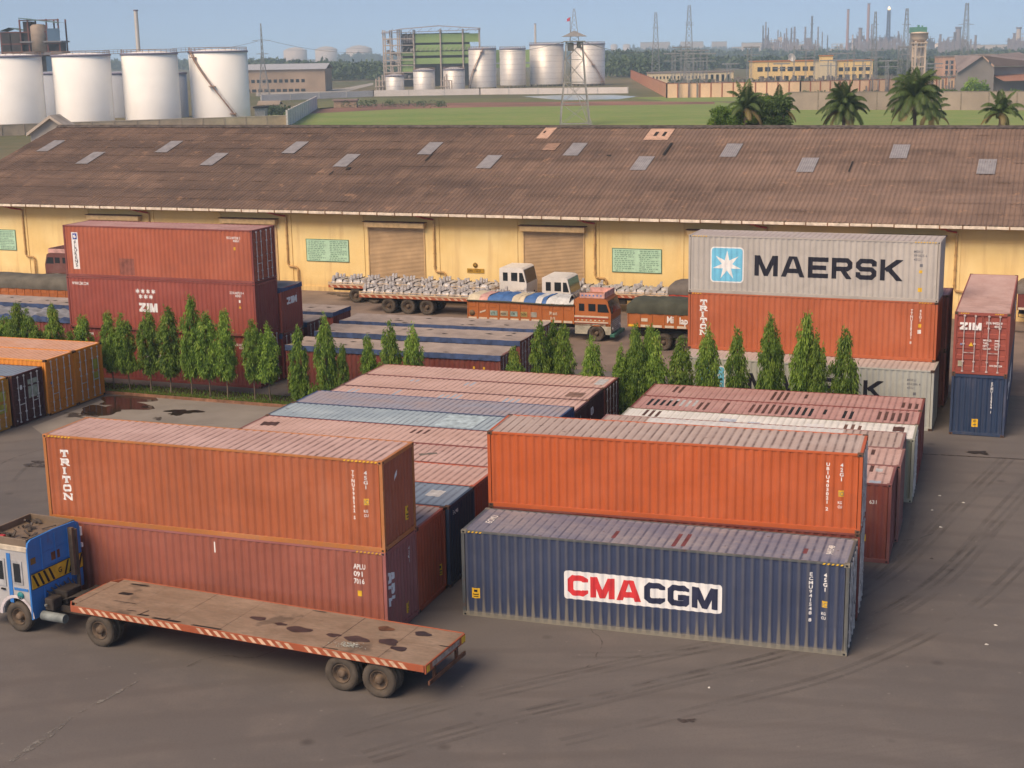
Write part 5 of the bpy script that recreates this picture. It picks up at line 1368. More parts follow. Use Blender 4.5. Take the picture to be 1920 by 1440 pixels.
q = MB(); q.box(XB + .072, XB + .085, .12, .34, 2.3, 2.5); q.build('fitting_plate', simple('bronze_plate', (.20, .12, .03), .7), bk, recalc=False)
q = MB(); q.box(XB - .02, XB + .12, 2.46, 2.52, 2.55, 2.85); q.box(XB - .02, XB + .12, 2.46, 2.52, 2.15, 2.3); q.build('mirror', WHITE, ft, recalc=False)
# roof tray with clutter
TRAY = P('tray_rust', (.17, .125, .085), rust=.6, streak=.4)
q = MB()
for (a, b, c_, d_) in ((XF + .35, XB - .02, .10, .16), (XF + .35, XB - .02, 2.32, 2.38), (XF + .35, XF + .42, .16, 2.32), (XB - .09, XB - .03, .16, 2.32)): q.box(a, b, c_, d_, 2.89, 3.12, .01)
q.box(XF + .42, XB - .09, .16, 2.32, 2.885, 2.91); tr_ = q.build('roof_tray', TRAY, ft, recalc=False)
r = random.Random(8); q = MB()
for k in range(22):
    x, y = r.uniform(XF + .6, XB - .3), r.uniform(.4, 2.1); q.beam((x, y, 2.95), (x + r.uniform(-.4, .4), y + r.uniform(-.4, .4), 2.95 + r.uniform(0, .16)), r.uniform(.03, .12), r.uniform(.02, .08))
q.build('scrap', simple('scrap_dark', (.08, .065, .055), .8), tr_, recalc=False)
q = MB(); q.box(-3.05, -2.85, .4, .55, 2.93, 3.03, .02); q.build('red_can', simple('red_can', (.45, .03, .03), .5), tr_, recalc=False)
q = MB(); q.box(XF + .30, XB + .05, .03, .10, 2.72, 2.90, .02); q.build('roof_lip', simple('cream_lip', (.55, .47, .36), .7, 0, .2), cab, recalc=False)
# air tanks, hoses, fifth wheel clutter
q = MB(); q.tube([(-1.35, .25, .62), (-.45, .25, .62)], .15, 12); q.tube([(-1.2, .25, .95), (-1.2, .25, 1.0)], .05, 6); q.build('air_tank', simple('grey_tank', (.20, .22, .21), .6, 0, .3), ft, recalc=False)
q = MB(); q.lathe([(.0, 0), (.45, 0), (.45, .08), (0, .08)], 20, (.6, 1.25, .96)); q.box(-1.4, -.9, .9, 1.6, .8, 1.25, .03); q.box(-1.35, -1.0, .35, .8, .75, 1.15, .03); q.box(-.9, -.5, 1.8, 2.3, .7, 1.0, .03)
for k in range(7): q.tube([(XB + .1, .7 + .2 * k, 1.25 + .05 * (k % 3)), (-1.1, .8 + .15 * k, .95), (-.6, .9 + .1 * k, 1.12), (-.1, 1.0 + .08 * k, 1.1)], .022, 6)
q.build('coupling_gear', CHAS, ft, recalc=False)
q = MB(); q.tube([(-1.42, 2.1, .8), (-1.42, 2.1, 2.9)], .06, 8); q.box(XB + .1, -1.35, 1.86, 1.98, 1.4, 3.0); q.build('exhaust_stack', simple('rusty_stack', (.12, .085, .06), .8), ft, recalc=False)
# broken glass heap on the deck
r = random.Random(5); q = MB()
for k in range(260):
    x, y = r.gauss(9.75, .22), r.gauss(.42, .09); s = r.uniform(.012, .05); z = 1.248 + r.uniform(0, .05); a = rvec(r) * s; b = rvec(r) * s
    q.face([(x, y, z), (x + a.x, y + a.y, z + abs(a.z)), (x + b.x, y + b.y, z + abs(b.z) * .4)])
o = q.build('debris_heap', simple('broken_glass', (.50, .55, .50), .3, 0, .2), recalc=False); o.location = ft.location; o.rotation_euler = ft.rotation_euler
tag(o, 'small heap of pale broken glass on the deck of the near flatbed lorry', 'debris')

# --- parked flatbeds loaded with wrapped metal castings
WRAP = NG('wrapped_metal'); _n = WRAP.noise(WRAP.coords((1, 1, 1)), 5, 6, .7); WRAP.bump(WRAP.noise(WRAP.coords((1, 1, 1)), 9, 5, .7), .8, .05)
WRAPM = WRAP.done(WRAP.ramp(_n, .3, .7, (.36, .34, .34, 1), (.72, .69, .67, 1)), .35, .3, .5)
STRAP = simple('dark_strap', (.04, .03, .03), .8)
def casting_mesh(seed):
    r = random.Random(seed); mb = MB(); L, W_ = 1.32, 1.04; n, m = 12, 8; vs = []; fs = []
    for i in range(n + 1):
        for j in range(m + 1):
            u, v = i / n, j / m; e = min(1, min(u, 1 - u) * 7) * min(1, min(v, 1 - v) * 6)
            z = .05 + .20 * e ** .5 + (r.uniform(-.02, .02) + .03 * sin(u * 11 + seed)) * e; vs.append((u * L, v * W_, z))
    for i in range(n):
        for j in range(m): a = i * (m + 1) + j; fs.append((a, a + m + 1, a + m + 2, a + 1))
    mb.mesh(vs, fs, True); mb.box(.02, L - .02, .02, W_ - .02, 0, .07)
    for (x, y, hh, tw) in ((.10, .12, .40, 1), (.12, .62, .34, 1), (L - .30, .30, .30, -1)) if seed % 2 else ((.08, .10, .30, 1), (.20, .40, .44, 1), (.10, .78, .36, 1)):
        P_ = []; 
        for k in range(6):
            f = k / 5; w = .24 * (1 - f * .45); yy = y + r.uniform(-.005, .005)
            P_.append([(x + tw * .10 * f * f - .0, yy, .2 + hh * f), (x + tw * (.10 * f * f) + w, yy, .2 + hh * f), (x + tw * .10 * f * f + w, yy + .15 - .05 * f, .2 + hh * f), (x + tw * .10 * f * f, yy + .15 - .05 * f, .2 + hh * f)])
        for a, b in zip(P_[:-1], P_[1:]):
            for k in range(4): mb.face([a[k], a[(k + 1) % 4], b[(k + 1) % 4], b[k]])
        mb.face(P_[-1])
    mb.cur = 1
    for x in (.35, .95): mb.box(x, x + .03, -.004, W_ + .004, .02, .27)
    o = mb.build('casting', [WRAPM, STRAP]); me = o.data; bpy.data.objects.remove(o); return me
CAST_ME = [casting_mesh(s) for s in range(4)]
CREAMR = simple('cream_rail', (.62, .46, .30), .7, 0, .2)
def cabmesh(t, x0, x1, z0, z1, W_, m, win=True, y0=.0):
    b = MB(); h = z1 - z0
    b.prism([(x0, z0), (x1, z0), (x1 + .02, z0 + h * .45), (x1 - .22, z1 - .12), (x1 - .4, z1 - .02), (x1 - .7, z1), (x0 + .12, z1), (x0, z1 - .08)], y0 + .02, W_ - .02, 'xz'); c = b.build('cab', m, t, recalc=True)
    c.data.polygons.foreach_set('use_smooth', [False] * len(c.data.polygons))
    g = MB(); a = x0 + .22; zz = z0 + h * .54; zt = z1 - .34
    for y, s in ((y0 + .006, 1), (W_ - .006, -1)):
        for u0, u1 in ((a + .05, a + .40), (a + .66, a + 1.12)): g.box(u0, u1, y - .004, y + .004, zz, zt)
        g.face([(a + 1.26, y - .005 * s, zz - .05), (x1 - .10, y - .005 * s, zz - .05), (x1 - .28, y - .005 * s, zt), (a + 1.26, y - .005 * s, zt)])
    # windscreen follows the slanting front
    g.face([(x1 + .022, y0 + .12, z0 + h * .47), (x1 + .022, W_ - .12, z0 + h * .47), (x1 - .19, W_ - .12, z1 - .16), (x1 - .19, y0 + .12, z1 - .16)])
    g.build('window', GLASS, c, recalc=False)
    return c
def flat_truck(name, label, o, yaw, x0, x1, wheels, cab=True, n=9, seed=0, group='flatbeds loaded with castings', zt=1.36, where=''):
    t = thing('loaded_flatbed', label, 'lorry', (o[0], o[1], 0), yaw, group); W_ = 2.45
    d = MB(); d.box(x0, x1, 0, W_, 1.20, zt, .01); d.build('deck', DECK, t, recalc=False)
    rr = MB(); rr.box(x0, x1, -.05, -.003, zt - .06, zt + .03); rr.box(x0, x1, -.05, -.003, zt + .12, zt + .16); x = x0
    while x < x1: rr.box(x, x + .12, -.052, -.002, zt - .06, zt + .16); x += .95
    rr.build('stake_rail', CREAMR, t, recalc=False)
    s = MB(); s.box(x0, x1, -.03, -.004, 1.08, zt - .07); s = s.build('side_rail', RAIL, t, recalc=False); stripes(s, x0 + .1, x1, -.031, 1.09, zt - .07, STRW, .5, .2)
    c = MB()
    for y in (.7, 1.7): c.box(x0 + .1, x1 + (2.4 if cab else 0), y - .06, y + .06, .8, 1.19)
    for x in wheels: c.tube([(x, .3, .55), (x, 2.15, .55)], .08, 8)
    c.box(x0 + 4.5, x0 + 5.4, .2, .6, .6, 1.0); c.build('chassis', CHAS, t, recalc=False)
    for x in wheels:
        wheel(t, x, .04, .54, .28, -1, dual=True); wheel(t, x, W_ - .04, .54, .28, 1, dual=True)
    if cab:
        cabmesh(t, x1 + .35, x1 + 2.35, .95, 2.98, W_, CABW2)
        wheel(t, x1 + 1.1, .03, .50, .28, -1); wheel(t, x1 + 1.1, W_ - .03, .50, .28, 1)
        b = MB(); b.box(x1 + .4, x1 + 2.45, .05, W_ - .05, .45, .95, .04); b.build('bumper', CHAS, t, recalc=False)
    r = random.Random(seed); q = radians(yaw); k = 0; x = x0 + .12
    while x + 1.35 < x1:
        for j in (0, 1):
            me = CAST_ME[(k + seed) % 4]; ob = bpy.data.objects.new('metal_casting', me); COL.objects.link(ob); y = .08 + j * 1.16
            ob.location = (o[0] + x * cos(q) - y * sin(q), o[1] + x * sin(q) + y * cos(q), zt + .005); ob.rotation_euler = (0, 0, q + r.uniform(-.03, .03)); ob.scale = (1, 1, r.uniform(.85, 1.2))
            tag(ob, '%s wrapped casting from the rear, %s row, on the %s' % (ORD[int(k / 2)], ('near', 'far')[j], where), 'casting', 'wrapped metal castings on the flatbeds'); k += 1
        x += 1.42
    return t
CABW2 = P('clean_cab_white', (.74, .70, .64), rust=.05, streak=.2, dust=.1, dustcol=(.5, .42, .33))
flat_truck('', 'white cabbed flatbed with three rear axles, nearer of the two loaded with wrapped castings', (-7.2, 101.1), -19.5, -3.67, 9.55, (-1.49, -.02, 1.42), seed=1, where='nearer white cabbed flatbed')
flat_truck('', 'white cabbed flatbed farther back against the warehouse wall, its tail left of the nearer one', (-11.37, 106.33), -19.5, -2.15, 10.9, (0, 1.45, 2.9), seed=2, where='farther white cabbed flatbed')
o3 = G(1083, 548, 1.36)
flat_truck('', 'flatbed of castings showing between the painted orange lorry and the MAERSK stack', (o3.x, o3.y), -19.5, -2.0, 9.8, (5.5, 6.9, 8.3), cab=False, seed=3, where='right hand flatbed')

# --- painted lorries
BODYO = P('lorry_orange', (.42, .125, .030), rust=.12, streak=.35, dust=.2, dustcol=(.4, .2, .1)); TRIMR = P('trim_red', (.42, .06, .03), rust=.1)
CREAM = simple('cream_paint', (.62, .52, .40), .6, 0, .12); CANV = simple('olive_canvas', (.065, .068, .048), .9, 0, .2, 1.5, bump=.4); CANV2 = simple('grey_canvas', (.16, .135, .115), .9, 0, .2, 1.5, bump=.4)
BLUET = simple('blue_sheet_load', (.06, .15, .36), .6, 0, .2); CRT = simple('cream_sheet_load', (.62, .53, .38), .7, 0, .15); WHT = simple('white_sheet_load', (.60, .60, .58), .6, 0, .15); PNK = simple('pink_panel', (.62, .35, .30), .6)
def lorry(label, o, yaw, x0, x1, cab=True, cover='canvas', canvas=None, seed=0, text=None, wheels=(0,), body=None, zb=1.08, zt=2.3, ornate=True, cover_label=None, group='painted goods lorries'):
    body = body or BODYO; t = thing('goods_lorry', label, 'lorry', (o[0], o[1], 0), yaw, group); W_ = 2.4
    b = MB(); b.box(x0, x1, .02, W_ - .02, zb, zb + .1)
    for y in (.0, W_ - .05): b.box(x0, x1, y, y + .05, zb, zt)
    b.box(x0, x0 + .05, .05, W_ - .05, zb, zt); b.box(x1 - .05, x1, .05, W_ - .05, zb, zt + .3); n = int((x1 - x0) / .68); 
    bd = b.build('load_body', body, t, recalc=False)
    r_ = MB()
    for k in range(n + 1):
        x = x0 + (x1 - x0 - .05) * k / n
        for y in (-.035, W_ + .003): r_.box(x, x + .05, y, y + .032, zb - .02, zt)
    for k in range(n):
        x = x0 + (x1 - x0 - .05) * k / n; r_.box(x + .14, x + .54, -.02, -.004, zb + .82, zb + 1.05)
    r_.build('body_rib', body, bd, recalc=False)
    q = MB()
    for k in range(n):
        x = x0 + (x1 - x0 - .05) * k / n; q.box(x + .055, x + .62, -.012, -.002, zb + .02, zb + .16)
    q.build('lower_trim', CREAM, bd, recalc=False)
    if text: text(bd, x0, zb)
    c = MB()
    for y in (.7, 1.7): c.box(x0 + .1, x1 + (2.2 if cab else 0), y - .06, y + .06, .72, 1.06)
    for x in wheels: c.tube([(x, .3, .5), (x, 2.1, .5)], .08, 8)
    c.beam((x0 + .1, .02, .95), (x0 + .1, .02, .62), .04); c.beam((x0 + .1, .02, .64), (min(wheels) - .7, .02, .58), .035); c.build('chassis', CHAS, t, recalc=False)
    for x in wheels: wheel(t, x, .04, .50, .27, -1, dual=True); wheel(t, x, W_ - .04, .50, .27, 1, dual=True)
    r = random.Random(seed)
    if cover == 'canvas':
        vs = []; fs = []; nx, prof_ = 34, [(-.05, -.16), (-.07, .02), (-.03, .48), (.22, .66), (.8, .76), (1.2, .79), (1.6, .76), (2.15, .66), (2.43, .48), (2.47, .0), (2.45, -.16)]
        for i in range(nx + 1):
            x = x0 - .06 + (x1 - x0 + .1) * i / nx; e = min(1, min(i, nx - i) / 2.5) ** .6; s = .86 + .035 * sin(i * .45 + seed) + .02 * sin(i * 2.3)
            for j, (y, z) in enumerate(prof_):
                zz = zt + (z * s * (.55 + .45 * e) if z > 0 else z - .03 * abs(sin(i * 1.3 + j + seed))); vs.append((x, y + (.02 * sin(i * 2.1 + seed)), zz))
        m = len(prof_)
        for i in range(nx):
            for j in range(m - 1): a = i * m + j; fs.append((a, a + m, a + m + 1, a + 1))
        q = MB(); q.mesh(vs, fs, True); q.face([vs[j] for j in range(m)]); q.face([vs[nx * m + j] for j in range(m)][::-1])
        ob = q.build('canvas_cover', canvas or CANV, recalc=False); ob.location = t.location; ob.rotation_euler = t.rotation_euler; tag(ob, cover_label, 'tarpaulin')
    if cover == 'sacks':
        xs = [0, .78, 1.35, 2.3, 3.0, 3.45, 3.8, 4.6, 5.0, 5.3, 5.9, 6.5, 7.1]; ms = [CRT, PNK, BLUET, BLUET, CRT, CRT, BLUET, WHT, BLUET, WHT, WHT, WHT]
        nm = ['cream', 'pinkish', 'blue', 'wide blue', 'cream lettered', 'plain cream', 'narrow blue', 'grey white', 'dark blue', 'crumpled white', 'shiny white', 'last white']
        for k in range(12):
            q = MB(); vs = []; fs = []; a, b_ = x0 + xs[k], x0 + xs[k + 1]; nx, ny = 8, 12; sl = .25
            for i in range(nx + 1):
                for j in range(ny + 1):
                    u, v = i / nx, j / ny; e = min(1, min(v, 1 - v) * 5) ** .5; z = zt - .02 + (.36 + .03 * sin(k * 2 + u * 5)) * e * (.90 + .10 * min(1, min(u, 1 - u) * 8)) + r.uniform(-.012, .012); vs.append((a + (b_ - a) * u + sl * v * .8, -.02 + v * (W_ + .04), z))
            for i in range(nx):
                for j in range(ny): p = i * (ny + 1) + j; fs.append((p, p + ny + 1, p + ny + 2, p + 1))
            q.mesh(vs, fs, True); ob = q.build('covered_bale', ms[k], recalc=False); ob.location = t.location; ob.rotation_euler = t.rotation_euler
            tag(ob, '%s sheeted bale, %s from the rear on the painted orange lorry' % (nm[k], ORD[k]), 'bale', 'sheeted bales on the painted lorry')
        q = MB(); pts = [(x0 + (x1 - x0) * i / 20, -.06, zt - .0 - .12 * max(0, (i - 8) / 12) * (1 - max(0, (i - 16) / 6))) for i in range(21)]; q.tube(pts, .05, 7); q.tube([(p[0], W_ + .05, p[2]) for p in pts], .05, 7); q.build('rolled_cover', CANV, bd, recalc=False)
        q = MB(); vs = []; fs = []
        for i in range(7):
            for j in range(13):
                u, v = i / 6, j / 12; vs.append((x1 - .35 + u * .5, v * W_, zt + .1 + .55 * sin(pi * u) * (.8 + .2 * sin(j * 1.7)) + .1 * sin(j * 2.9 + i)))
        for i in range(6):
            for j in range(12): p = i * 13 + j; fs.append((p, p + 13, p + 14, p + 1))
        q.mesh(vs, fs, True); q.build('bunched_canvas', CANV2, bd, recalc=False)
    if cab:
        cb_ = cabmesh(t, x1 + .03, x1 + 2.35, .98, 2.72, W_, body)
        q = MB(); q.box(x1 + .0, x1 + 2.2, -.012, .012, 1.52, 1.62); q.box(x1, x1 + 2.2, -.012, .012, 1.18, 1.26); q.build('cream_band', CREAM, cb_, recalc=False)
        q = MB(); q.box(x1, x1 + 2.2, -.010, .010, 1.44, 1.50); q.box(x1, x1 + 2.2, -.010, .010, 1.14, 1.17); q.build('red_band', TRIMR, cb_, recalc=False)
        q = MB(); k = x1 + .15
        while k < x1 + 2.1: q.face([(k, -.016, 1.35), (k + .08, -.016, 1.40), (k + .16, -.016, 1.35), (k + .08, -.016, 1.30)]); k += .28
        q.build('diamond_ornament', CREAM, cb_, recalc=False)
        q = MB(); q.prism([(x1 + .03, .98), (x1 + 1.12 - .62, .98)] + [(x1 + 1.42 + .62 * cos(radians(180 - 22.5 * k)), .42 + .62 * sin(radians(180 - 22.5 * k))) for k in range(9)] + [(x1 + 2.3, .42), (x1 + 2.35, 1.10), (x1 + .03, 1.10)][::1], .03, .05, 'xz')
        q = MB(); ar_ = [(x1 + 1.42 + .60 * cos(radians(180 - 18 * k)), .46 + .60 * sin(radians(180 - 18 * k))) for k in range(11)]; prev = (x1 + .03, .46)
        pl = [(x1 + .03, 1.12), (x1 + .03, .46)] + ar_ + [(x1 + 2.3, .46), (x1 + 2.36, 1.12)]
        for i in range(len(ar_) - 1):
            a, b_ = ar_[i], ar_[i + 1]
            for y in (.02, W_ - .02): q.face([(a[0], y, a[1]), (b_[0], y, b_[1]), (b_[0], y, 1.12), (a[0], y, 1.12)])
        for y in (.02, W_ - .02):
            q.face([(x1 + .03, y, .46), (ar_[0][0], y, .46), (ar_[0][0], y, 1.12), (x1 + .03, y, 1.12)]); q.face([(ar_[-1][0], y, .46), (x1 + 2.34, y, .46), (x1 + 2.36, y, 1.12), (ar_[-1][0], y, 1.12)])
        q.box(x1 + 2.30, x1 + 2.36, .03, W_ - .03, .46, 1.5)
        q.build('wheel_arch', simple('dull_cream', (.42, .40, .32), .7), cb_, recalc=False)
        q = MB(); q.box(x1 + 2.30, x1 + 2.62, -.03, W_ + .03, .30, .52, .04); q.build('bumper', simple('green_bumper', (.03, .13, .10), .6), t, recalc=False)
        q = MB()
        for k in range(6): q.box(x1 + 2.362, x1 + 2.385, .3, W_ - .3, .62 + .12 * k, .67 + .12 * k)
        q.build('grille', STEEL, cb_, recalc=False)
        for y in (.35, W_ - .35): q = MB(); q.lathe([(0, .03), (.08, .03), (.11, 0), (.11, -.02)], 12, (x1 + 2.39, y, .8), 'x'); q.build('headlight', WHITE, cb_, recalc=False)
        q = MB(); q.box(x1 + .35, x1 + 1.95, .02, .07, 2.74, 3.06); q.box(x1 + .35, x1 + 1.95, W_ - .07, W_ - .02, 2.74, 3.06); q.box(x1 + 1.90, x1 + 1.96, .07, W_ - .07, 2.74, 3.10); q.build('crown_board', PNK, cb_, recalc=False)
        q = MB(); k = x1 + .45
        while k < x1 + 1.8: q.face([(k, .016, 2.9), (k + .07, .016, 2.96), (k + .14, .016, 2.9), (k + .07, .016, 2.84)]); k += .24
        q.build('crown_ornament', CABB, cb_, recalc=False)
        q = MB(); q.tube([(x1 + 2.2, -.02, 2.3), (x1 + 2.5, -.15, 2.35), (x1 + 2.5, -.15, 1.9)], .02, 6); q.box(x1 + 2.46, x1 + 2.52, -.26, -.08, 1.85, 2.2); q.build('mirror', BLK, t, recalc=False)
        wheel(t, x1 + 1.42, .03, .50, .28, -1); wheel(t, x1 + 1.42, W_ - .03, .50, .28, 1)
    return t
def txt_main(bd, x0, zb):
    pan = [(1.55, 2.05, simple('teal_panel', (.25, .34, .30), .7)), (2.25, 2.75, simple('tan_panel', (.42, .36, .24), .7)), (2.92, 3.4, simple('teal_panel', (.25, .34, .30), .7)), (3.6, 4.05, simple('ochre_panel', (.40, .30, .10), .7)), (4.25, 4.68, simple('grey_panel', (.36, .35, .30), .7))]
    for a, b, m in pan: q = MB(); q.box(x0 + a, x0 + b, -.02, -.006, zb + .30, zb + .62); q.build('painted_panel', m, bd, recalc=False)
    q = MB()
    for s, x, z, h in (('LTS', 1.62, .38, .16), ('INDIA', 2.28, .38, .12), ('OK', 3.0, .38, .16), ('TATA', 3.62, .38, .14)):
        for p, l in small_text(s, x0 + x, zb + z, h, sx=.8): q.face([(a, -.024, b) for a, b in p])
    q.build('panel_text', BLK, bd, recalc=False)
    q = MB()
    for s, x, z, h in (('Mast', 5.55, .50, .24), ('BYE', 5.6, .20, .18)):
        for p, l in small_text(s, x0 + x, zb + z, h, sx=.8): q.face([(a, -.024, b) for a, b in p])
    q.face([(x0 + .85, -.02, zb + .42), (x0 + 1.25, -.02, zb + .56), (x0 + 1.25, -.02, zb + .66), (x0 + .85, -.02, zb + .52)])
    q.build('lettering', CREAM, bd, recalc=False)
    q = MB(); q.lathe([(.0, 0), (.19, 0), (.19, .01), (0, .01)], 14, (x0 + .32, -.03, zb + .42), 'y'); q.build('round_motif', simple('brown_motif', (.16, .10, .05), .7), bd, recalc=False)
lorry('painted orange lorry with striped sheeted bales and an ornate cab', (4.86, 90.19), -19.5, -8.1, -.93, seed=1, cover='sacks', text=txt_main, wheels=(-5.6, -6.9))
def txt_milap(bd, x0, zb):
    q = MB()
    for p, l in small_text('Mi', x0 + 2.45, zb + .34, .42, bold=.025, sx=.75) + small_text('lap', x0 + 3.22, zb + .30, .42, bold=.025, sx=.8) + small_text('M', x0 + 4.75, zb + .30, .42, bold=.05, sx=.8): q.face([(a, -.04, b) for a, b in p])
    q.build('lettering', WHITE, bd, recalc=False)
    q = MB(); q.lathe([(.0, 0), (.23, 0), (.23, .01), (0, .01)], 18, (x0 + 4.35, -.05, zb + .42), 'y'); q.build('round_motif', WHITE, bd, recalc=False)
    q = MB(); q.lathe([(.09, 0), (.15, 0), (.15, .006), (.09, .006)], 18, (x0 + 4.35, -.058, zb + .42), 'y'); q.build('motif_ring', simple('motif_blue', (.05, .12, .4), .6), bd, recalc=False)
    q = MB(); q.box(x0 + .02, x0 + .66, -.02, -.013, zb + .02, zb + .16); q.build('yellow_trim', YEL, bd, recalc=False)
    q = MB(); q.box(x0 + .85, x0 + 1.25, -.022, -.006, zb + .36, zb + .56); q.build('painted_panel', CREAM, bd, recalc=False)
lorry('orange lorry with Mi lap lettering, its front hidden by the MAERSK stack', (9.15, 86.78), -19.5, -2.2, 4.6, seed=2, canvas=CANV, text=txt_milap, wheels=(0, 1.25), zb=1.40, zt=2.42, cover_label='olive green canvas cover over the lorry lettered Mi lap')
o7 = G(1254, 547, 2.3)
lorry('red orange lorry under dark cover, peeping out left of the MAERSK stack by the wall', (o7.x, o7.y), -19.5, 0, 6.5, seed=4, canvas=CANV2, wheels=(1.6,), body=P('hot_red', (.60, .05, .02), rust=.05), cover_label='dark grey cover on the red orange lorry left of the MAERSK stack')
o5 = G(60, 537, 2.35)
lorry('orange lorry under a long grey brown cover behind the far left open top containers', (o5.x, o5.y), -20, -5.5, 5.5, seed=5, canvas=simple('brown_canvas', (.13, .115, .09), .9, 0, .2, 1.2, bump=.4), wheels=(-4, -2.7), cover_label='long grey brown cover on the orange lorry at the far left', text=lambda bd, x0, zb: None, zt=2.35)
o6 = G(96, 530, 0.4)
_f = G(88, 537, 0.0); _dx = Vector((cos(radians(160)), sin(radians(160)), 0)); _dy = Vector((-sin(radians(160)), cos(radians(160)), 0)); o6 = _f - _dx * .95 - _dy * 2.4
lorry('maroon lorry with its cab by the warehouse wall, left of the triple stack', (o6.x, o6.y), 160, -6.5, -1.4, seed=6, canvas=CANV2, wheels=(-5,), body=P('lorry_maroon', (.14, .045, .035), rust=.1), cover_label='dark cover on the maroon lorry by the wall at the far left')
o8 = G(1905, 612, 0)
lorry('dark lorry cut by the right edge of the picture in front of the warehouse', (o8.x, o8.y), -20, 0, 6, seed=7, canvas=CANV2, wheels=(1.2,), body=MAR, cover_label='dark cover on the lorry cut by the right edge')
# ---------------------------------------------------------------- palms and trees behind the warehouse
def palm(label, loc, H, FL, seed, nf=44, dead=4):
    r = random.Random(seed); t = thing('palm_tree', label, 'palm tree', loc, r.uniform(0, 360), 'palms behind the warehouse'); out = []
    for k in range(nf):
        a = k * 2.399 + r.uniform(-.2, .2); el = radians(88 - 92 * (k / nf) ** 1.1 + r.uniform(-8, 8)); L = FL * r.uniform(.85, 1.1); dd = k >= nf - dead
        p = Vector((0, 0, 0)); d = Vector((cos(a) * cos(el), sin(a) * cos(el), sin(el))); side = Vector((-sin(a), cos(a), 0)); n = 30; droop = 2.2 + 1.0 * r.random()
        for i in range(n):
            f = i / n; q = p + d * (L / n); d = (d + Vector((0, 0, -droop / n * (.4 + 1.2 * f)))).normalized()
            w = .03 * (1 - f) + .012; out.append(([tuple(p - side * w), tuple(q - side * w), tuple(q + side * w), tuple(p + side * w)], .85 if not dd else 1.0))
            if f > .12:
                ll = L * .23 * (sin(pi * min(1, f * 1.05)) ** .6 + .15)
                for s in (-1, 1):
                    for rep in (0, 1, 2):
                        dr = side * s * .8 + d * .55 + Vector((0, 0, -.55 - .35 * r.random())); b = p + (q - p) * rep * .33; e = b + dr.normalized() * ll * r.uniform(.8, 1.1)
                        e2 = (b + e) / 2 + Vector((0, 0, .06)); wv = d * .034
                        out.append(([tuple(b - wv), tuple(e2 - wv), tuple(e), tuple(e2 + wv)], (.15 + .6 * r.random()) if not dd else 1.0))
            p = q
    o = bpy.data.objects.new('crown', leaf_mesh('crown', out, PALM)); COL.objects.link(o); o.parent = t; o.location = (0, 0, H)
    mb = MB(); mb.tube([(0, 0, -.2), (.1, 0, H * .4), (.05, .05, H * .8), (0, 0, H)], .22, 9, .15)
    for k in range(18): mb.lathe([(.20, 0), (.235, .05), (.2, .1)], 9, (.05, 0, H * k / 18))
    mb.build('trunk', BARK, t, recalc=False)
    mb = MB()
    for k in range(7): mb.lathe([(0, -.12), (.09, -.07), (.12, 0), (.09, .08), (0, .12)], 8, (.22 * cos(k * .9), .22 * sin(k * .9), H - .35 - .1 * (k % 2)))
    mb.build('coconut', simple('coconut', (.16, .13, .04), .7), t, recalc=False)
    return t
def palm_at(label, u, vc, Y, FL, seed, **k):
    p = VY(u, vc, Y); palm(label, (p.x, Y, 0), p.z, FL, seed, **k)
palm_at('coconut palm with a broad round crown behind the roof, left of the tallest palm', 1583, 205, 150, 3.1, 1)
palm_at('tallest coconut palm with an upright tuft, in front of the water tower', 1716, 188, 150, 3.8, 2, nf=52)
palm_at('drooping coconut palm close to the right of the tallest palm', 1746, 214, 156, 2.6, 3, nf=18)
palm_at('small thin coconut palm at the right end of the roof', 1877, 212, 150, 2.7, 4, nf=20)
palm_at('coconut palm rising from the dark mango trees behind the roof', 1398, 203, 155, 2.9, 5, nf=20)
palm_at('coconut palm at the right side of the dark mango trees', 1458, 205, 158, 2.9, 6, nf=20)
def tree_at(name, label, u, vt, vb, wpx, Y, seed, m=None, n=3600, ls=.42, group=None, cat='tree'):
    m = m or LEAFD; top = VY(u, vt, Y); bot = VY(u, vb, Y); k = Y / CAM_F; R = wpx * k / 2; zt = top.z
    zb = max(0.0, bot.z); h = (zt - zb)
    r = random.Random(seed); out = []; cl = []
    for j in range(34):
        d = rvec(r) * (r.random() ** .33); cl.append((Vector((d.x * R * .78, d.y * R * .78, zb + h * (.5 + .42 * d.z))), R * r.uniform(.18, .36), r.random()))
    for j in range(n):
        c, rr, sh = cl[j % 34]; d = rvec(r); p = c + Vector((d.x, d.y, d.z * min(1, h / R / 1.4))) * rr * r.random() ** .4
        out.append((leaf(p, d * .5 + rvec(r) * .8 + Vector((0, 0, -.3)), ls * r.uniform(.6, 1.3), ls * .45, r), max(0, min(.85, .5 * sh + .3 * r.random() + .1 * d.z))))
    t = thing(name, label, cat, (top.x, Y, 0), 0, group)
    o = bpy.data.objects.new('crown', leaf_mesh('crown', out, m)); COL.objects.link(o); o.parent = t
    mb = MB(); mb.tube([(0, 0, -.2), (.1, .1, zb * .6 + .2), (0, 0, zb + h * .5)], max(.12, R * .09), 7, R * .04)
    for a in range(5): mb.tube([(0, 0, zb * .8 + .3), (R * .5 * cos(a * 1.26), R * .5 * sin(a * 1.26), zb + h * .55)], R * .04, 5, R * .02)
    mb.build('trunk', BARK, t, recalc=False); return t
tree_at('mango_tree', 'low bright green tree at the left of the dark clump behind the roof', 1352, 196, 262, 62, 150, 1, LEAF, ls=.30)
tree_at('mango_tree', 'large dark mango tree in the middle of the clump behind the roof', 1412, 176, 262, 120, 157, 2, LEAF, n=8000, ls=.34)
tree_at('mango_tree', 'dark round tree at the right end of the clump behind the roof', 1462, 178, 262, 64, 154, 3, n=5000, ls=.34)
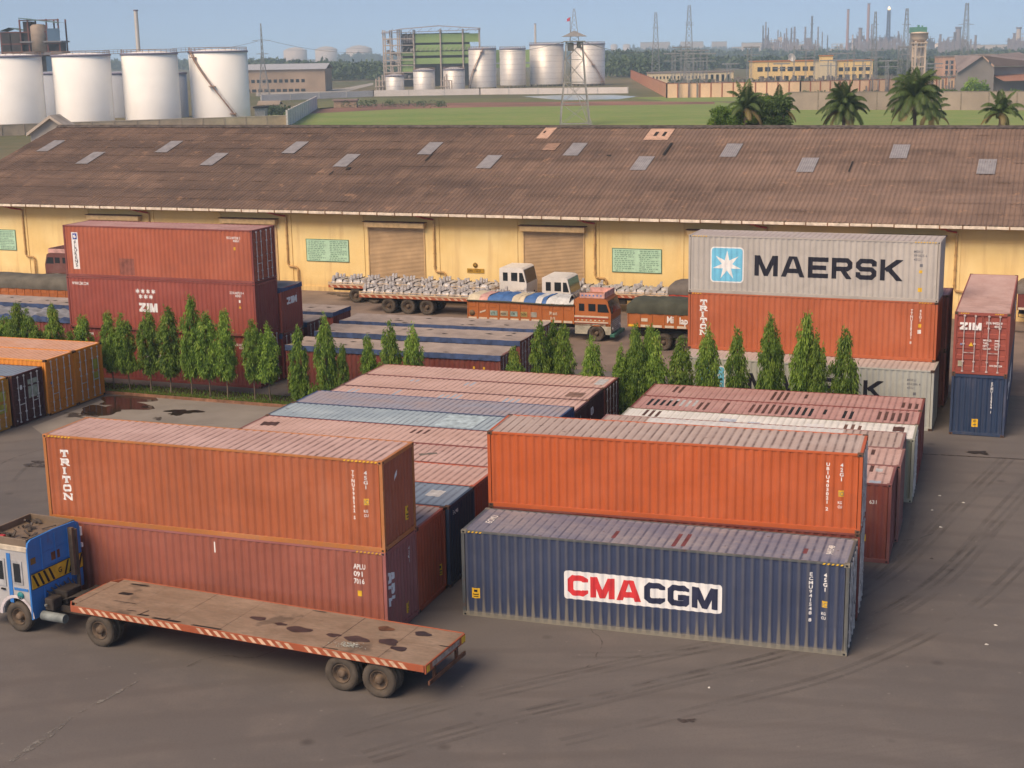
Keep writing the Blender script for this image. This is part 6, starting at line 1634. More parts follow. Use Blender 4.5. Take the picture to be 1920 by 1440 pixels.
# ---------------------------------------------------------------- middle distance: walls, tanks, sheds
def wall_line(name, label, pts, h, th, m, cap=None, post=None, pstep=0, group=None, cat='wall'):
    "pts are ground points; panels between posts, coping on top"
    t = thing(name, label, cat, (pts[0].x, pts[0].y, 0), 0, group); o = Vector((pts[0].x, pts[0].y, 0)); a = MB(); b = MB(); c = MB(); hb = False
    for p, q in zip(pts[:-1], pts[1:]):
        p = Vector((p.x, p.y, 0)) - o; q = Vector((q.x, q.y, 0)) - o; a.beam((p.x, p.y, h / 2), (q.x, q.y, h / 2), th, h)
        if cap: c.beam((p.x, p.y, h + .08), (q.x, q.y, h + .08), th + .16, .18)
        if post and pstep:
            L = (q - p).length; n = max(1, int(L / pstep))
            for i in range(n + 1): e = p + (q - p) * i / n; b.box(e.x - th * .8, e.x + th * .8, e.y - th * .8, e.y + th * .8, 0, h + .12); hb = True
    a.build('panel', m, t, recalc=False)
    if cap: c.build('coping', cap, t, recalc=False)
    if hb: b.build('post', post, t, recalc=False)
    return t
CONC = simple('concrete_panel', (.42, .33, .23), .85, 0, .2, .3); WHW = simple('white_wall', (.68, .62, .58), .8, 0, .1, .1); PEACH = simple('peach_wall', (.80, .54, .34), .85, 0, .12, .1)
REDT = simple('red_trim', (.36, .11, .05), .8); GREYC = simple('grey_concrete', (.34, .27, .21), .9, 0, .2, .1)
wall_line('boundary_wall', 'long pale concrete panel wall in front of the four white tanks', [G(-40, 257), G(130, 250), G(540, 236)], 2.6, .25, CONC, simple('coping_pale', (.5, .42, .33), .8), simple('post_dark', (.30, .24, .18), .9), 5.2)
wall_line('boundary_wall', 'white wall running diagonally away at the edge of the green field', [G(539, 238), G(594, 204)], 4.2, .3, WHW, None, simple('post_white', (.55, .52, .50), .9), 9)
wall_line('boundary_wall', 'long white wall in front of the silver tanks', [G(490, 190), G(700, 181), G(900, 177.5), G(1177, 175)], 2.6, .3, WHW, None, simple('post_white', (.55, .52, .50), .9), 12)
wall_line('boundary_wall', 'peach wall with red posts in front of the electricity substation', [G(1183, 147), G(1250, 183.5), G(1500, 180), G(1790, 172)], 5.2, .3, PEACH, REDT, REDT, 4.0)
wall_line('boundary_wall', 'grey concrete wall nearest the palms, in front of the peach wall', [G(1480, 206), G(1700, 206), G(1960, 207)], 5.0, .3, GREYC, simple('coping_grey', (.25, .2, .16), .9), simple('post_dark', (.30, .24, .18), .9), 7)
wall_line('boundary_wall', 'second grey wall between the peach wall and the nearest grey one', [G(1540, 193), G(1790, 190)], 3.2, .3, GREYC, None, simple('post_dark', (.30, .24, .18), .9), 9)
TW = simple('tank_white', (.90, .87, .82), .95, 0, .04, .15, spec=.05); TRIMB = simple('tank_rim', (.24, .22, .30), .7); TSH = simple('tank_shaded_blue', (.36, .38, .42), .6, 0, .06, .1); RAILM = simple('rail_brown', (.30, .2, .15), .8)  # TSH: shade on the low back tanks put into a grey blue colour
STAIR = simple('stair_brown', (.36, .20, .12), .8)
def tank(name, label, ul, ur, vt, vb, m, stair=None, rail=True, dome=.04, group=None, rings=0, ringm=None, legs=False, cat='storage tank'):
    uc = (ul + ur) / 2; g = G(uc, vb); k = g.y / CAM_F * 1.0; R = (ur - ul) * k / 2; cy = g.y + R; top = VY(uc, vt, g.y); H = top.z; cx = g.x * cy / g.y
    t = thing(name, label, cat, (cx, cy, 0), 0, group)
    b = MB(); z0 = 1.0 if legs else 0
    b.lathe([(R, z0), (R, H), (R * .985, H + .02), (R * .5, H + R * dome * 1.6), (0, H + R * dome * 2.2)], 64)
    b.build('shell', m, t, recalc=False)
    b = MB(); b.lathe([(R + .05, H - .35), (R + .22, H - .35), (R + .22, H + .15), (R + .02, H + .18)], 64); b.build('rim', TRIMB, t, recalc=False)
    if rings:
        b = MB()
        for i in range(1, rings): z = z0 + (H - z0) * i / rings; b.lathe([(R + .01, z - .05), (R + .05, z), (R + .01, z + .05)], 64)
        b.build('seam', ringm or m, t, recalc=False)
    if legs:
        b = MB()
        for i in range(20): a = i * pi / 10; b.box(R * .93 * cos(a) - .2, R * .93 * cos(a) + .2, R * .93 * sin(a) - .2, R * .93 * sin(a) + .2, 0, 1.1)
        b.build('footing', CONC, t, recalc=False)
    if rail:
        b = MB(); n = 28
        for i in range(n): a = 2 * pi * i / n; x, y = (R - .1) * cos(a), (R - .1) * sin(a); b.tube([(x, y, H), (x, y, H + 1.1)], .05, 4)
        for z in (.6, 1.1): b.tube([((R - .1) * cos(2 * pi * i / 48), (R - .1) * sin(2 * pi * i / 48), H + z) for i in range(49)], .05, 4)
        b.build('handrail', RAILM, t, recalc=False)
    if stair:
        a0, a1 = stair; b = MB(); n = 60; prev = None
        for i in range(n + 1):
            f = i / n; a = radians(a0 + (a1 - a0) * f); z = H * (1 - f) + .1; p0 = Vector((R * cos(a), R * sin(a), z)); p1 = Vector(((R + .9) * cos(a), (R + .9) * sin(a), z)); b.beam(p0, p1, .35, .08)
            for rr, dz in ((R + .9, .1), (R + .9, 1.0)):
                pass
            if prev: b.beam((prev[1].x, prev[1].y, prev[1].z), (p1.x, p1.y, p1.z), .08, .3); b.beam(prev[1] + Vector((0, 0, 1)), p1 + Vector((0, 0, 1)), .06, .06)
            if i % 4 == 0: b.beam(p1, p1 + Vector((0, 0, 1)), .05)
            prev = (p0, p1)
        for f in (.08, .5, .9): a = radians(a0 + (a1 - a0) * f); z = H * (1 - f); b.box((R + .5) * cos(a) - .9, (R + .5) * cos(a) + .9, (R + .5) * sin(a) - .7, (R + .5) * sin(a) + .7, z - .1, z + .1)
        b.build('spiral_stair', STAIR, t, recalc=False)
    return t, R, H, cx, cy
gw = 'large white storage tanks at the left'
T1 = tank('storage_tank', 'white storage tank cut by the left edge of the picture', -29, 87, 105, 240, TW, group=gw)
T2 = tank('storage_tank', 'white storage tank second from the left edge', 109, 215, 103, 236, TW, group=gw)
T3 = tank('storage_tank', 'white storage tank below the tall silver chimney', 237, 340, 100, 232, TW, group=gw)
T4 = tank('storage_tank', 'white storage tank with a brown diagonal stair, rightmost of the four', 362, 470, 96, 227, TW, stair=(222, 312), group=gw)
for nm, ta, tb in (('left edge and second', T1, T2), ('second and third', T2, T3), ('third and stair', T3, T4)):
    b = MB(); p = Vector((ta[3] + ta[1] * .9, ta[4] - ta[1] * .25, ta[2] + .15)); q = Vector((tb[3] - tb[1] * .9, tb[4] - tb[1] * .25, tb[2] + .15)); b.beam(p, q, .9, .12)
    for z in (.6, 1.1): b.beam(p + Vector((0, 0, z)), q + Vector((0, 0, z)), .07)
    for i in range(5): e = p + (q - p) * i / 4; b.beam(e, e + Vector((0, 0, 1.1)), .07)
    tag(b.build('catwalk', RAILM, recalc=False), 'narrow railed catwalk between the tops of the %s tank' % nm, 'catwalk', 'catwalks between the tank tops')
gb = 'low grey blue tanks behind the white ones'
for i, (a, b_, l) in enumerate(((70, 150, 'left of the second white tank'), (190, 262, 'between the second and third white tanks'), (300, 354, 'right of the third white tank'))):
    tank('storage_tank', 'low shaded grey blue tank showing ' + l, a, b_, 137, 221, TSH, group=gb, rail=False)
# gabled shed rising behind the left end of the roof
Y = 175; a = VY(52, 246, Y); b_ = VY(134, 246, Y); ap = VY(95, 216, Y); t = thing('gabled_shed', 'pale concrete gable rising behind the left end of the warehouse roof', 'shed', (ap.x, Y, 0))
w_ = (b_.x - a.x) / 2; q = MB(); q.prism([(-w_, 0), (w_, 0), (w_, b_.z - .3), (0, ap.z - .3), (-w_, a.z - .3)], 0, 3, 'xz'); q.build('wall', simple('pale_render', (.46, .40, .33), .9, 0, .15, .4), t, recalc=True)
q = MB()
for s, z0 in ((-1, a.z), (1, b_.z)):
    q.mesh([(0, -.6, ap.z), (s * (w_ + .3), -.6, z0 - .2), (s * (w_ + .3), 3.5, z0 - .2), (0, 3.5, ap.z), (0, -.6, ap.z - .35), (s * (w_ + .3), -.6, z0 - .55), (s * (w_ + .3), 3.5, z0 - .55), (0, 3.5, ap.z - .35)], [(0, 1, 2, 3), (4, 5, 6, 7), (0, 1, 5, 4), (1, 2, 6, 5), (3, 2, 6, 7)])
q.build('roof', simple('pale_roof', (.50, .42, .34), .9, 0, .2, .5), t, recalc=True)
# stacks
SIL = simple('silver_stack', (.70, .62, .54), .4, .3, .1, .05); PINKM = simple('pinkish_stack', (.55, .33, .30), .8); 
def stack(name, label, u, vt, vb, wpx, Y, m=None, cap=None, group=None, taper=.8, cat='chimney', bands=None):
    p = VY(u, vt, Y); g = VY(u, vb, Y); k = Y / CAM_F; R = wpx * k / 2; z0 = 0; t = thing(name, label, cat, (g.x, Y, 0), 0, group)
    b = MB(); b.tube([(0, 0, 0), (0, 0, p.z)], R, 16, R * taper); b.build('shaft', m or SIL, t, recalc=False)
    b = MB(); b.lathe([(R * taper, p.z - R * .6), (R * taper * 1.25, p.z - R * .5), (R * taper * 1.25, p.z), (R * taper * .8, p.z)], 16); b.build('cap', cap or TRIMB, t, recalc=False)
    if bands:
        b = MB()
        for z in bands: b.lathe([(R * 1.3, p.z * z), (R * 1.6, p.z * z), (R * 1.6, p.z * z + R * .5), (R * 1.3, p.z * z + R * .5)], 12)
        b.build('platform', TRIMB, t, recalc=False)
    return t
stack('chimney', 'tall silver chimney behind the third white tank', 260, 18, 100, 8.5, 520, taper=.85)
stack('chimney', 'short silver chimney behind the silver tanks', 1004, 44, 90, 4.6, 820)
# industrial tower at top left
IRON = simple('red_iron', (.17, .06, .045), .8, 0, .2, .3); CLADB = simple('blue_cladding', (.08, .15, .24), .7, 0, .2, .2); DKIN = simple('dark_interior', (.05, .042, .04), .9, 0, .4, .3)
Y = 560; k = Y / CAM_F; O = VY(60, 103, Y); t = thing('process_building', 'rusty steel framed tower with blue cladding above the leftmost white tanks', 'process building', (O.x, Y, 0))
def fx(u): return (VY(u, 100, Y).x - O.x)
def fz(v, u=60): return VY(u, v, Y).z
b = MB(); b.box(fx(5), fx(40), 0, 9, 0, fz(60)); b.box(fx(44), fx(112), 1.5, 9, 0, fz(80)); b.box(fx(46), fx(60), 1, 8, fz(80), fz(40)); b.build('core', DKIN, t, recalc=False)
b = MB()
for u in (4, 22, 41, 56, 91, 113):
    for y in (0, 9.5): b.box(fx(u) - .25, fx(u) + .25, y, y + .5, 0, fz(60 if u < 40 else 36))
for v in (98, 82, 60): b.box(fx(4), fx(115), -.1, .4, fz(v) - .25, fz(v) + .2)
b.box(fx(41), fx(115), -.1, .3, fz(38) - .2, fz(38) + .2); b.build('steel_frame', IRON, t, recalc=False)
b = MB(); b.box(fx(92), fx(115), -.4, -.15, fz(78), fz(54)); b.box(fx(86), fx(104), -.4, -.15, fz(140), fz(106)); b.build('cladding', CLADB, t, recalc=False)
b = MB(); b.box(fx(40), fx(118), -.8, 9.8, fz(79) - .2, fz(79) + .35); b.box(fx(44), fx(118), -.8, 9.8, fz(104), fz(98)); b.build('floor_slab', simple('slab_grey', (.22, .21, .22), .9), t, recalc=False)
b = MB(); b.lathe([(0, fz(98)), (3.0, fz(98)), (3.0, fz(50)), (2.2, fz(46)), (0, fz(45))], 20, (fx(74), 1.4, 0)); b.build('vessel', simple('tan_vessel', (.38, .29, .22), .6, 0, .2, .3), t, recalc=False)
b = MB(); b.mesh([(fx(2), -.8, fz(58)), (fx(22), -.8, fz(51)), (fx(41), -.8, fz(57)), (fx(2), 10, fz(58)), (fx(22), 10, fz(51)), (fx(41), 10, fz(57))], [(0, 1, 4, 3), (1, 2, 5, 4)]); b.mesh([(fx(41), -.8, fz(33)), (fx(117), -.8, fz(43)), (fx(117), 10, fz(43)), (fx(41), 10, fz(33)), (fx(41), -.8, fz(33) - .3), (fx(117), -.8, fz(43) - .3)], [(0, 1, 2, 3), (0, 1, 5, 4)]); b.build('roof', simple('teal_roof', (.13, .22, .22), .7), t, recalc=False)
# long grey shed right of the tanks
def block(name, label, ul, ur, vt, vb, depth, m, roofm=None, cat='building', wins=(), group=None, par=.0, yaw=0.0, flat=True, extra=None):
    g = G((ul + ur) / 2, vb); Y = g.y; k = Y / CAM_F; W_ = (ur - ul) * k; H = VY((ul + ur) / 2, vt, Y).z
    t = thing(name, label, cat, (G(ul, vb).x * Y / G(ul, vb).y, Y, 0), yaw, group); b = MB(); b.box(0, W_, 0, depth, 0, H); b.build('wall', m, t, recalc=False)
    b = MB()
    if flat: b.box(-.4, W_ + .4, -.4, depth + .4, H + .003, H + .5)
    else: b.prism([(-1, H), (depth / 2, H + par), (depth + 1, H), (depth + 1, H - .2), (depth / 2, H + par - .3), (-1, H - .2)], -.8, W_ + .8, 'yz')
    b.build('roof', roofm or m, t, recalc=True)
    for (n, f0, f1, z0, z1, wr) in wins:
        for i in range(n):
            a = W_ * (f0 + (f1 - f0) * (i + .5) / n); wd = W_ * (f1 - f0) / n * wr / 2
            q = MB(); q.box(a - wd, a + wd, -.12, -.01, H * z0, H * z1); w = q.build('window', GLASS if H > 4 else DKIN, t, recalc=False)
    return t, W_, H
block('long_shed', 'long buff shed with a window band to the right of the tank with the stair', 430, 607, 130, 173, 30, simple('buff_render', (.36, .27, .20), .9, 0, .15, .1), simple('pale_grey_roof', (.46, .47, .50), .7), wins=((13, .05, .80, .42, .56, .6), (11, .1, .8, .02, .14, .7)), flat=False, par=2.6, cat='shed')
block('hut', 'small flat roofed hut at the left of the green field', 626, 668, 189, 202, 5, simple('hut_brown', (.36, .26, .18), .9), simple('hut_roof', (.30, .22, .19), .9), cat='hut')
block('hut', 'small pale gabled hut beside the diagonal white wall', 487, 520, 196, 206, 6, simple('hut_pale', (.50, .45, .36), .9), GREYC, flat=False, par=1.2, cat='hut')
block('hut', 'low dark hut next to the white tank with the stair', 478, 497, 203, 219, 5, simple('hut_white', (.6, .58, .55), .9), DKIN, cat='hut')
# green clad factory
GREEN = simple('green_cladding', (.26, .38, .13), .7, 0, .08, .1); PIPEW = simple('pale_pipework', (.50, .42, .36), .7)
Y = 830; O = VY(717, 165, Y); t = thing('factory', 'green clad open factory with a steel roof behind the silver tanks', 'factory', (O.x, Y, 0))
def fx(u): return VY(u, 100, Y).x - O.x
def fz(v, u=800): return max(0, VY(u, v, Y).z)
b = MB(); b.box(fx(752), fx(880), 12, 13, 0, fz(62)); b.build('core', simple('factory_dark', (.09, .085, .075), .9, 0, .3, .1), t, recalc=False)
for (u0, u1, v0, v1) in ((779, 899, 64, 80), (779, 882, 84, 95), (750, 882, 97, 104), (750, 882, 109, 120), (750, 775, 123, 134), (776, 1000, 123, 130), (880, 1000, 96, 120)):
    b = MB(); b.box(fx(u0), fx(u1), 1 if u1 < 950 else 14, 1.3 if u1 < 950 else 14.3, fz(v1), fz(v0)); b.build('green_panel', GREEN, t, recalc=False)
b = MB()
for u in (719, 732, 746, 750, 776, 826, 868, 899):
    for y in (0, 14): b.box(fx(u) - .35, fx(u) + .35, y, y + .6, 0, fz(55))
for v in (72, 84, 98, 112, 122, 135, 148):
    b.box(fx(719), fx(750), -.2, .4, fz(v) - .35, fz(v) + .3); b.box(fx(750), fx(778), 0, .4, fz(v) - .2, fz(v) + .2)
for i, v in enumerate((72, 98, 122)): b.beam((fx(719), 0, fz(v)), (fx(746), 0, fz(v + 20)), .3)
for u in range(752, 878, 9): b.beam((fx(u), .6, fz(96)), (fx(u + 6), .6, fz(88)), .2)
b.build('steel_frame', PIPEW, t, recalc=False)
b = MB()
for i in range(16): u = 722 + (i * 37) % 52; b.lathe([(0, fz(150 - (i * 23) % 90)), (1.1, fz(150 - (i * 23) % 90)), (1.1, fz(143 - (i * 23) % 90)), (0, fz(142 - (i * 23) % 90))], 8, (fx(u), 3, 0))
for i in range(8): u = 753 + i * 3; b.tube([(fx(u), 2, fz(80)), (fx(u), 2, fz(60 + (i % 3) * 3)), (fx(u + 4), 2, fz(60 + (i % 3) * 3))], .3, 6)
b.build('pipework', simple('pipe_grey', (.28, .26, .26), .6), t, recalc=False)
b = MB(); pr = [(716, 60), (752, 53), (823, 48), (902, 54)]
for (u0, v0), (u1, v1) in zip(pr[:-1], pr[1:]): b.mesh([(fx(u0), -1, fz(v0)), (fx(u1), -1, fz(v1)), (fx(u1), 16, fz(v1)), (fx(u0), 16, fz(v0)), (fx(u0), -1, fz(v0) - .5), (fx(u1), -1, fz(v1) - .5)], [(0, 1, 2, 3), (0, 1, 5, 4)])
b.build('roof', simple('roof_thin', (.40, .36, .38), .6), t, recalc=False)
b = MB(); b.beam((fx(716), -1, fz(61)), (fx(902), -1, fz(57)), .35)
for u in range(730, 900, 18): b.beam((fx(u), -1, fz(60)), (fx(u + 9), -1, fz(53)), .2)
b.build('roof_truss', simple('truss_grey', (.30, .28, .30), .7), t, recalc=False)
SILV = NG('silver_shell'); _v = SILV.noise(SILV.coords((.05, .05, .02)), 1, 4); SILVM = SILV.done(SILV.ramp(_v, .3, .7, (.60, .55, .50, 1), (.76, .72, .67, 1)), .5, .35, .4)
RING = simple('shell_seam', (.42, .38, .34), .6, .3)
gs_ = 'silver tanks of the green factory'
for i, (a, c, vt, vb, st, lab) in enumerate(((724, 758, 142, 172, None, 'smallest silver tank at the left foot of the green factory'), (776, 816, 132, 171, None, 'squat silver tank second from the left below the green cladding'),
        (832, 872, 130, 170, None, 'squat silver tank third from the left, next to the tall ones'), (880, 931, 91, 168, (275, 200), 'tall silver tank with a stair, leftmost of the tall ones'),
        (938, 986, 91, 164, None, 'slim tall silver tank, second of the tall ones'), (994, 1057, 83, 162, None, 'widest silver tank, left of the lattice tower'), (1072, 1134, 82, 161, (235, 330), 'silver tank half behind the lattice tower'))):
    tank('storage_tank', lab, a, c, vt, vb, SILVM, stair=st, group=gs_, rings=7 if c - a > 45 else 3, ringm=RING, legs=c - a > 45, dome=.10 if c - a < 45 else .04)
for i in range(6):
    u = 828 + i * 5 if i < 3 else 706 + (i - 3) * 6; g = G(u, 171); b = MB(); b.tube([(0, 0, 0), (0, 0, 6 + i % 3)], .4, 8); b.tube([(0, 0, 5), (2.4, 0, 5), (2.4, 0, 0)], .3, 8); b.box(-.8, .8, -.8, .8, 2, 2.4)
    o = b.build('pipe_rack', PIPEW, recalc=False); o.location = g; tag(o, '%s small pipe rack from the left at the foot of the green factory' % ORD[(i + 3) % 6], 'pipe rack', 'pipe racks at the green factory')
# lattice structures
LAT = simple('lattice_grey', (.33, .31, .29), .6, .2, .2); LATF = simple('lattice_far', (.26, .27, .28), .7)
def lattice(name, label, u, vt, vb, wb, wt, m, Y=None, arms=(), r=.10, n=9, group=None, cat='pylon', neck=None):
    g = G(u, vb) if Y is None else VY(u, vb, Y); Y = g.y; k = Y / CAM_F; H = VY(u, vt, Y).z; z0 = 0; B, Tt = wb * k / 2, wt * k / 2
    t = thing(name, label, cat, (g.x, Y, 0), 0, group); b = MB()
    def wd(f):
        if neck and f > neck: return (B + (Tt * 1.0 - B) * 1.0) * (1 - (f - neck) / (1 - neck)) + .15 * (f - neck) / (1 - neck)
        if neck: return B + (Tt - B) * f / neck
        return B + (Tt - B) * f
    lv = [1 - (1 - i / n) ** 1.25 for i in range(n + 1)]
    for a, c in zip(lv[:-1], lv[1:]):
        w0, w1 = wd(a), wd(c); z0_, z1_ = H * a, H * c
        P0 = [Vector((x * w0, y * w0, z0_)) for x, y in ((-1, -1), (1, -1), (1, 1), (-1, 1))]; P1 = [Vector((x * w1, y * w1, z1_)) for x, y in ((-1, -1), (1, -1), (1, 1), (-1, 1))]
        for i in range(4):
            j = (i + 1) % 4; b.beam(P0[i], P1[i], r * 1.3); b.beam(P0[i], P1[j], r); b.beam(P0[j], P1[i], r); b.beam(P1[i], P1[j], r)
    b.build('mast', m, t, recalc=False)
    if arms:
        b = MB()
        for v, wpx in arms:
            z = VY(u, v, Y).z; w = wpx * k / 2
            for s in (-1, 1):
                b.beam((0, 0, z + .12 * w), (s * w, 0, z), r); b.beam((0, 0, z - .05 * w), (s * w, 0, z), r); b.beam((s * w * .5, 0, z + .06 * w), (s * w * .5, 0, z - .02 * w), r)
        b.build('cross_arm', m, t, recalc=False)
    return t
lattice('power_pylon', 'lattice power pylon behind the long buff shed', 496, 44, 181, 19, 4, LATF, arms=((76, 34), (101, 24)), r=.12, n=11, neck=.55)
# big near lattice tower with platform and ladder
g = G(1078, 234); Y = g.y; k = Y / CAM_F; t = thing('lattice_tower', 'tall spread legged lattice tower with a platform standing in the green field', 'lattice tower', (g.x, Y, 0))
def tz(v): return VY(1078, v, Y).z
b = MB(); L = [(0, 3.6), (.18, 3.2), (.36, 2.6), (.55, 2.25), (.70, 1.95)]; Hp = tz(78)
for (a, w0), (c, w1) in zip(L[:-1], L[1:]):
    z0_, z1_ = Hp * a / .70, Hp * c / .70
    P0 = [Vector((x * w0, y * w0, z0_)) for x, y in ((-1, -1), (1, -1), (1, 1), (-1, 1))]; P1 = [Vector((x * w1, y * w1, z1_)) for x, y in ((-1, -1), (1, -1), (1, 1), (-1, 1))]
    for i in range(4): j = (i + 1) % 4; b.beam(P0[i], P1[i], .22); b.beam(P0[i], P1[j], .10); b.beam(P0[j], P1[i], .10); b.beam(P1[i], P1[j], .14); b.beam(P0[i], P0[j], .12) if a == 0 else None
Ht = tz(16); w0 = 1.1
for i in range(7):
    a, c = i / 7, (i + 1) / 7; wa, wc = w0 * (1 - a * .85), w0 * (1 - c * .85); za, zc = Hp + (Ht - Hp) * a, Hp + (Ht - Hp) * c
    P0 = [Vector((x * wa, y * wa, za)) for x, y in ((-1, -1), (1, -1), (1, 1), (-1, 1))]; P1 = [Vector((x * wc, y * wc, zc)) for x, y in ((-1, -1), (1, -1), (1, 1), (-1, 1))]
    for q in range(4): j = (q + 1) % 4; b.beam(P0[q], P1[q], .07); b.beam(P0[q], P1[j], .05)
b.build('mast', LAT, t, recalc=False)
b = MB(); b.box(-2.6, 2.6, -2.6, 2.6, Hp, Hp + .15); b.mesh([(-3, -3, Hp + 1.2), (3, -3, Hp + 1.2), (3, 3, Hp + 1.2), (-3, 3, Hp + 1.2), (0, 0, Hp + 2.6)], [(0, 1, 4), (1, 2, 4), (2, 3, 4), (3, 0, 4)]); b.build('platform', LAT, t, recalc=False)
b = MB(); b.box(-1.7, -.2, -1.2, 1.2, Hp - 2.2, Hp - .2, .1); b.box(.6, 1.6, -.6, .8, Hp - 1.6, Hp - .1, .1); b.build('equipment_box', simple('box_grey', (.25, .22, .20), .8), t, recalc=False)
b = MB()
for s in (0, 1): b.beam((3.2 + s * .9, -3.6 + s * 0, .1), (1.2 + s * .9, -3.2, Hp * .28), .12)
for i in range(14): f = i / 14; b.beam((3.2 - 2 * f, -3.6 + .4 * f, Hp * .28 * f + .2), (4.1 - 2 * f, -3.6 + .4 * f, Hp * .28 * f + .2), .07)
b.beam((1.2, -3.2, Hp * .28), (-2.2, -2.8, Hp * .62), .12); b.beam((1.2, -2.6, Hp * .28), (-2.2, -2.2, Hp * .62), .12)
b.box(-3.3, 3.6, -3.7, -3.5, .3, .6); b.build('stairway', LAT, t, recalc=False)
Y = 800; p = VY(1069, 32, Y); t = thing('flagpole', 'thin flagpole with a small red flag left of the lattice tower top', 'flagpole', (p.x, Y, 0)); b = MB(); b.tube([(0, 0, 0), (0, 0, p.z)], .22, 6); b.build('pole', LATF, t, recalc=False)
b = MB(); b.mesh([(0, 0, p.z), (-1.7, .1, p.z - .9), (-1.8, -.1, p.z - 2.3), (0, 0, p.z - 2.0), (0, .05, p.z), (-1.7, .15, p.z - .9), (-1.8, -.05, p.z - 2.3), (0, .05, p.z - 2.0)], [(0, 1, 2, 3), (7, 6, 5, 4)]); b.build('flag', simple('flag_red', (.62, .05, .10), .7), t, recalc=False)
# ---------------------------------------------------------------- far distance
FW = simple('far_cream', (.90, .74, .62), .8, 0, .05, .02); gF = 'far cream tanks on the horizon'
for i, (a, c, vt, vb) in enumerate(((533, 576, 94, 118), (592, 633, 92, 116), (650, 698, 91, 114), (1145, 1158, 84, 98), (1168, 1182, 84, 98), (1752, 1772, 82, 101), (1775, 1794, 83, 99))):
    tank('far_tank', '%s far cream tank from the left on the horizon' % ORD[i], a, c, vt, vb, FW, group=gF, rail=False, dome=.12, cat='storage tank')
BUILDC = simple('far_beige', (.88, .70, .55), .85, 0, .08, .02); BUILDY = simple('substation_yellow', (.85, .60, .26), .85, 0, .06, .1); BUILDW = simple('substation_cream', (.70, .58, .38), .85, 0, .06, .1); ORR = simple('orange_parapet', (.55, .20, .06), .8)
bl = [(1201, 1255, 79, 100), (1276, 1318, 78, 98), (1335, 1362, 78, 98), (1392, 1432, 80, 103), (1374, 1400, 88, 102), (1470, 1535, 82, 97), (1802, 1925, 84, 97)]
for i, (a, c, vt, vb) in enumerate(bl):
    block('works_building', '%s far beige works building from the left along the horizon' % ORD[i], a, c, vt, vb, 20, BUILDC, GREYC, wins=((6, .05, .95, .3, .6, .4),) if i in (3, 5) else (), group='far beige works buildings')
block('substation_hall', 'long low cream hall with small square windows behind the peach wall', 1217, 1372, 136, 158, 12, BUILDW, simple('hall_roof', (.30, .24, .22), .9), wins=((14, .03, .62, .5, .72, .4), (5, .65, .97, .2, .8, .5)))
t, W_, H = block('control_building', 'yellow two storey control building with an orange parapet behind the peach wall', 1413, 1560, 115, 156, 14, BUILDY, ORR, wins=((10, .03, .97, .56, .76, .7), (9, .05, .97, .1, .34, .55)))
t, W_, H = block('control_building', 'cream middle block with a rooftop room right of the yellow building', 1536, 1566, 114, 157, 13, BUILDW, GREYC, wins=((3, .1, .9, .1, .35, .5),))
block('control_building', 'yellow end block with an orange parapet left of the water tower', 1566, 1634, 114, 156, 13, BUILDY, ORR, wins=((5, .05, .95, .55, .72, .65), (5, .05, .95, .15, .4, .55)))
Yd = 668; p = VY(1483, 109, Yd); b = MB(); b.lathe([(0, 0), (.9, .1), (1.5, .4), (1.9, .85), (1.85, .9), (1.4, .45), (0, .1)], 20); b.tube([(0, 0, -2.2), (0, 0, .1)], .3, 6)
o = b.build('satellite_dish', simple('dish_white', (.68, .64, .58), .6), recalc=False); o.location = p; o.rotation_euler = (radians(70), 0, radians(25)); tag(o, 'white satellite dish on the roof of the yellow control building', 'satellite dish')
# water tower
g = G(1720, 168); Y = g.y; k = Y / CAM_F; t = thing('water_tower', 'concrete water tower on tall legs behind the tallest palm', 'water tower', (g.x, Y, 0)); zt_ = VY(1720, 62, Y).z; zb_ = VY(1720, 75, Y).z; R = 15 * k
b = MB(); b.lathe([(R * .45, zb_ - .9), (R * .8, zb_ - .1), (R, zb_ + .5), (R, zt_ - .2), (R * 1.06, zt_ - .2), (R * 1.06, zt_ + .2), (R * .5, zt_ + .4), (0, zt_ + .5)], 24); b.build('bowl', simple('tower_cream', (.72, .56, .42), .8, 0, .1, .1), t, recalc=False)
b = MB(); w_ = R * .60
for x in (-1, 1):
    for y in (-1, 1): b.box(x * w_ - .35, x * w_ + .35, y * w_ - .35, y * w_ + .35, 0, zb_ - .3)
for f in (.25, .45, .65, .85):
    z = zb_ * f
    for y in (-1, 1): b.box(-w_, w_, y * w_ - .25, y * w_ + .25, z, z + .5); b.box(y * w_ - .25, y * w_ + .25, -w_, w_, z, z + .5)
b.box(-w_ * .22, w_ * .22, -w_ * .22, w_ * .22, 0, zb_)
for f in (.93,): b.box(-w_ * 1.35, w_ * 1.35, -w_ * 1.35, w_ * 1.35, zb_ * f, zb_ * f + .5)
b.build('leg_frame', simple('tower_concrete', (.62, .50, .38), .9, 0, .15, .2), t, recalc=False)
block('apartment_block', 'pink peach apartment block behind the substation at the right', 1766, 1830, 106, 142, 16, simple('pink_render', (.62, .36, .24), .85, 0, .12, .1), GREYC, wins=((6, .05, .95, .62, .8, .5), (6, .05, .95, .35, .55, .5), (6, .05, .95, .08, .28, .5)))
block('apartment_block', 'peach house directly right of the pink apartment block', 1830, 1862, 103, 140, 16, simple('peach_render', (.60, .38, .25), .85, 0, .12, .1), GREYC, wins=((3, .1, .9, .5, .7, .5), (3, .1, .9, .15, .35, .5)))
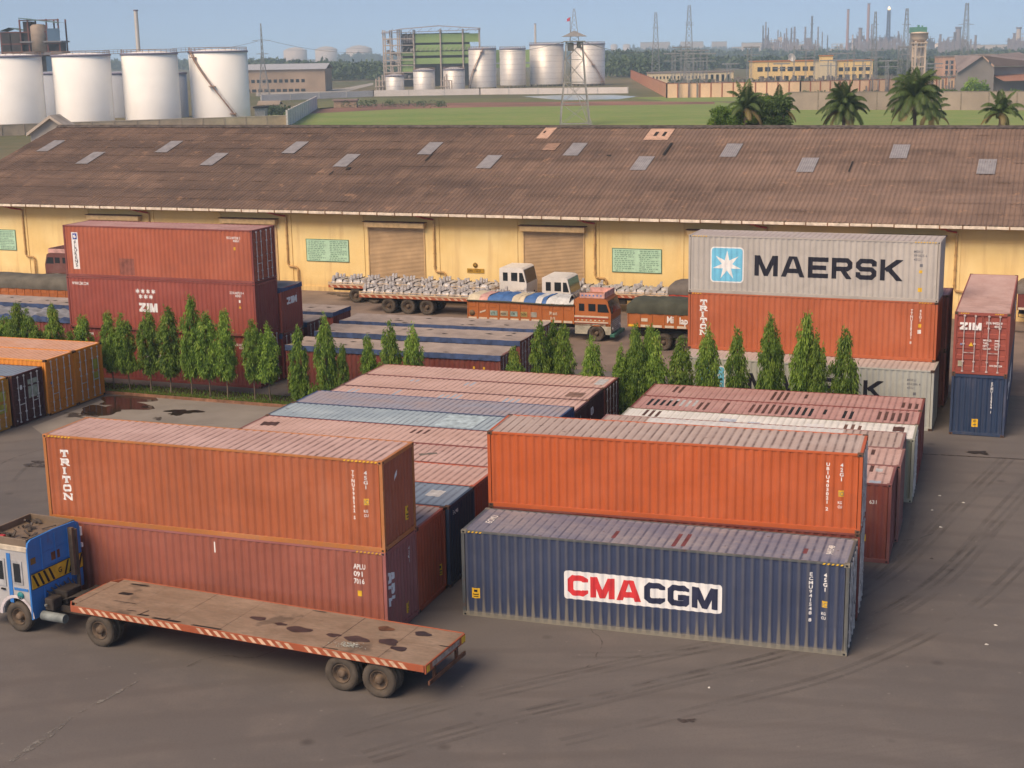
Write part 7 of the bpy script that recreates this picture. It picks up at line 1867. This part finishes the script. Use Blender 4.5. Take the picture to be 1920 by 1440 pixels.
Y = 690; p = VY(1541, 116, Y); q = VY(1562, 104, Y); t = thing('rooftop_room', 'small yellow rooftop room on the cream middle block of the control building', 'rooftop room', (p.x, Y, p.z - .2)); b = MB(); b.box(0, q.x - p.x, 0, 6, 0, q.z - p.z); b.build('wall', BUILDY, t, recalc=False); b = MB(); b.box(-.3, q.x - p.x + .3, -.3, 6.3, q.z - p.z, q.z - p.z + .4); b.build('roof', ORR, t, recalc=False)
Y = 900; p = VY(1711, 100, Y); k = Y / CAM_F; t = thing('green_silo_house', 'green topped square silo house showing behind the water tower bowl', 'silo house', (p.x, Y, 0)); b = MB(); zt_ = VY(1711, 62, Y).z; b.box(0, 24 * k, 0, 8, 0, zt_); b.build('wall', simple('silo_grey', (.30, .27, .25), .8), t, recalc=False); b = MB(); b.box(-.3, 24.5 * k, -.3, 8.3, zt_, VY(1711, 51, Y).z); b.box(3, 4.2, 2, 3, VY(1711, 51, Y).z, VY(1711, 47, Y).z); b.box(5.5, 6.2, 2, 3, VY(1711, 51, Y).z, VY(1711, 48, Y).z); b.build('top_storey', simple('silo_green', (.10, .30, .20), .7), t, recalc=False)

# grey shed at right
g = G(1800, 188); Y = 480; k = Y / CAM_F; a = VY(1800, 100, Y); t = thing('grey_shed', 'large grey gabled shed at the right edge beyond the concrete wall', 'shed', (a.x, Y, 0))
def fx(u): return VY(u, 100, Y).x - a.x
def fz(v): return max(0, VY(1850, v, Y).z)
SHG = simple('shed_grey', (.27, .245, .225), .9, 0, .12, .1)
b = MB(); b.prism([(fx(1796), 0), (fx(1866), 0), (fx(1866), fz(128)), (fx(1842), fz(105)), (fx(1796), fz(136))], 0, 1, 'xz'); b.prism([(fx(1862), 0), (fx(1990), 0), (fx(1990), fz(126)), (fx(1862), fz(126))], 3, 4, 'xz'); b.build('wall', SHG, t, recalc=True)
b = MB(); b.mesh([(fx(1842), -1, fz(104)), (fx(1990), 40, fz(100)), (fx(1990), 3, fz(124)), (fx(1866), -1, fz(125)), (fx(1795), -1, fz(136)), (fx(1842), 30, fz(104))], [(0, 1, 2, 3), (0, 3, 2), (4, 0, 5)]); b.build('roof', simple('shed_roof', (.26, .21, .20), .9, 0, .2, .1), t, recalc=False)
b = MB(); b.mesh([(fx(1874), -6, fz(152)), (fx(1990), -6, fz(150)), (fx(1990), 3, fz(138)), (fx(1868), 3, fz(142))], [(0, 1, 2, 3)]); b.build('lean_to_roof', simple('lean_red', (.34, .17, .12), .9), t, recalc=False)
for i, (u, vt, vb, w, yy) in enumerate(((1830, 148, 192, 54, 440), (1895, 172, 194, 66, 430), (1776, 168, 186, 34, 450), (1948, 164, 196, 60, 430))):
    tree_at('bushy_tree', '%s bushy green tree from the left in front of the grey shed' % ORD[(1, 2, 0, 3)[i]], u, vt, vb, w, yy, 20 + i, LEAF, n=1500, ls=1.0, group='bushy trees before the grey shed')
# substation pylons and gantries
gp = 'lattice pylons of the substation'
for i, (u, vt, vb, wb, wt, arms) in enumerate(((1229, 23, 158, 17, 5, ((52, 14),)), (1291, 10, 160, 20, 6, ((43, 17), (47, 17))), (1637, 22, 158, 13, 4, ((46, 14),)), (1695, 16, 160, 17, 5, ((46, 17),)), (1806, 6, 158, 17, 6, ((38, 14), (46, 30))))):
    lattice('substation_pylon', '%s tall lattice pylon from the left over the substation' % ORD[i], u, vt, vb, wb, wt * .75, LATF, arms=arms, r=.09, n=12, group=gp)
r = random.Random(77); gg = 'thin gantry posts in the substation'
gu = sorted([1260, 1265, 1277, 1283, 1287, 1292, 1300, 1306, 1313, 1318, 1325, 1363, 1369, 1401, 1408, 1440, 1465, 1488, 1510, 1526, 1552, 1557, 1567, 1583, 1588, 1600, 1617, 1621, 1640, 1660, 1664, 1683, 1700, 1736, 1752, 1780])
for i, u in enumerate(gu):
    vt = r.choice((86, 92, 98, 112, 118)); Y = r.uniform(560, 660); k = Y / CAM_F; zt_ = VY(u, vt, Y).z
    b = MB(); w = .35
    for x in (-w, w): b.beam((x, 0, 0), (x * .5, 0, zt_), .16)
    for j in range(10): b.beam((-w * (1 - j / 20), 0, zt_ * j / 10), (w * (1 - (j + 1) / 20), 0, zt_ * (j + 1) / 10), .10)
    t = thing('gantry_post', '%s thin lattice gantry post from the left behind the peach wall' % ORD[i] if i < 22 else '%s thin gantry post from the right in the switchyard' % ORD[len(gu) - 1 - i], 'gantry post', (VY(u, 150, Y).x, Y, 0), 0, gg)
    b.build('post', LATF, t, recalc=False)
    if i % 2 == 0: b = MB(); b.beam((-3.5, 0, zt_ * .97), (3.5, 0, zt_ * .97), .3, .5); b.beam((-3.5, 0, zt_ * .8), (3.5, 0, zt_ * .8), .15, .3); b.build('cross_beam', LATF, t, recalc=False)
# transformers / switchgear row as a low tangle nobody could count
b = MB(); r = random.Random(31)
for i in range(620):
    u = r.uniform(1255, 1795); Y = r.uniform(560, 625) if u < 1700 else r.uniform(560, 600); x = VY(u, 150, Y).x; h = r.uniform(1.5, 6.5); w = r.uniform(.1, .35); b.box(x - w, x + w, Y - w, Y + w, 0, h)
    if r.random() < .4: b.box(x - w * 3, x + w * 3, Y - .1, Y + .1, h - .2, h)
tag(b.build('switchgear', simple('switchgear_grey', (.25, .215, .195), .8, 0, .4, .3), recalc=False), 'low tangle of switchgear and insulators behind the peach wall', 'switchgear', kind='stuff')
# refinery on the horizon
REFM = simple('refinery_grey', (.36, .29, .29), .7); REFD = simple('refinery_dark', (.17, .15, .17), .8); REFC = simple('refinery_cream', (.80, .64, .52), .8)
ref = [(1430, 48, 3, REFD), (1435, 41, 3.2, REFM), (1440, 52, 2.6, REFD), (1458, 56, 2.6, REFM), (1463, 60, 2.4, REFD), (1470, 63, 3, REFM), (1474, 53, 3, REFM), (1483, 52, 3.6, REFD), (1489, 50, 4.4, REFM), (1509, 50, 4, REFM), (1521, 30, 4.2, REFD), (1533, 50, 3.2, REFM), (1541, 60, 2.6, REFM), (1551, 66, 2.6, REFD), (1588, 17, 5.5, PINKM), (1626, 6, 6, PINKM), (1633, 46, 3.4, REFM), (1598, 65, 3.4, REFC), (1612, 52, 8, REFM), (1762, 64, 5, REFM), (1795, 50, 12, REFM), (1789, 60, 6, REFD), (1828, 66, 5, REFM), (1908, 51, 10, REFC), (1900, 62, 6, REFM), (1683, 58, 3, REFM)]
for i, (u, vt, w, m) in enumerate(ref):
    nm = 'chimney' if u in (1521, 1588, 1626) else 'refinery_column'
    stack(nm, ('%s refinery column from the left on the horizon' % ORD[i]) if i < 22 and nm != 'chimney' else {1521: 'dark slender chimney in the left half of the refinery', 1588: 'tall pinkish chimney left of the tallest one', 1626: 'tallest pinkish chimney of the refinery'}.get(u, 'refinery column right of the flare, %s of the last group' % ORD[i - 21 if i > 20 else 0]), u, vt, 98, w, 2500 + (i * 97) % 400, m, group='refinery columns and chimneys' , bands=(.35, .6, .8) if w < 5 and m is not PINKM else None, cat=nm.replace('_', ' '))
for i, (a, c, vt, vb, m) in enumerate(((1436, 1466, 72, 98, REFC), (1433, 1441, 66, 98, REFD), (1466, 1520, 84, 96, REFC), (1590, 1690, 70, 96, REFM), (1606, 1620, 56, 96, REFM), (1640, 1686, 66, 90, REFD), (1740, 1752, 69, 86, REFD), (1776, 1812, 66, 92, REFM), (1900, 1925, 60, 92, REFC), (1560, 1590, 80, 97, REFC))):
    Yr = 2700 + i * 20; k = Yr / CAM_F; x0 = VY(a, 90, Yr).x; x1 = VY(c, 90, Yr).x; H = VY((a + c) / 2, vt, Yr).z; t = thing('refinery_unit', '%s pipe filled refinery unit from the left, low on the horizon' % ORD[i], 'refinery unit', (x0, Yr, 0), 0, 'refinery units')
    b = MB(); n = max(3, int((x1 - x0) / 9)); rr = random.Random(i)
    for j in range(n + 1): x = (x1 - x0) * j / n; b.box(x - .6, x + .6, 0, 1.2, 0, H * rr.uniform(.75, 1.1))
    for f in (.3, .5, .7, .88): b.box(0, x1 - x0, 0, 1.0, H * f, H * f + 1.2)
    b.build('frame', m, t, recalc=False)
    b = MB()
    for j in range(n * 2): x = rr.uniform(0, x1 - x0); z = rr.uniform(0, .8) * H; w = rr.uniform(1.5, 4); b.box(x - w, x + w, 2, 6, z, z + rr.uniform(.1, .3) * H)
    b.build('vessels', m, t, recalc=False)
Y = 2600; p = VY(1664, 18, Y); t = lattice('flare_stack', 'blue lattice flare stack with a burning flame above the refinery', 1664, 18, 98, 7, 4, simple('flare_blue', (.10, .13, .24), .7), Y=Y, r=.7, n=14, cat='flare stack')
b = MB(); b.lathe([(0, 0), (2.0, 1.2), (2.4, 3), (1.5, 5), (0, 7.5)], 12)
g_ = NG('flame'); em = g_.n('ShaderNodeEmission'); em.inputs[0].default_value = (1, .62, .32, 1); em.inputs[1].default_value = 3; g_.l(em.outputs[0], g_.out.inputs[0])
b.build('flame', g_.m, t, recalc=False, loc=(0, 0, p.z - 2))
r = random.Random(91); b = MB()
for i in range(260):
    u = r.choice((r.uniform(1436, 1530), r.uniform(1590, 1700), r.uniform(1590, 1700), r.uniform(1760, 1830), r.uniform(1890, 1925))); Yq = r.uniform(2400, 2900); p = VY(u, 97, Yq); H = VY(u, r.uniform(70, 94), Yq).z; wq = r.uniform(.6, 2.2); b.box(p.x - wq, p.x + wq, Yq, Yq + 3, 0, max(4, H))
    if r.random() < .5: b.box(p.x - wq * 4, p.x + wq * 4, Yq, Yq + 1, H * .8, H * .8 + 1)
tag(b.build('refinery_pipework', REFM, recalc=False), 'low tangle of far refinery pipework along the horizon', 'pipework', kind='stuff')
# trees of the far distance: one mass
r = random.Random(55); out = []
def clump(x, y, R, H, n, ls, sh):
    for j in range(n):
        d = rvec(r); d.z = abs(d.z); p = Vector((x + d.x * R * r.uniform(.7, 1), y + d.y * R * r.uniform(.6, 1), H * (.15 + .85 * d.z * r.uniform(.75, 1)))); a = leaf(p, rvec(r), ls * r.uniform(.7, 1.4), ls * .8, r); out.append((a, max(0, min(.85, sh + r.uniform(-.2, .25)))))
def belt(u0, u1, vb, vt, n, per, ls, jy=40, nearY=None):
    for i in range(n):
        u = r.uniform(u0, u1); f = (u - u0) / (u1 - u0); v_ = vb[0] + (vb[1] - vb[0]) * f if isinstance(vb, tuple) else vb; vt_ = vt[0] + (vt[1] - vt[0]) * f if isinstance(vt, tuple) else vt
        g = G(u, v_ - r.uniform(0, 4)); Y = g.y; H = max(2.5, VY(u, vt_ + r.uniform(-3, 5), Y).z); clump(g.x, Y, H * r.uniform(.6, 1.0), H, per, ls * Y / 1000, r.random() * .7)
belt(470, 760, 141, (112, 122), 70, 130, 2.6); belt(560, 720, 152, 116, 30, 120, 2.4); belt(1130, 1320, (135, 132), (98, 97), 90, 130, 2.4); belt(1150, 1215, 146, 106, 26, 130, 2.2)
belt(1150, 1960, (112, 116), (95, 97), 210, 90, 2.4); belt(1320, 1560, 130, 108, 60, 110, 2.4); belt(1630, 1800, 142, 112, 60, 120, 2.4); belt(100, 480, 132, 112, 70, 90, 2.4); belt(640, 1150, (118, 112), (103, 96), 110, 90, 2.4)
belt(1240, 1800, 161, 154, 60, 60, 1.8)
belt(1480, 1800, 186, 180, 24, 60, 1.4); belt(496, 540, 217, 204, 12, 90, 1.6); belt(1180, 1960, 103, 91, 160, 60, 2.2)
o = bpy.data.objects.new('far_woods', leaf_mesh('far_woods', out, FARL)); COL.objects.link(o); tag(o, 'far belts of green trees between the works and below the horizon', 'woodland', kind='stuff')
out = []
belt(640, 830, 203, 198, 22, 60, .9); belt(1380, 1500, 190, 186, 10, 50, 1.0)
o = bpy.data.objects.new('scrub', leaf_mesh('scrub', out, FARL)); COL.objects.link(o); tag(o, 'low scrub along the track across the green field', 'scrub', kind='stuff')
# overhead lines
b = MB()
for (u0, v0, u1, v1, y0, y1) in ((270, 97, 483, 77, 600, 640), (509, 77, 700, 97, 640, 800), (1064, 77, 900, 92, 373, 800), (1092, 77, 1230, 92, 373, 600)):
    p = VY(u0, v0, y0); q = VY(u1, v1, y1); b.tube([p + (q - p) * (i / 12) + Vector((0, 0, -8 * (i / 12) * (1 - i / 12))) for i in range(13)], .07, 4)
    tag(b.build('power_cable', LATF, recalc=False), 'thin overhead cable from %s' % ('the pylon by the buff shed going left', 'the pylon by the buff shed going right', 'the lattice tower going left', 'the lattice tower going right')[[270, 509, 1064, 1092].index(u0)], 'cable', 'overhead cables'); b = MB()
# dark smoke is left out; the air between
hz = MB(); hz.box(-3000, 4000, -55, 5200, -1.6, 240); o = hz.build('haze', None or simple('x_', (1, 1, 1)))
hm = bpy.data.materials.new('haze'); hm.use_nodes = True; n_ = hm.node_tree; n_.nodes.clear(); ho = n_.nodes.new('ShaderNodeOutputMaterial'); hv = n_.nodes.new('ShaderNodeVolumePrincipled')
hv.inputs['Color'].default_value = (.66, .86, 1.0, 1); hv.inputs['Density'].default_value = .00033; hv.inputs['Anisotropy'].default_value = 0.0
n_.links.new(hv.outputs[0], ho.inputs['Volume']); o.data.materials.clear(); o.data.materials.append(hm); tag(o, kind='stuff')
